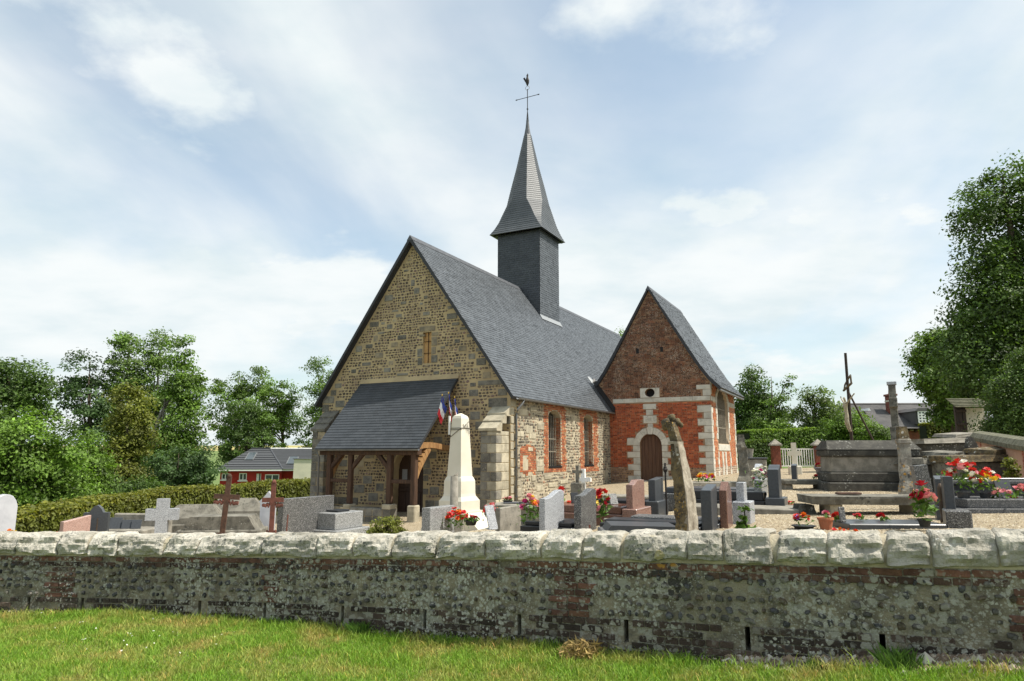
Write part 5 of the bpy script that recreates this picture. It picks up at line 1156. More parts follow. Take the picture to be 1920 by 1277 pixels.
crown('foliage', [(0,0,.22,.34,.28,.24),(-.12,0,.2,.26,.2,.2),(.16,0,.24,.22,.2,.2)], 6000, .028, .05, 'leaf_gold', sh, .6); MB().tube([(0,0,-.1),(0,0,.3)], .03, 5).build('stem', 'bark', sh)
# war memorial
MD = 18.6; p = spot(862, MD); mon = thing('war_memorial', 'tall cream stone obelisk on a stepped plinth, hung with wire and flags', 'memorial', p, -R(36))
def zpx(y): return hz(y, MD)-p.z
k = MD/1297*.72                                         # plinth half widths measured off the silhouette
MB().box(-.6, .6, -.6, .6, -.4, zpx(990)-.02, .03).build('step', 'cream_stone', mon)
mb = MB(); z0, z1 = zpx(968)-.12, zpx(966)
for lev_ in [[(.47,zpx(990)),(.47,zpx(957))],[(.385,zpx(957)),(.385,zpx(938)),(.37,zpx(937)),(.31,zpx(930)),(.298,zpx(925)),(.293,zpx(902)),(.265,zpx(896)),(.238,zpx(893)),(.16,zpx(785)),(.13,zpx(780)),(.015,zpx(775))]]:
    vs = []; n = len(lev_)
    for a, z in lev_: vs += [(a,-a,z),(a,a,z),(-a,a,z),(-a,-a,z)]
    mb.add(vs, [(i*4+j, i*4+(j+1) % 4, (i+1)*4+(j+1) % 4, (i+1)*4+j) for i in range(n-1) for j in range(4)]+[(3,2,1,0), tuple(range((n-1)*4, n*4))])
mb.build('obelisk', 'cream_stone', mon)
for a in range(4):                                       # sloping foot stones, one to each side
    f = MB().prism([(.46,-.35),(1.06,-.35),(1.04,zpx(993)),(.475,zpx(960))], -.36, .36); o = f.build('foot_stone', 'cream_stone', mon); o.rotation_euler = (0,0,R(90*a))
mb = MB(); c_ = lambda z, e_=.012: float(np.interp(z, [zpx(893),zpx(785)], [.238,.16]))+e_
for z_a, z_b in ((zpx(803),zpx(803)),(zpx(806),zpx(789))):
    q = [(c_(z_a),-c_(z_a),z_a),(c_(z_b),c_(z_b),z_b),(-c_(z_b),c_(z_b),z_b),(-c_(z_a),-c_(z_a),z_a),(c_(z_a),-c_(z_a),z_a)]
    for u, v in zip(q[:-1], q[1:]): mb.tube([u, v], .009, 4)
z_a, z_b = zpx(820), zpx(803); mb.tube([(-c_(z_a),-c_(z_a),z_a),(c_(z_b),-c_(z_b),z_b)], .009, 4)
for s_ in (0, .1, .18): mb.tube([(c_(zpx(800)), -.1+s_, zpx(796)), (c_(zpx(800))+.02, -.05+s_, zpx(803+60*s_))], .008, 4)
mb.build('wiring', 'wire', mon)
MB().tube([(-.24,-.17,zpx(815)),(-.24,-.17,zpx(780))], .03, 8).build('flag_holder', 'white_paint', mon)
for x0, y0, x1, y1, lb_ in ((836,800,829,742,'tricolour flag on the memorial drooping furthest over the porch roof'),(842,800,841,738,'middle tricolour flag standing behind the obelisk'),(850,800,852,746,'tricolour flag nearest the chapel on the memorial')):
    a, b = at(x0,y0,MD+.35), at(x1,y1,MD+.35); fl = thing('flag', lb_, 'flag', a, 0, 'flags on the war memorial')
    MB().tube([(0,0,0), b-a], .008, 6).build('pole', 'bronze_brown', fl); MB().blob(b-a+Vector((0,0,.02)), (.018,.018,.03), 6, 4).build('finial', 'gold', fl)
    H = Vector((.13,0,-.36)) if x0 < 838 else Vector((.09,0,-.34)); Fv = Vector((-.13,.04,-.50)) if x0 < 838 else Vector((.02,.05,-.52)); nu, nv = 6, 9
    for bi, cn in enumerate(('flag_blue','flag_white','flag_red')):
        vs = []
        for i in range(nu+1):
            for j in range(nv+1):
                uu = (bi+i/nu)/3; vv = j/nv; q = (b-a)+H*(vv*(1-.15*uu))+Fv*uu+Vector((.012*math.sin(vv*7), .06*math.sin(vv*8+uu*3), .01*math.sin(vv*9)))
                vs.append(q)
        MB().add(vs, [(i*(nv+1)+j, (i+1)*(nv+1)+j, (i+1)*(nv+1)+j+1, i*(nv+1)+j+1) for i in range(nu) for j in range(nv)]).build('cloth_band', cn, fl, True)
# centre group
grave('gravestone', 'pale speckled granite gravestone in front of the memorial foot', 808, 12.2, .80, .18, 953, 'granite_grey', 'flat', None)
p = spot(852, 14); col_ = thing('broken_column', 'broken grey stone column on a moulded pedestal before the obelisk', 'monument', p); h = hz(889,14)-p.z
MB().lathe([(.13,hz(962,14)-p.z),(.14,hz(958,14)-p.z),(.10,hz(952,14)-p.z),(.082,hz(948,14)-p.z),(.075,h-.04)], 14).build('pedestal_moulding', 'concrete', col_, True)
vs = []; n = 14
for k in range(n): a = 2*math.pi*k/n; vs.append((.076*math.cos(a), .076*math.sin(a), h-.3))
for k in range(n): a = 2*math.pi*k/n; vs.append((.074*math.cos(a), .074*math.sin(a), h-.02+.05*math.cos(a)))
MB().add(vs, [(k, (k+1) % n, n+(k+1) % n, n+k) for k in range(n)]+[tuple(range(n,2*n))]).build('shaft', 'concrete', col_)
MB().box(-.2, .2, -.2, .2, -.2, hz(962,14)-p.z, .03).build('pedestal', 'concrete', col_)
flowers('flower_pot', 'bright red geraniums at the foot of the broken column', spot(857, 12.6)+Vector((0,0,.14)), ['red','red','orange'], 30, .2, .34, .05, None, leafn=90)
flowers('flower_bowl', 'small bowl of dark red flowers beside the red geraniums', spot(884, 12.4)+Vector((0,0,.2)), ['crimson','red'], 9, .1, .08, .035, 'plastic_dark', .11, .08)
flowers('flower_pot', 'orange-red flowers beside the leaning book plaque', spot(922, 14.5)+Vector((0,0,.2)), ['red','orange','pink'], 16, .18, .34, .05, None, leafn=70)
plaque('tall grey leaning plaque in front of the rough concrete headstone', spot(926, 11.6)+Vector((0,0,.12)), .2, .40, 'granite_light', .8, .3)
grave('gravestone', 'rough concrete headstone between the flower bouquet and the leaning plaque', 938, 12, .80, .10, 953, 'concrete', 'flat', None)
p = spot(965, 17); t_ = thing('tomb', 'flat pale stone table tomb with slates lying on it', 'tomb', p, -A1, 'old stone tombs'); h = hz(946,17)-p.z
MB().box(-.55, .6, -.1, .9, -.3, h-.08, .03).build('chest', 'concrete', t_); MB().box(-.72, .75, -.2, 1.0, h-.08, h, .02).build('slab', 'concrete', t_)
for x_, y_, a_ in ((-.2,.3,.3),(.3,.2,.8),(.2,.55,.1)): o = MB().box(-.22, .22, -.15, .15, 0, .03, .006).build('loose_slate', 'lead', t_); o.location = (x_, y_, h+.002+.031*(x_ > .25)); o.rotation_euler = (0,0,a_)
flowers('flower_bowl', 'bowl of dried reddish flowers on the table tomb', Lp(965,17,-.4,.4,h+.001), ['dull','dull','pink'], 10, .13, .07, .04, 'plastic_dark', .13, .06, leafn=20)
flowers('bouquet', 'mixed bouquet of pink, yellow and magenta flowers beside the light granite gravestone', spot(996, 11.6)+Vector((0,0,.05)), ['pink','yellow','orange','magenta','pink'], 26, .17, .42, .055, 'plastic_dark', .08, .12, 110)
grave('gravestone', 'light grey speckled granite gravestone with a wave-shaped top', 1021.5, 10.6, .74, .10, 922, 'granite_light', 'wave', None)
flowers('flower_pot', 'red flowers between the light and the dark speckled gravestones', spot(1067, 13.4)+Vector((0,0,.15)), ['red','red','orange'], 14, .12, .3, .045, None, leafn=50)
grave('gravestone', 'dark speckled granite gravestone with a wave-shaped top, leaning back', 1088, 10.9, .68, .12, 917, 'granite_dark', 'wave', None, (.9,.14,'polished_black'), lean=R(-1.5))
tag(MB().tube([spot(1104,9.2), spot(1104,9.2)+Vector((0,0,hz(984,9.2)-spot(1104,9.2).z))], .012, 5).build('stake', 'rust_red'), 'short rusty iron stub rising behind the wall coping', 'stake')
flowers('bouquet', 'pink lilies with long green leaves beside the dark speckled gravestone', spot(1130, 12.0)+Vector((0,0,.08)), ['pink','red','crimson'], 7, .1, .5, .07, None, leafn=70)
p = spot(1083, 20.5); stonecross('stone_cross', 'small weathered grey stone cross on a tall pedestal before the nave wall', p, -.4, hz(873,20.5)-p.z, .3, .09, .09, 'old_concrete', .86, (.34, (hz(905,20.5)-p.z)))
p = spot(1094, 21.5); stonecross('white_cross', 'white painted cross beside the small weathered stone cross', p, -.5, hz(879,21.5)-p.z, .5, .12, .08, 'white_paint', .72, None)
flowers('window_box', 'row of red and orange begonias on a tomb below the nave windows', spot(1117, 20)+Vector((0,0,.34)), ['red','orange','red'], 30, .34, .16, .05, None, leafn=70)
p = spot(1120, 20.5); t_ = thing('tomb', 'long low grey stone tomb under the begonias', 'tomb', p, -A1, 'old stone tombs'); MB().box(-.7, 1.6, -.1, .8, -.3, .33, .02).build('slab', 'concrete', t_)
grave('gravestone', 'pink polished granite gravestone with hump-shaped top and stepped base', 1185.5, 12.2, .72, .12, 901, 'polished_pink', 'hook', (.09,.24), (1.55,.27,'polished_red'))
for i, (x_, m_, lb_) in enumerate(((1140,'polished_black','black plaque on the dark slab behind the pink gravestone'),(1152,'gold','gilt-edged plaque on the dark slab behind the pink gravestone'),(1166,'granite_grey','grey plaque nearest the pink gravestone'))):
    plaque(lb_, Lp(1185.5, 12.2, -1.25+i*.38, .45, .272), .17, .2, m_, .5, .35)
flowers('bouquet', 'pink paper tulip standing on the dark slab', Lp(1185.5,12.2,-1.45,.2,.272), ['pink','red'], 3, .05, .3, .07, None, leafn=14)
grave('gravestone', 'slate-grey polished gravestone with slanted top in front of the chapel door', 1228, 13.6, .60, .14, 896, 'polished_grey', 'slant', (.07,.3), (1.3,.3,'polished_black'))
p = spot(1195, 9.6); t_ = thing('tomb', 'low black polished slab lying just behind the wall', 'tomb', p, -A1+.45, 'low granite tombs'); h = hz(982,9.6)-p.z
MB().box(-.52, .55, -.3, .45, -.2, h*.5, .015).build('kerb', 'granite_dark', t_); MB().prism([(-.46,h*.5),(.5,h*.5),(.48,h*.9),(-.4,h)], -.24, .4).build('slab', 'polished_grey', t_)
p = spot(1205, 11); t_ = thing('tomb', 'cream concrete kerb filled with gravel behind the black slab', 'tomb', p, -A1+.4, 'low granite tombs')
for q in ((-.6,.5,-.3,-.22),(-.6,.5,.42,.5),(.42,.5,-.22,.42),(-.6,-.52,-.22,.42)): MB().box(q[0], q[1], q[2], q[3], -.2, .10, .012).build('kerb', 'concrete', t_)
MB().box(-.52, .42, -.22, .42, -.2, .07).build('gravel_fill', 'gravel', t_)
tag(MB().tube([spot(1248,14), spot(1248,14)+Vector((0,0,hz(868,14)-spot(1248,14).z))], .02, 6).blob(spot(1248,14)+Vector((0,0,hz(880,14)-spot(1248,14).z)), (.05,.05,.07), 6, 4).build('iron_finial', 'iron'), 'small dark iron grave finial seen against the chapel door jamb', 'ornament')
# old mossy cross shaft, leaning
OD = 8.7; p = spot(1283, OD); r_ = thing('leaning_cross', 'tall mossy broken stone cross leaning in front of the chapel', 'cross', p, -A1-.33, 'stone and iron crosses')
H = hz(832,OD)-p.z
def rockprism(levels, seg=10, amp=.012, seed=0.0):        # stacked rectangles (x0,x1,y0,y1,z) with rough surfaces
    mb = MB(); vs = []; n = 16
    for (x0, x1, y0, y1, z) in levels:
        for k in range(n):
            s_ = k/4; e_ = int(s_); f = s_-e_
            q = [(x0+(x1-x0)*f, y0), (x1, y0+(y1-y0)*f), (x1-(x1-x0)*f, y1), (x0, y1-(y1-y0)*f)][e_ % 4]
            nz_ = mnoise.fractal(Vector((q[0]*9+seed, q[1]*9, z*7)), .9, 2.0, 4)*amp; dx, dy = q[0]-(x0+x1)/2, q[1]-(y0+y1)/2; L = math.hypot(dx, dy)+1e-6
            vs.append((q[0]+dx/L*nz_, q[1]+dy/L*nz_, z))
    m = len(levels); mb.add(vs, [(i*n+k, i*n+(k+1) % n, (i+1)*n+(k+1) % n, (i+1)*n+k) for i in range(m-1) for k in range(n)]+[tuple(range(n))[::-1], tuple(range((m-1)*n, m*n))]); return mb
def lev(prof, N):                                        # interpolate profile rows
    prof = np.array(prof); zz = np.linspace(prof[0,4], prof[-1,4], N); return [tuple(np.interp(z, prof[:,4], prof[:,i]) for i in range(4))+(z,) for z in zz]
SHP = [(-.14,.03,0,.23,-.2),(-.16,.005,0,.20,H*.45),(-.19,-.05,0,.165,H*.78),(-.205,-.10,.02,.13,H)]
rockprism(lev(SHP, 34), amp=.022).build('shaft', 'moss_stone', r_)
rockprism(lev([(b-.04, b+.016, c_+.004, d_+.008, z) for a, b, c_, d_, z in SHP], 34), amp=.018, seed=4).build('lit_face', 'lit_grey_moss', r_)  # paler lichened slab, the sunlit side painted into its colour
rockprism(lev([(-.215,-.085,.012,.15,H),(-.215,-.085,.012,.15,H+.03)], 4), amp=.012, seed=9).build('moulding', 'lit_grey_moss', r_)
H2 = hz(790,OD)-p.z
rockprism(lev([(-.205,-.09,.03,.14,H+.034),(-.27,-.17,.03,.14,H2)], 10), amp=.018, seed=2).build('cross_stem', 'moss_stone', r_)
hd = MB()
for q, rr in (((-.29,.09,H2-.02),.075),((-.24,.14,H2+.05),.06),((-.17,.16,H2+.0),.05),((-.33,.12,H2-.06),.05),((-.13,.18,H2-.04),.035)): hd.blob(q, (rr,rr*.8,rr), 9, 7, None, .15)
hd.build('cross_head', 'moss_stone', r_, True)
# right-hand group
p = gspot(1345, 922); t_ = thing('tomb', 'long stone bench-like slab in front of the chapel side wall', 'tomb', p, -A1+.55, 'old stone tombs')
MB().box(-1.1, 1.1, -.3, .3, hz(915,p.y)-p.z, hz(903,p.y)-p.z, .02).build('slab', 'concrete', t_)
for q in (-.7, .7): MB().box(q-.12, q+.12, -.25, .25, -.2, hz(915,p.y)-p.z-.002, .02).build('support', 'concrete', t_)
flowers('flower_bowl', 'yellow, orange and pink flowers at the chapel corner on the bench-like slab', Vector((at(1322,900,p.y).x, p.y, hz(903,p.y)+.0)), ['yellow','orange','magenta','yellow'], 22, .3, .18, .07, None, leafn=40)
grave('gravestone', 'grey blue polished gravestone with slanted top near the mossy cross', 1332, 9.9, .42, .15, 910, 'polished_grey', 'slant', None, (1.5,.10,'polished_black'))
grave('gravestone', 'reddish brown polished gravestone with pointed top', 1361, 10.2, .40, .11, 904, 'polished_red', 'gable', None, (1.4,.12,'granite_dark'))
grave('gravestone', 'slim pale concrete headstone on a grey block base', 1394, 10.8, .27, .12, 905, 'granite_light', 'flat', (.09,.33))
P = spot(1393, 9.0); pl_ = thing('weed_plant', 'tall green weed growing in front of the slim pale headstone', 'plant', P)
crown('leaves', [(0,0,.12,.09,.08,.12),(0,0,.27,.05,.05,.12)], 160, .07, .03, 'stalk', pl_, .3, 12); MB().tube([(0,0,-.05),(0,0,.36)], .008, 5).build('stem', 'stalk', pl_)
p = spot(1340, 14.8); t_ = thing('tomb', 'grey polished double tomb with white plaques behind the blue-grey gravestone', 'tomb', p, -A1, 'low granite tombs')
MB().box(-1.2, .9, -.2, .9, -.2, .30, .015).build('kerb', 'granite_dark', t_); MB().box(-1.05, .8, -.1, .8, .30, .42, .015).build('slab', 'polished_grey', t_); MB().box(.81, .96, -.1, .8, .30, .62, .015).build('headstone', 'granite_grey', t_)
flowers('flower_vase', 'dark vase of white and pink daisies beside the black gravestone', gspot(1430, 957), ['white','white','white','magenta'], 30, .17, .52, .045, 'plastic_dark', .085, .34, 90)
g_ = grave('gravestone', 'black polished gravestone with wave-shaped top behind the vase of daisies', 1460, 13.2, .42, .2, 872, 'polished_grey', 'wave', (.09,.24), (1.5,.34,'polished_black'))
grave('gravestone', 'pale polished granite headstone with a carved photograph plaque', 1427, 15.8, .55, .14, 870, 'granite_light', 'round', (.05,.2))
p = spot(1445, 12.8); t_ = thing('kerb_stone', 'pale concrete footing under the black gravestone and vase', 'tomb', p, -A1, 'low granite tombs'); MB().box(-1.6, .6, -.45, .75, -.3, .10, .015).build('kerb', 'concrete', t_)
p = spot(1396, 19); r_ = thing('draped_pillar', 'old leaning carved stone pillar close to the chapel corner', 'monument', p, -.3); h = hz(815,19)-p.z
rockprism(lev([(-.22,.22,-.2,.2,-.2),(-.19,.19,-.17,.17,.28),(-.13,.13,-.12,.12,.4),(-.12,.10,-.11,.11,h*.72),(-.16,.10,-.12,.12,h*.78),(-.17,.06,-.12,.12,h*.84),(-.12,.06,-.1,.1,h*.88),(-.12,.04,-.1,.1,h)], 26), amp=.03).build('shaft', 'old_concrete', r_)
p = spot(1414, 24); t_ = thing('water_tank', 'grey concrete tank with green lid and a pot on it', 'tank', p, -.3); h = hz(858,24)-p.z
MB().box(-.42, .42, -.4, .4, -.2, h-.05, .03).build('tank', 'concrete', t_); MB().box(-.46, .46, -.44, .44, h-.05, h, .015).build('lid', 'planter_grey', t_)
tag(MB().lathe([(.13,0),(.2,.3),(.21,.31),(.18,.31),(.16,.25)], 12, Vector((p.x-.15, p.y, p.z+h))).build('plant_pot', 'concrete'), 'empty pale pot standing on the water tank', 'pot')
p = spot(1492, 30); stonecross('white_cross', 'cream stone cross standing in front of the white gate', p, -.25, hz(830,30)-p.z, .55, .2, .16, 'cream_stone', .66, (.5,.35))
p = spot(1500, 19.5); t_ = thing('tomb', 'raised stone table tomb on block legs left of the sarcophagus', 'tomb', p, -A1+.3, 'old stone tombs')
h = hz(899,19.5)-p.z; MB().box(-.5, 1.0, -.35, .45, h-.13, h, .02).build('slab', 'old_concrete', t_)
for q in (-.35, .75): MB().box(q-.1, q+.1, -.25, .3, -.2, h-.132, .02).build('leg', 'concrete', t_)
p2 = p.copy(); p2.z += h; r_ = thing('gravestone', 'small dark granite headstone standing on the raised table tomb', 'gravestone', p2+Vector((-.06,.05,0)), -A1, GR); link('stele', fixn(stele_mesh(.3, .14, hz(870,19.5)-p2.z, 'slant').mesh('stele', 'polished_grey')), r_)
flowers('flower_pot', 'single red rose bloom on the raised table tomb', p2+Vector((.45,.0,0)), ['pink','red'], 5, .08, .12, .06, None, leafn=14)
SD = 18.6; p = spot(1628, SD); t_ = thing('sarcophagus', 'massive grey concrete sarcophagus tomb with blackened sloping lid', 'tomb', p, -.16, 'old stone tombs')
Z = lambda y: hz(y, SD)-p.z
MB().box(-1.2, 1.2, -.72, .72, -.3, Z(903), .03).build('plinth', 'black_crust', t_); MB().box(-1.12, 1.12, -.62, .62, Z(903), Z(885), .03).build('base_moulding', 'black_crust', t_)
MB().box(-1.04, 1.04, -.52, .52, Z(885), Z(856), .02).build('chest', 'concrete', t_); MB().box(-1.12, 1.12, -.6, .6, Z(856), Z(843), .03).build('cornice', 'black_crust', t_)
a = 1.15; MB().add([(-a,-.62,Z(843)),(a,-.62,Z(843)),(a,.62,Z(843)),(-a,.62,Z(843)),(-a+.1,-.22,Z(826)),(a-.1,-.22,Z(826)),(a-.1,.22,Z(826)),(-a+.1,.22,Z(826))], [(0,1,5,4),(1,2,6,5),(2,3,7,6),(3,0,4,7),(4,5,6,7)]).build('lid', 'black_crust', t_)
up = gspot(1542, 916); ur = thing('stone_urn', 'grey garden urn with dried dark red flowers before the sarcophagus', 'urn', up, 0, FG); h = hz(876,up.y)-up.z; hb = hz(908,up.y)-up.z
MB().box(-.19, .19, -.19, .19, -.15, hb, .02).build('pedestal', 'concrete', ur); MB().lathe([(.10,0),(.11,.03),(.05,.07),(.05,.12),(.12,.2),(.14,(h-hb)*.8),(.19,(h-hb)*.93),(.19,h-hb)], 14, (0,0,hb)).build('urn', 'urn_grey', ur, True)
flowers('dried_flowers', 'dried dark red blooms spilling over the garden urn', up+Vector((.03,0,h-.03)), ['dull','crimson'], 16, .18, .14, .05, None, leafn=24)
BD = 12.0; p = spot(1624, BD); t_ = thing('tomb', 'bench-like old stone slab tomb on two cream block legs', 'tomb', p, -.10, 'old stone tombs'); Z = lambda y: hz(y, BD)-p.z
rockprism(lev([(-1.02,1.02,-.35,.45,Z(944)),(-1.04,1.04,-.38,.48,Z(929)+.0)], 4), amp=.02).build('slab', 'old_concrete', t_)
for q in (-.62, .72): MB().box(q-.10, q+.10, -.28, .3, -.2, Z(944)-.0, .015).build('leg', 'pale_stone', t_)
rockprism(lev([(-1.16,-.85,-.1,.5,-.15),(-1.1,-.9,0,.45,Z(948))], 6), amp=.06, seed=3).build('rubble_end', 'black_crust', t_)
MB().box(-.5, -.1, -.05, .12, Z(929)+.012, Z(929)+.05, .015).build('rusty_fitting', 'rust', t_)
p = spot(1700, 12.9); r_ = thing('cross_shaft', 'lichen-spotted square stone cross shaft at the end of the bench-like tomb', 'cross', p, -.15, 'stone and iron crosses'); Z = lambda y: hz(y, 12.9)-p.z
rockprism(lev([(-.13,.13,-.12,.12,-.1),(-.12,.12,-.11,.11,Z(912)),(-.095,.095,-.085,.085,Z(905)),(-.085,.085,-.08,.08,Z(832))], 22), amp=.012, seed=6).build('shaft', 'lichen_cross', r_)
MB().box(-.105, .105, -.1, .1, Z(832), Z(823), .012).build('collar', 'lichen_cross', r_); rockprism(lev([(-.085,.085,-.08,.08,Z(823)),(-.075,.075,-.07,.07,Z(800))], 8), amp=.012, seed=8).build('head', 'moss_stone', r_)
p = spot(1688, 20.5); r_ = thing('tall_cross', 'tall plain concrete cross seen edge-on behind the sarcophagus', 'cross', p, R(61), 'stone and iron crosses'); Z = lambda y: hz(y, 20.5)-p.z
MB().box(-.16, .16, -.15, .15, -.2, Z(800), .02).build('pedestal', 'old_concrete', r_); MB().box(-.11, .11, -.10, .10, Z(800), Z(722), .015).build('shaft', 'old_concrete', r_)
MB().box(-.55, .55, -.11, .11, Z(765), Z(748), .015).build('arm', 'old_concrete', r_); MB().box(-.14, .14, -.13, .13, Z(722), Z(716), .01).build('cap', 'granite_light', r_)
p = gspot(1741, 965); r_ = thing('leaning_pillar', 'leaning speckled concrete pillar beside the lichen-spotted shaft', 'monument', p, -.2); h = hz(872,p.y)-p.z
o = MB().prism([(-.13,-.15),(.13,-.15),(.105,h*.86),(.105,h),(-.105,h),(-.105,h*.86)], -.09, .09).build('pillar', 'granite_dark', r_); o.rotation_euler = (0, R(-6), 0)
p = spot(1655, 9.8); t_ = thing('tomb', 'long low black polished slab just behind the wall coping', 'tomb', p, -.05, 'low granite tombs'); Z = lambda y: hz(y, 9.8)-p.z
MB().box(-.72, .68, -.45, .38, -.2, Z(993), .012).build('kerb', 'kerb_granite', t_); MB().box(-.66, .62, -.36, .34, Z(993), Z(978), .012).build('slab', 'polished_grey', t_)
for x_, lb_, c_ in ((1571,'red flower bloom at the end of the long black slab','red'),(1614,'dark red blooms on the far side of the long black slab','crimson'),(1660,'pair of deep red roses on the long black slab','crimson')):
    flowers('grave_flowers', lb_, Vector((at(x_,970,9.9).x, 9.95, p.z+Z(978)+.002)), [c_,'red'], 5, .07, .07, .045, None, leafn=16)
plaque('small dark upright plaque with white top on the long black slab', Vector((at(1577,970,9.8).x, 9.75, p.z+Z(978)+.002)), .1, .2, 'granite_dark', .3, .1)
for x_ in (1576, 1604, 1622): pass
flowers('grave_flowers', 'fallen red and orange petals along the kerb of the long black slab', Vector((at(1600,990,9.3).x, 9.34, p.z+Z(993)+.004)), ['red','orange'], 9, .3, .03, .035, None, leafn=0, flat=True)
flowers('flower_pot', 'terracotta pot with pink bloom at the head of the long black slab', gspot(1549, 993), ['magenta','pink'], 3, .04, .08, .04, 'terracotta', .10, .16, 8)
flowers('flower_bowl', 'shallow black tray of violet and red flowers on the gravel', gspot(1507, 992), ['violet','red','red','orange'], 14, .11, .14, .04, 'plastic_dark', .15, .05, 18)
flowers('bouquet', 'pink lilies and a crimson rose with tall green stems behind the wall', spot(1726, 9.2)+Vector((0,0,.05)), ['pink','pink','crimson'], 7, .11, .46, .08, 'plastic_dark', .08, .1, 110)
flowers('flower_bowl', 'terracotta dish with wilted red flowers on the gravel by the black gravestone', gspot(1484, 950), ['red','dull'], 6, .1, .05, .035, 'terracotta', .14, .05, 10)
grave('gravestone', 'slim dark polished gravestone behind the black one with speckled base', 1770, 10.6, .32, .12, 893, 'polished_grey', 'slant', (.04,.2))
g_ = grave('gravestone', 'black polished gravestone with pale slanted top on a speckled base', 1787, 9.7, .40, .12, 894, 'polished_grey', 'flat', None)
p = spot(1788, 9.5); MB().box(0, 0, 0, 0, 0, 0) ; t_ = thing('grave_block', 'dark speckled stone block below the black slanted gravestone', 'tomb', p, -A1, 'low granite tombs'); MB().box(-.14, .16, -.1, .42, -.2, hz(957,9.5)-p.z, .015).build('block', 'granite_dark', t_)
tag(MB().lathe([(.04,0),(.05,.03),(.03,.08),(.045,.2),(.03,.32),(.05,.42),(.045,.5),(.02,.56)], 8, Vector(spot(1762, 10.2))+Vector((0,0,.0))).build('carved_post', 'bronze_brown', None, True), 'small brown carved wooden figure post beside the slim dark gravestone', 'ornament')
p = gspot(1868, 962); t_ = thing('tomb', 'polished black grave slab crowded with bouquets', 'tomb', p, -.02, 'low granite tombs'); Z = lambda y: hz(y, p.y)-p.z
MB().box(-.55, 1.3, -.1, .95, -.2, Z(953), .012).build('kerb', 'kerb_granite', t_); MB().box(-.48, 1.25, -.02, .9, Z(953), Z(936), .012).build('slab', 'kerb_granite', t_)
MB().box(-.3, 1.3, .92, 1.06, Z(953), Z(900), .012).build('headstone', 'polished_grey', t_); MB().box(-.36, 1.3, .84, 1.1, Z(912), Z(905), .01).build('ledge', 'kerb_granite', t_)
q = p+Vector((-.32,.0,Z(953)))
flowers('bouquet', 'tall mixed bouquet of red, pink and yellow flowers in a grey planter', p+Vector((-.34,.28,Z(936))), ['red','red','pink','white','red'], 34, .26, .52, .06, 'planter_grey', .12, .12, 120)
flowers('bouquet', 'red carnations with yellow and cream blooms beside the tall mixed bouquet', p+Vector((.05,.3,Z(936))), ['red','red','yellow','white','yellow'], 30, .24, .36, .06, 'planter_grey', .1, .1, 60)
flowers('flower_pot', 'pot of deep orange chrysanthemums on the gravel edge', gspot(1893, 958), ['orange'], 60, .125, .16, .035, 'plastic_dark', .08, .12, 24)
flowers('bouquet', 'pink roses at the very edge of the picture on the black slab', p+Vector((.72,.25,Z(936))), ['pink','red','pink'], 18, .18, .22, .06, None, leafn=40)
flowers('bouquet', 'pale pink and cream blooms between the carnations and the chrysanthemums', p+Vector((.22,.12,Z(936))), ['pink','white'], 12, .15, .14, .06, None, leafn=20)
plaque('dark angel-shaped plaque behind the orange chrysanthemums', p+Vector((.42,.3,Z(936)+.002)), .3, .3, 'polished_grey', .1, .3)
# dark old tombs below the pink wall
for (x, d, L, yb, yt, lb_, m1, m2, rz_) in ((1775,22,1.9,875,822,'long dark tomb wall with pale sloping coping','black_crust','concrete',.12),(1752,17.5,1.1,905,858,'broken dark red-streaked tomb behind the leaning pillar','black_crust','old_concrete',.1),(1835,16.8,1.9,890,853,'long grey stone tomb with mossy displaced cover slabs','old_concrete','moss_stone',.08)):
    p = spot(x, d); t_ = thing('old_tomb', lb_, 'tomb', p, rz_, 'old stone tombs'); h = hz(yt, d)-p.z
    MB().box(-L/2, L/2, -.45, .45, -.3, h-.16, .03).build('chest', m1, t_); o = rockprism(lev([(-L/2-.08,L/2+.08,-.55,.55,h-.15),(-L/2-.05,L/2+.05,-.5,.5,h)], 4), amp=.04).build('cover', m2, t_); o.rotation_euler = (0, R(-1.5), 0)
    o = rockprism(lev([(.1,L/2+.2,-.4,.5,0),(.15,L/2+.1,-.38,.45,.1)], 4), amp=.04, seed=x).build('loose_slab', m2, t_); o.location = (0,0,h+.02); o.rotation_euler = (R(3), R(-4), .1)
p = spot(1838, 18.5); r_ = thing('leaning_slab', 'dark stone slab leaning against the pink wall', 'gravestone', p, .2); h = hz(817,18.5)-p.z
o = MB().prism([(-.16,-.1),(.16,-.1),(.16,h*.8),(.08,h*.95),(0,h),(-.08,h*.95),(-.16,h*.8)], -.06, .06).build('slab', 'black_crust', r_); o.rotation_euler = (0, R(-9), 0)

# ------------------------------------------------------------------ buildings and other things behind
mat('red_render', (.34,.024,.018), .85, (.29,.02,.015), 2); mat('cream_render', (.60,.57,.45), .9, (.52,.50,.40), 1.2); mat('white_trim', (.78,.78,.76), .5)
mat('window_glass', (.05,.065,.075), .08, spec=.7); mat('roof_dark', (.045,.047,.05), .6, (.035,.037,.04), 3); mat('roof_tile', (.07,.074,.08), .55, attr=True)
mat('house_roof', (.105,.10,.098), .7, (.07,.068,.068), 1.5, stretch=(1,1,.3)); mat('house_brick', (.20,.065,.04), .9, (.13,.045,.03), 6); mat('pink_render', (.50,.30,.20), .9, (.42,.24,.16), 1.5)
mat('mossy_tile', (.17,.165,.115), .95, (.10,.10,.06), 5, bump=.6, bs=30); mat('red_brick_plain', (.32,.09,.05), .9, (.22,.06,.04), 8); mat('weathered_wood', (.05,.035,.026), .8, (.03,.022,.017), 5, stretch=(6,6,.6))
HD = 78.0; g0 = at(497, 905, HD); g0.z = gz(g0.x, HD)
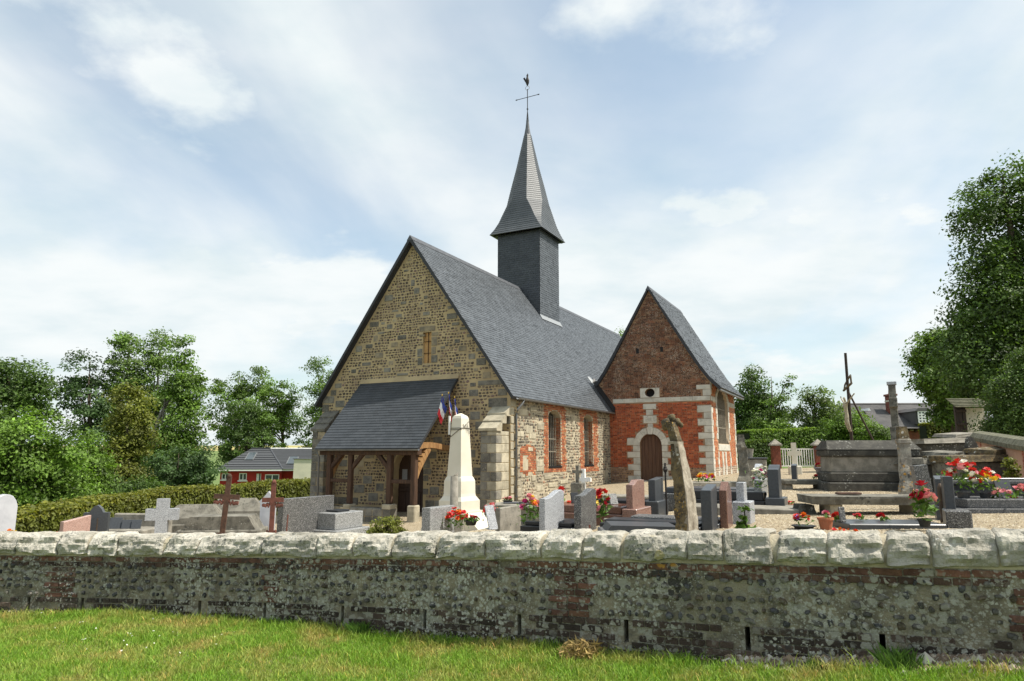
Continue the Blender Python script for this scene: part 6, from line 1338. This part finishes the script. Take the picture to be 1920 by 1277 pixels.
hs = thing('red_house', 'low red bungalow with dark hipped tile roof behind the hedge', 'house', g0, R(6)); Z = lambda y: hz(y, HD)-g0.z; Xq = lambda x: at(x, 890, HD).x-g0.x
x0, x1 = Xq(416), Xq(525); ze = Z(882); zr_ = Z(841)
holes = []
wl_ = [(418.5,432,887.5,899),(450,464,887,900.5),(497,523,889.5,906),(481,490,888,908)]
for a, b, c_, d_ in wl_: holes.append([(Xq(a),Z(d_)),(Xq(b),Z(d_)),(Xq(b),Z(c_)),(Xq(a),Z(c_))])
plate('front_wall', [[(x0,-1),(x1,-1),(x1,ze),(x0,ze)]]+holes, .3, FM(.15), 'red_render', hs)
MB().box(x1-.3, x1, .31, 9.0, -1, ze).build('side_wall', 'red_render', hs); MB().box(x0, x0+.3, .31, 9, -1, ze).build('side_wall', 'red_render', hs)
MB().box(x1+.02, Xq(556), 1.2, 1.5, -1, ze-.05).build('wing_wall', 'red_render', hs)
for k, h_ in enumerate(holes):
    a, c_ = h_[0][0], h_[0][1]; b, d_ = h_[2]
    w_ = MB().box(a, b, .12, .14, c_, d_).build('door' if k == 3 else 'window', 'white_trim' if k == 3 else 'window_glass', hs)
    t = .09
    if k != 3:
        fr = MB().box(a, b, .04, .1, c_, c_+t).box(a, b, .04, .1, d_-t, d_).box(a, a+t, .04, .1, c_+t, d_-t).box(b-t, b, .04, .1, c_+t, d_-t).box((a+b)/2-t/2, (a+b)/2+t/2, .04, .1, c_+t, d_-t); fr.build('window_frame', 'white_trim', w_)
        MB().box(a-.1, b+.1, -.06, .05, c_-.12, c_-.01).build('window_sill', 'white_trim', w_)
    else: MB().box(b-.25, b-.1, .09, .118, c_+.2, c_+1.2).build('pane', 'window_glass', w_)
MB().box(x0-.3, x1+.25, -.42, -.28, ze-.05, ze+.14).build('fascia', 'white_trim', hs); MB().box(x1+.26, Xq(600), -.30, -.2, ze-.05, ze+.14).build('fascia', 'white_trim', hs)
def courses(A_, B_, C_, D_, n, m, par, name='roof_slope', steps=.05):        # quad slope A-B (eaves) C-D (ridge) as overlapping tile courses
    A_, B_, C_, D_ = map(Vector, (A_, B_, C_, D_)); nr = (B_-A_).cross(D_-A_).normalized(); mb = MB()
    if nr.z < 0: nr = -nr
    for i in range(n):
        t0, t1 = i/n, (i+1)/n; a, b, c_, d_ = A_.lerp(D_,t0)+nr*steps, B_.lerp(C_,t0)+nr*steps, B_.lerp(C_,t1), A_.lerp(D_,t1); k = random.uniform(.85, 1.15)
        mb.add([a,b,c_,d_,A_.lerp(D_,t0),B_.lerp(C_,t0)], [(0,1,2,3),(4,5,1,0)], (k,k,k))
    return mb.build(name, m, par)
ra, rb_ = Xq(450), Xq(486)
rf = courses((x0-.35,-.42,ze+.12),(x1+.3,-.42,ze+.12),(rb_,4.4,zr_),(ra,4.4,zr_), 9, 'roof_tile', hs, 'roof', .07)
courses((x1+.3,-.42,ze+.12),(Xq(640),-.3,ze+.12),(Xq(640),4.4,zr_-.02),(rb_,4.4,zr_), 16, 'roof_tile', hs, 'roof', .05)
MB().add([(x0-.35,-.42,ze+.12),(ra,4.4,zr_),(x0-.35,9.2,ze+.12)], [(0,1,2)]).build('roof', 'roof_dark', hs)
MB().tube([(x1+.3,-.42,ze+.14),(rb_,4.4,zr_+.04)], .10, 6).build('hip_tiles', 'lead', hs); MB().tube([(ra,4.4,zr_+.04),(rb_,4.4,zr_+.04)], .10, 6).build('ridge_tiles', 'roof_dark', hs); MB().tube([(rb_,4.4,zr_+.04),(Xq(640),4.4,zr_+.02)], .09, 6).build('ridge_tiles', 'white_trim', hs)
def sky_l(cx_, t0, w, m):
    A_ = Vector((cx_,-.42,ze+.12)); D_ = Vector((cx_,4.4,zr_)); a, b = A_.lerp(D_, t0), A_.lerp(D_, t0+.34); n_ = Vector((0,-(zr_-ze-.12),4.82)).normalized()*.12
    w_ = MB().add([a+n_-Vector((w,0,0)), a+n_+Vector((w,0,0)), b+n_+Vector((w,0,0)), b+n_-Vector((w,0,0)), a-Vector((w,0,0)), a+Vector((w,0,0)), b+Vector((w,0,0)), b-Vector((w,0,0))], [(0,1,2,3),(4,5,1,0),(5,6,2,1),(7,4,0,3)]).build('skylight', m, hs)
    MB().add([a+n_*1.1-Vector((w*.8,0,0)), a+n_*1.1+Vector((w*.8,0,0)), b+n_*1.1+Vector((w*.8,0,0)), b+n_*1.1-Vector((w*.8,0,0))], [(0,1,2,3)]).build('pane', 'window_glass', w_)
sky_l(Xq(459), .42, .5, 'zinc'); sky_l(Xq(541), .22, .55, 'zinc')
g1 = at(575, 905, 70); g1.z = gz(g1.x, 70); ou = thing('cream_outbuilding', 'plain cream rendered wall of an outbuilding beside the red bungalow', 'building', g1, R(6))
xa, xb = at(551,880,70).x-g1.x, at(640,880,70).x-g1.x
MB().box(xa, xb, 0, 3.5, -1, hz(861,70)-g1.z).build('wall', 'cream_render', ou); MB().box(xa-.1, xb, -.1, 3.6, hz(861,70)-g1.z+.003, hz(859.5,70)-g1.z, .02).build('parapet', 'lead', ou)
# house with dormer behind the churchyard
QD = 52.0; g0 = at(1700, 840, QD); g0.z = gz(g0.x, QD); dh = thing('slate_roofed_house', 'old brick house with long grey roof, dormer and brick chimney behind the graves', 'house', g0, R(-3)); Z = lambda y: hz(y, QD)-g0.z; Xq = lambda x: at(x, 800, QD).x-g0.x
xa, xb, ze, zr_ = Xq(1640), Xq(1860), Z(804), Z(752)
ho = [(Xq(1650),Z(840)),(Xq(1668),Z(840)),(Xq(1668),Z(814)),(Xq(1664),Z(811)),(Xq(1654),Z(811)),(Xq(1650),Z(814))]
plate('front_wall', [[(xa,-1),(xb,-1),(xb,ze+.3),(xa,ze+.3)], ho], .3, FM(.15), 'house_brick', dh)
MB().box(xa, xb, -.04, -.003, Z(811)+.16, Z(806), .01).build('render_band', 'cream_render', dh)
w_ = MB().box(Xq(1650), Xq(1668), .16, .18, Z(840), Z(811)).build('window', 'window_glass', dh); MB().prism([(Xq(1649),Z(815)),(Xq(1669),Z(815)),(Xq(1666),Z(810.5)),(Xq(1652),Z(810.5))], -.06, .1).build('window_head', 'white_trim', w_); MB().box(Xq(1658.4), Xq(1659.4), .08, .14, Z(840), Z(815)).build('window_frame', 'white_trim', w_)
courses((Xq(1570),-.7,ze),(xb+.5,-.7,ze),(xb+.5,3.6,zr_),(Xq(1620),3.6,zr_), 22, 'house_roof', dh, 'roof', .02)
MB().add([(Xq(1570),-.7,ze),(Xq(1620),3.6,zr_),(Xq(1570),8,ze)], [(0,1,2)]).build('roof', 'house_roof', dh)
MB().tube([(Xq(1620),3.6,zr_+.03),(xb+.5,3.6,zr_+.03)], .09, 6).build('ridge_tiles', 'house_roof', dh)
for x_ in np.linspace(Xq(1700), Xq(1780), 7): MB().prism([(-.55,ze-.03),(-.05,ze-.03),(-.05,ze-.28)], x_-.05, x_+.05, 'x').build('bracket', 'weathered_wood', dh)
ch = MB().box(Xq(1693), Xq(1706), 1.6, 2.4, Z(775), Z(739), .02).build('chimney', 'house_brick', dh); MB().box(Xq(1691.5), Xq(1707.5), 1.52, 2.48, Z(739)+.003, Z(735), .02).build('chimney_cap', 'house_brick', ch); MB().lathe([(.14,0),(.11,.25),(.13,.28)], 8, (Xq(1699),2,Z(735))).build('chimney_pot', 'terracotta', ch); MB().box(Xq(1692.3), Xq(1706.7), 1.56, 2.44, Z(750), Z(747), .01).build('chimney_band', 'cream_render', ch)
dm = MB().box(Xq(1712), Xq(1737), -.5, 2.4, Z(796), Z(771)).build('dormer', 'house_roof', dh); MB().prism([(Xq(1709),Z(772)),(Xq(1740),Z(772)),(Xq(1733),Z(766)),(Xq(1716),Z(766))], -.65, 2.6).build('dormer_roof', 'house_roof', dm)
MB().box(Xq(1716), Xq(1732.5), -.56, -.505, Z(792), Z(773)).build('pane', 'window_glass', dm)
fr = MB(); a, b, c_, d_ = Xq(1715.5), Xq(1733), Z(793), Z(772.5)
for i in range(4): x_ = a+(b-a)*i/3; fr.box(x_-.045, x_+.045, -.62, -.565, c_, d_)
for i in range(5): z_ = c_+(d_-c_)*i/4; fr.box(a, b, -.625, -.57, z_-.04, z_+.04)
fr.build('window_frame', 'white_trim', dm)
vt_ = MB().prism([(Xq(1645),Z(768)),(Xq(1651),Z(768)),(Xq(1648),Z(763))], 1.2, 2.6).build('roof_vent', 'white_trim', dh)
# timber shelter and cream gable at the right
SD2 = 27.0; p = at(1822, 820, SD2); p.z = gz(p.x, SD2); sh = thing('timber_shelter', 'dark timber-framed gable with cream wall half hidden by the trees', 'building', p, R(-8)); Z = lambda y: hz(y, SD2)-p.z; Xq = lambda x: at(x, 800, SD2).x-p.x
MB().box(Xq(1821), Xq(1856), .4, .7, -.5, Z(764)).build('wall', 'cream_render', sh)
for x_ in (1803, 1809, 1816): MB().box(Xq(x_)-.06, Xq(x_)+.06, .2, .33, -.5, Z(760), .01).build('timber_post', 'weathered_wood', sh)
for y_ in (772, 797, 822): MB().box(Xq(1802), Xq(1819), .13, .196, Z(y_), Z(y_)+.1, .01).build('timber_rail', 'weathered_wood', sh)
courses((Xq(1795),-.1,Z(764)),(Xq(1862),-.1,Z(764)),(Xq(1862),.9,Z(744)),(Xq(1800),.9,Z(744)), 6, 'mossy_tile', sh, 'roof', .04)
# pink rendered wall with coping
WD = [at(1838,830,20), at(1920,830,15.5), at(1995,830,12.5)]
pw = thing('pink_wall', 'pink rendered wall with brick piers and a mossy rounded coping', 'wall', (WD[0].x, WD[0].y, 0)); o_ = Vector((WD[0].x, WD[0].y, 0))
for a, b in zip(WD[:-1], WD[1:]):
    a = Vector((a.x,a.y,0))-o_; b = Vector((b.x,b.y,0))-o_; t = (b-a).normalized(); q = Vector((-t.y,t.x,0))*.16; za, zb_ = hz(824,20) if a.length < .1 else hz(840,15.5), hz(840,15.5) if a.length < .1 else hz(852,12.5)
    MB().add([a-q+Vector((0,0,.6)),b-q+Vector((0,0,.6)),b+q+Vector((0,0,.6)),a+q+Vector((0,0,.6)),a-q+Vector((0,0,za)),b-q+Vector((0,0,zb_)),b+q+Vector((0,0,zb_)),a+q+Vector((0,0,za))], [(0,1,5,4),(1,2,6,5),(2,3,7,6),(3,0,4,7),(4,5,6,7)]).build('wall_body', 'pink_render', pw)
    L = (b-a).length; n = max(2, int(L/.42))
    for i in range(n):
        f0, f1 = (i+.03)/n, (i+.97)/n; c0, c1 = a.lerp(b,f0), a.lerp(b,f1); z0, z1 = za+(zb_-za)*f0, za+(zb_-za)*f1; pr = [(-.24,-.02),(-.25,.08),(-.16,.2),(0,.25),(.16,.2),(.25,.08),(.24,-.02)]; Q = q.normalized(); k = len(pr)
        MB().add([c0+Q*u+Vector((0,0,z0+w)) for u, w in pr]+[c1+Q*u+Vector((0,0,z1+w)) for u, w in pr], [(j,j+1,k+j+1,k+j) for j in range(k-1)]+[tuple(range(k))[::-1], tuple(range(k,2*k))]).build('coping_stone', 'mossy_tile', pw)
    for f in (.2, .7):
        c0 = a.lerp(b, f); zc_ = za+(zb_-za)*f
        for j in range(14):
            w = .09 if j % 2 else .05; z_ = zc_-.07-j*.07; MB().add([c0-t*w-q*1.04+Vector((0,0,z_)), c0+t*w-q*1.04+Vector((0,0,z_)), c0+t*w-q*1.04+Vector((0,0,z_+.06)), c0-t*w-q*1.04+Vector((0,0,z_+.06)), c0-t*w-q*.98+Vector((0,0,z_)), c0+t*w-q*.98+Vector((0,0,z_)), c0+t*w-q*.98+Vector((0,0,z_+.06)), c0-t*w-q*.98+Vector((0,0,z_+.06))], [(0,1,2,3),(0,4,5,1),(3,2,6,7),(0,3,7,4),(1,5,6,2)]).build('brick', 'red_brick_plain', pw)
P = spot(1898, 13.2); fx = thing('dry_conifer', 'small rusty brown conifer plant before the pink wall', 'plant', P); crown('foliage', [(0,0,.55,.1,.1,.4)], 700, .05, .05, 'leaf_gold', fx, .3, 20); MB().tube([(0,0,-.05),(0,0,.8)], .015, 5).build('stem', 'rust', fx)
# gate
GD = 42.0
for x_, lb_ in ((1455,'brick gate post with pyramid cap on the chapel side of the white gate'),(1535,'brick gate post with pyramid cap on the sarcophagus side of the white gate')):
    p = at(x_, 860, GD); p.z = gz(p.x, GD); r_ = thing('gate_post', lb_, 'gate post', p, -.1, 'posts of the white gate'); h = hz(836,GD)-p.z
    MB().box(-.24, .24, -.24, .24, -.3, h, .02).build('shaft', 'house_brick', r_); MB().add([(-.34,-.34,h),(.34,-.34,h),(.34,.34,h),(-.34,.34,h),(-.34,-.34,h+.08),(.34,-.34,h+.08),(.34,.34,h+.08),(-.34,.34,h+.08),(0,0,h+.42)], [(3,2,1,0),(0,1,5,4),(1,2,6,5),(2,3,7,6),(3,0,4,7),(4,5,8),(5,6,8),(6,7,8),(7,4,8)]).build('cap', 'concrete', r_)
a, b = at(1463,860,GD), at(1527,860,GD); gzq = gz((a.x+b.x)/2, GD); r_ = thing('white_gate', 'white painted metal gate with upright bars between brick posts', 'gate', ((a.x+b.x)/2, GD, gzq)); W_ = b.x-a.x; zt_, zb_ = hz(842,GD)-gzq, .12
for z_ in (zb_, zt_): MB().box(-W_/2, W_/2, -.02, .02, z_-.03, z_+.03).build('rail', 'white_paint', r_)
for i in range(15): x_ = -W_/2+.03+(W_-.06)*i/14; MB().box(x_-.022, x_+.022, -.014, .014, zb_+.031, zt_-.031).build('bar', 'white_paint', r_)
# tall crucifix with brace
KD = 38.0; base = at(1598, 842, KD); base.z = gz(base.x, KD); top = at(1585, 662, KD); K = thing('crucifix', 'tall dark wooden crucifix leaning over the graves, propped by a brace', 'cross', base); ax = top-base; L = ax.length; ax.normalize()
MB().tube([(0,0,-.3), ax*L*.5, ax*L], [.095,.085,.075], 8).build('post', 'weathered_wood', K); mb = MB()
ca = ax*(L*.70); mb.tube([ca+Vector((-.28,-1.0,.10)), ca+Vector((.24,1.0,-.12))], .065, 6); mb.tube([ca+Vector((-.25,-.9,.55)), ca+Vector((.30,.9,.22))], .05, 5); mb.tube([ca+Vector((-.26,-.95,.1)), ca+Vector((-.25,-.9,.55))], .05, 5); mb.tube([ca+Vector((.24,.95,-.12)), ca+Vector((.30,.9,.22))], .05, 5)
mb.build('cross_beam', 'moss_stone', K)
bf = at(1642, 835, KD)-base; MB().tube([ax*(L*.66), bf], .05, 6).build('brace', 'weathered_wood', K)
mat('statue', (.42,.38,.28), .85, (.26,.23,.17), 6)
sk = bpy.data.meshes.new('statue'); pe = ax*(L*.44)+Vector((.17,0,0))
J = [(-.34,0,.05),(-.36,0,.32),(-.42,0,.62),(-.36,0,.80),(-.42,-.02,.98),(-.34,.22,.78),(-.28,.55,.98),(-.2,.85,1.18),(-.34,-.22,.78),(-.30,-.55,1.0),(-.24,-.85,1.22),(-.38,.1,-.35),(-.22,.06,-.85),(-.36,-.1,-.35),(-.2,-.06,-.85),(-.44,0,1.08)]
E_ = [(0,1),(1,2),(2,3),(3,4),(4,15),(2,5),(5,6),(6,7),(2,8),(8,9),(9,10),(0,11),(11,12),(0,13),(13,14)]
RD = [.15,.13,.16,.07,.09,.07,.055,.045,.07,.055,.045,.10,.06,.10,.06,.07]
sk.from_pydata([Vector(j)+pe for j in J], E_, []); sk.materials.append(MATS['statue']); st = link('statue', sk, K)
md = st.modifiers.new('skin', 'SKIN'); 
for i, r0 in enumerate(RD): sk.skin_vertices[0].data[i].radius = (r0*.75, r0*.75); sk.skin_vertices[0].data[i].use_root = (i == 0)
ss = st.modifiers.new('sub', 'SUBSURF'); ss.levels = 1; ss.render_levels = 2
# faint overhead wires beyond the hedge
for z_, lb_ in ((791,'upper thin overhead wire in the gap beside the church'),(800,'lower thin overhead wire in the gap beside the church')):
    tag(MB().tube([at(380,z_-6,90), at(560,z_,90), at(700,z_+4,90)], .018, 4).build('overhead_wire', 'wire'), lb_, 'wire', 'overhead wires')

# ------------------------------------------------------------------ grass, daisies, pebbles
mat('grass_blade', (.185,.315,.035), .6, (.36,.33,.10), 1.7, .46, .66, attr=True, spec=.3, trans=.3)
N = 470000
X = rng.uniform(-11.4, 6.4, N); Yb = np.interp(X, _xs, _ys)-.21; off = rng.random(N)**1.25*4.2
Y = Yb-off; px = CX+1297*X/np.maximum(Y, .5); keep = (px > -700) & (px < 2600) & (Y > 3.0) & ((px > -60) & (px < 1985) | (rng.random(N) < .6))
right_bare = (X > 1.6) & (off < .28+.05*np.sin(X*9)) & (rng.random(N) < .86); keep &= ~right_bare
keep &= ~((off < .12) & (rng.random(N) < .5))
X, Y, off = X[keep], Y[keep], off[keep]; N = len(X); Zg = lawn_z(X, Y)+.025*np.sin(X*2.1+Y)*np.cos(Y*1.7)
tuft = np.array([mnoise.noise(Vector((a*1.7, b*1.7, 3.0))) for a, b in zip(X[::40], Y[::40])]); tuft = np.repeat(tuft, 40)[:N] if len(tuft)*40 >= N else np.pad(np.repeat(tuft, 40), (0, N-len(tuft)*40))
h = rng.gamma(6, .0058, N)*(1+.9*(off < .35)*rng.random(N))*(1.0+.25*np.sin(X*3.3+Y*2.2)*np.sin(Y*4.1-X)); w = rng.uniform(.0022, .0045, N); th = rng.uniform(0, 2*np.pi, N); ln = rng.normal(0, .5, (N,2))*h[:,None]
V = np.zeros((N,5,3)); dx, dy = np.cos(th)*w, np.sin(th)*w
V[:,0] = np.stack([X-dx,Y-dy,Zg-.005],-1); V[:,1] = np.stack([X+dx,Y+dy,Zg-.005],-1); V[:,2] = np.stack([X+dx*.8+ln[:,0]*.4,Y+dy*.8+ln[:,1]*.4,Zg+h*.6],-1); V[:,3] = np.stack([X-dx*.8+ln[:,0]*.4,Y-dy*.8+ln[:,1]*.4,Zg+h*.6],-1); V[:,4] = np.stack([X+ln[:,0],Y+ln[:,1],Zg+h],-1)
c = np.clip(1+rng.normal(0, .22, (N,1)), .4, 1.7)*np.ones((1,3)); dry = rng.random(N) < .06; c[dry] = c[dry]*np.array([1.9,1.15,1.6])
tag(link('lawn_grass', npmesh('lawn_grass', V, [(0,1,2,3),(3,2,4)], 'grass_blade', c)), 'short mown green grass with yellowed patches before the wall', 'grass', kind='stuff')
dm_ = MB()
for k in range(9): a = 2*math.pi*k/9; dm_.add([(0,0,.001),(.012*math.cos(a-.25),.012*math.sin(a-.25),.003),(.015*math.cos(a),.015*math.sin(a),.004),(.012*math.cos(a+.25),.012*math.sin(a+.25),.003)], [(0,1,2,3)])
dm_.add([(.004*math.cos(k),.004*math.sin(k),.005) for k in range(6)], [tuple(range(6))]); dme = dm_.mesh('daisy', 'petal_white')
for x_, y_ in [(18,1146),(24,1145),(66,1152),(74,1150),(78,1149),(90,1178),(67,1200),(150,1167),(155,1166),(160,1165),(118,1204),(155,1199),(160,1198),(168,1196),(153,1200),(163,1217),(178,1212),(228,1189),(232,1201),(240,1187),(245,1188),(248,1192),(245,1204),(238,1209),(228,1220),(235,1220),(275,1214),(289,1206),(324,1185),(333,1187),(333,1192),(299,1192),(305,1190),(416,1190),(427,1186),(439,1185),(403,1194),(405,1208),(337,1224),(307,1145),(174,1151),(287,1160),(288,1183),(103,1177),(180,1178),(352,1230),(206,1215)]:
    q = ray(x_, y_); d = 4.0
    while d < 14:
        p = Vector((0,0,EYE))+q*(d/q.y)
        if p.z <= float(lawn_z(p.x, p.y))+.045: break
        d += .02
    o = link('daisy', dme); o.location = p; o.rotation_euler = (R(-35)+random.uniform(-.3,.3), random.uniform(-.3,.3), random.uniform(0,6)); s_ = random.uniform(.5,.8); o.scale = (s_,s_,s_); tag(o, 'tiny white daisy in the mown grass', 'daisy', 'daisies in the lawn')
def lawn_pt(x_, y_):
    q = ray(x_, y_); d = 4.0
    while d < 14:
        p = Vector((0,0,EYE))+q*(d/q.y)
        if p.z <= float(lawn_z(p.x, p.y)): return p
        d += .02
    return p
mat('hay', (.36,.26,.10), .9, (.25,.18,.07), 8, attr=True, trans=.2)
hp_ = lawn_pt(1090, 1232); hy = thing('dry_grass_tuft', 'straw-coloured heap of dead grass at the foot of the wall', 'grass tuft', hp_)
n_ = 1400; P = rng.normal(0, 1, (n_,3))*np.array([.075,.055,.045]); P[:,2] = np.abs(P[:,2])+.01; link('straw', npmesh('straw', leaves(P, .022, None, .2, elong=5.0), LF, 'hay', np.clip(1+rng.normal(0,.25,(n_,1)),.4,1.7)*np.ones((1,3))), hy)
for x_, y_, lb_, s_ in ((1532,1262,'broad-leaved pale green weed at the foot of the wall',.09),(1690,1255,'tall lush grass clump before the wall',.16),(672,1188,'tall grass clump in the shade of the wall',.13)):
    q = lawn_pt(x_, y_); wd = thing('weed_clump', lb_, 'weed', q); n_ = 260; a = rng.uniform(0, 6.28, n_); r0 = np.sqrt(rng.random(n_))*s_*.8; hh = rng.uniform(.4, 1.1, n_)*s_
    V = np.zeros((n_,4,3)); bx, by = r0*np.cos(a), r0*np.sin(a); lx, ly = rng.normal(0,.35,n_)*hh, rng.normal(0,.35,n_)*hh; w_ = .004 if 'grass' in lb_ else .012
    V[:,0] = np.stack([bx-w_,by,0*bx],-1); V[:,1] = np.stack([bx+w_,by,0*bx],-1); V[:,2] = np.stack([bx+w_*.7+lx*.5,by+ly*.5,hh*.65],-1); V[:,3] = np.stack([bx+lx,by+ly,hh],-1)
    link('blades', npmesh('blades', V, LF, 'stalk', np.clip(1+rng.normal(0,.2,(n_,1)),.5,1.6)*np.ones((1,3))), wd)
OCT = np.array([(1,0,0),(0,1,0),(-1,0,0),(0,-1,0),(0,0,1)], float); OF = [(0,1,4),(1,2,4),(2,3,4),(3,0,4)]
mat('pebble', W3, .85, attr=True)
def pebbles(name, label, X, Y, Z, s, cols, wts):
    N = len(X); a = rng.uniform(0, 6.28, N); sc = rng.uniform(.6, 1.3, (N,3))*s[:,None]; V = OCT[None]*sc[:,None]; ca, sa_ = np.cos(a)[:,None], np.sin(a)[:,None]
    V = np.stack([V[...,0]*ca-V[...,1]*sa_, V[...,0]*sa_+V[...,1]*ca, V[...,2]*.7], -1)+np.stack([X,Y,Z],-1)[:,None]
    return tag(link(name, npmesh(name, V, OF, 'pebble', pick(N, cols, wts))), label, 'gravel', kind='stuff')
N = 60000; X = rng.uniform(-1, 11, N); Y = rng.uniform(6, 22, N); px = CX+1297*X/Y; k = (px > 640) & (px < 1950) & (Y > np.interp(X, _xs, _ys)+.3); X, Y = X[k], Y[k]
pebbles('gravel', 'pale buff gravel between the graves', X, Y, gzn(X, Y)-.001, rng.uniform(.009, .02, len(X)), [(.44,.37,.25),(.34,.275,.18),(.24,.185,.115),(.52,.46,.35)], [3,3,2,1.5])
N = 5200; s = px_s(1350)+rng.random(N)**.8*(px_s(1960)-px_s(1350)); x, y, _ = wpos(s); _, nr = wnrm(s); o_ = .19+np.abs(rng.normal(0, .14, N)); X, Y = x+nr[:,0]*o_, y+nr[:,1]*o_
pebbles('rubble', 'loose stones and brown debris along the foot of the wall', X, Y, lawn_z(X, Y)+.04*np.exp(-((o_-.2)/.12)**2), rng.gamma(3, .005, N)+.005, [(.33,.29,.22),(.23,.17,.115),(.14,.10,.07),(.42,.39,.33)], [2,3,3,1])
N = 900; s = rng.uniform(px_s(200), px_s(1350), N); x, y, _ = wpos(s); _, nr = wnrm(s); o_ = .2+np.abs(rng.normal(0, .05, N)); X, Y = x+nr[:,0]*o_, y+nr[:,1]*o_
pebbles('rubble', 'thin line of crumbs of stone along the middle of the wall foot', X, Y, lawn_z(X, Y)+.01, rng.gamma(3, .003, N)+.004, [(.40,.34,.26),(.28,.17,.11),(.18,.12,.08)], [2,3,3])
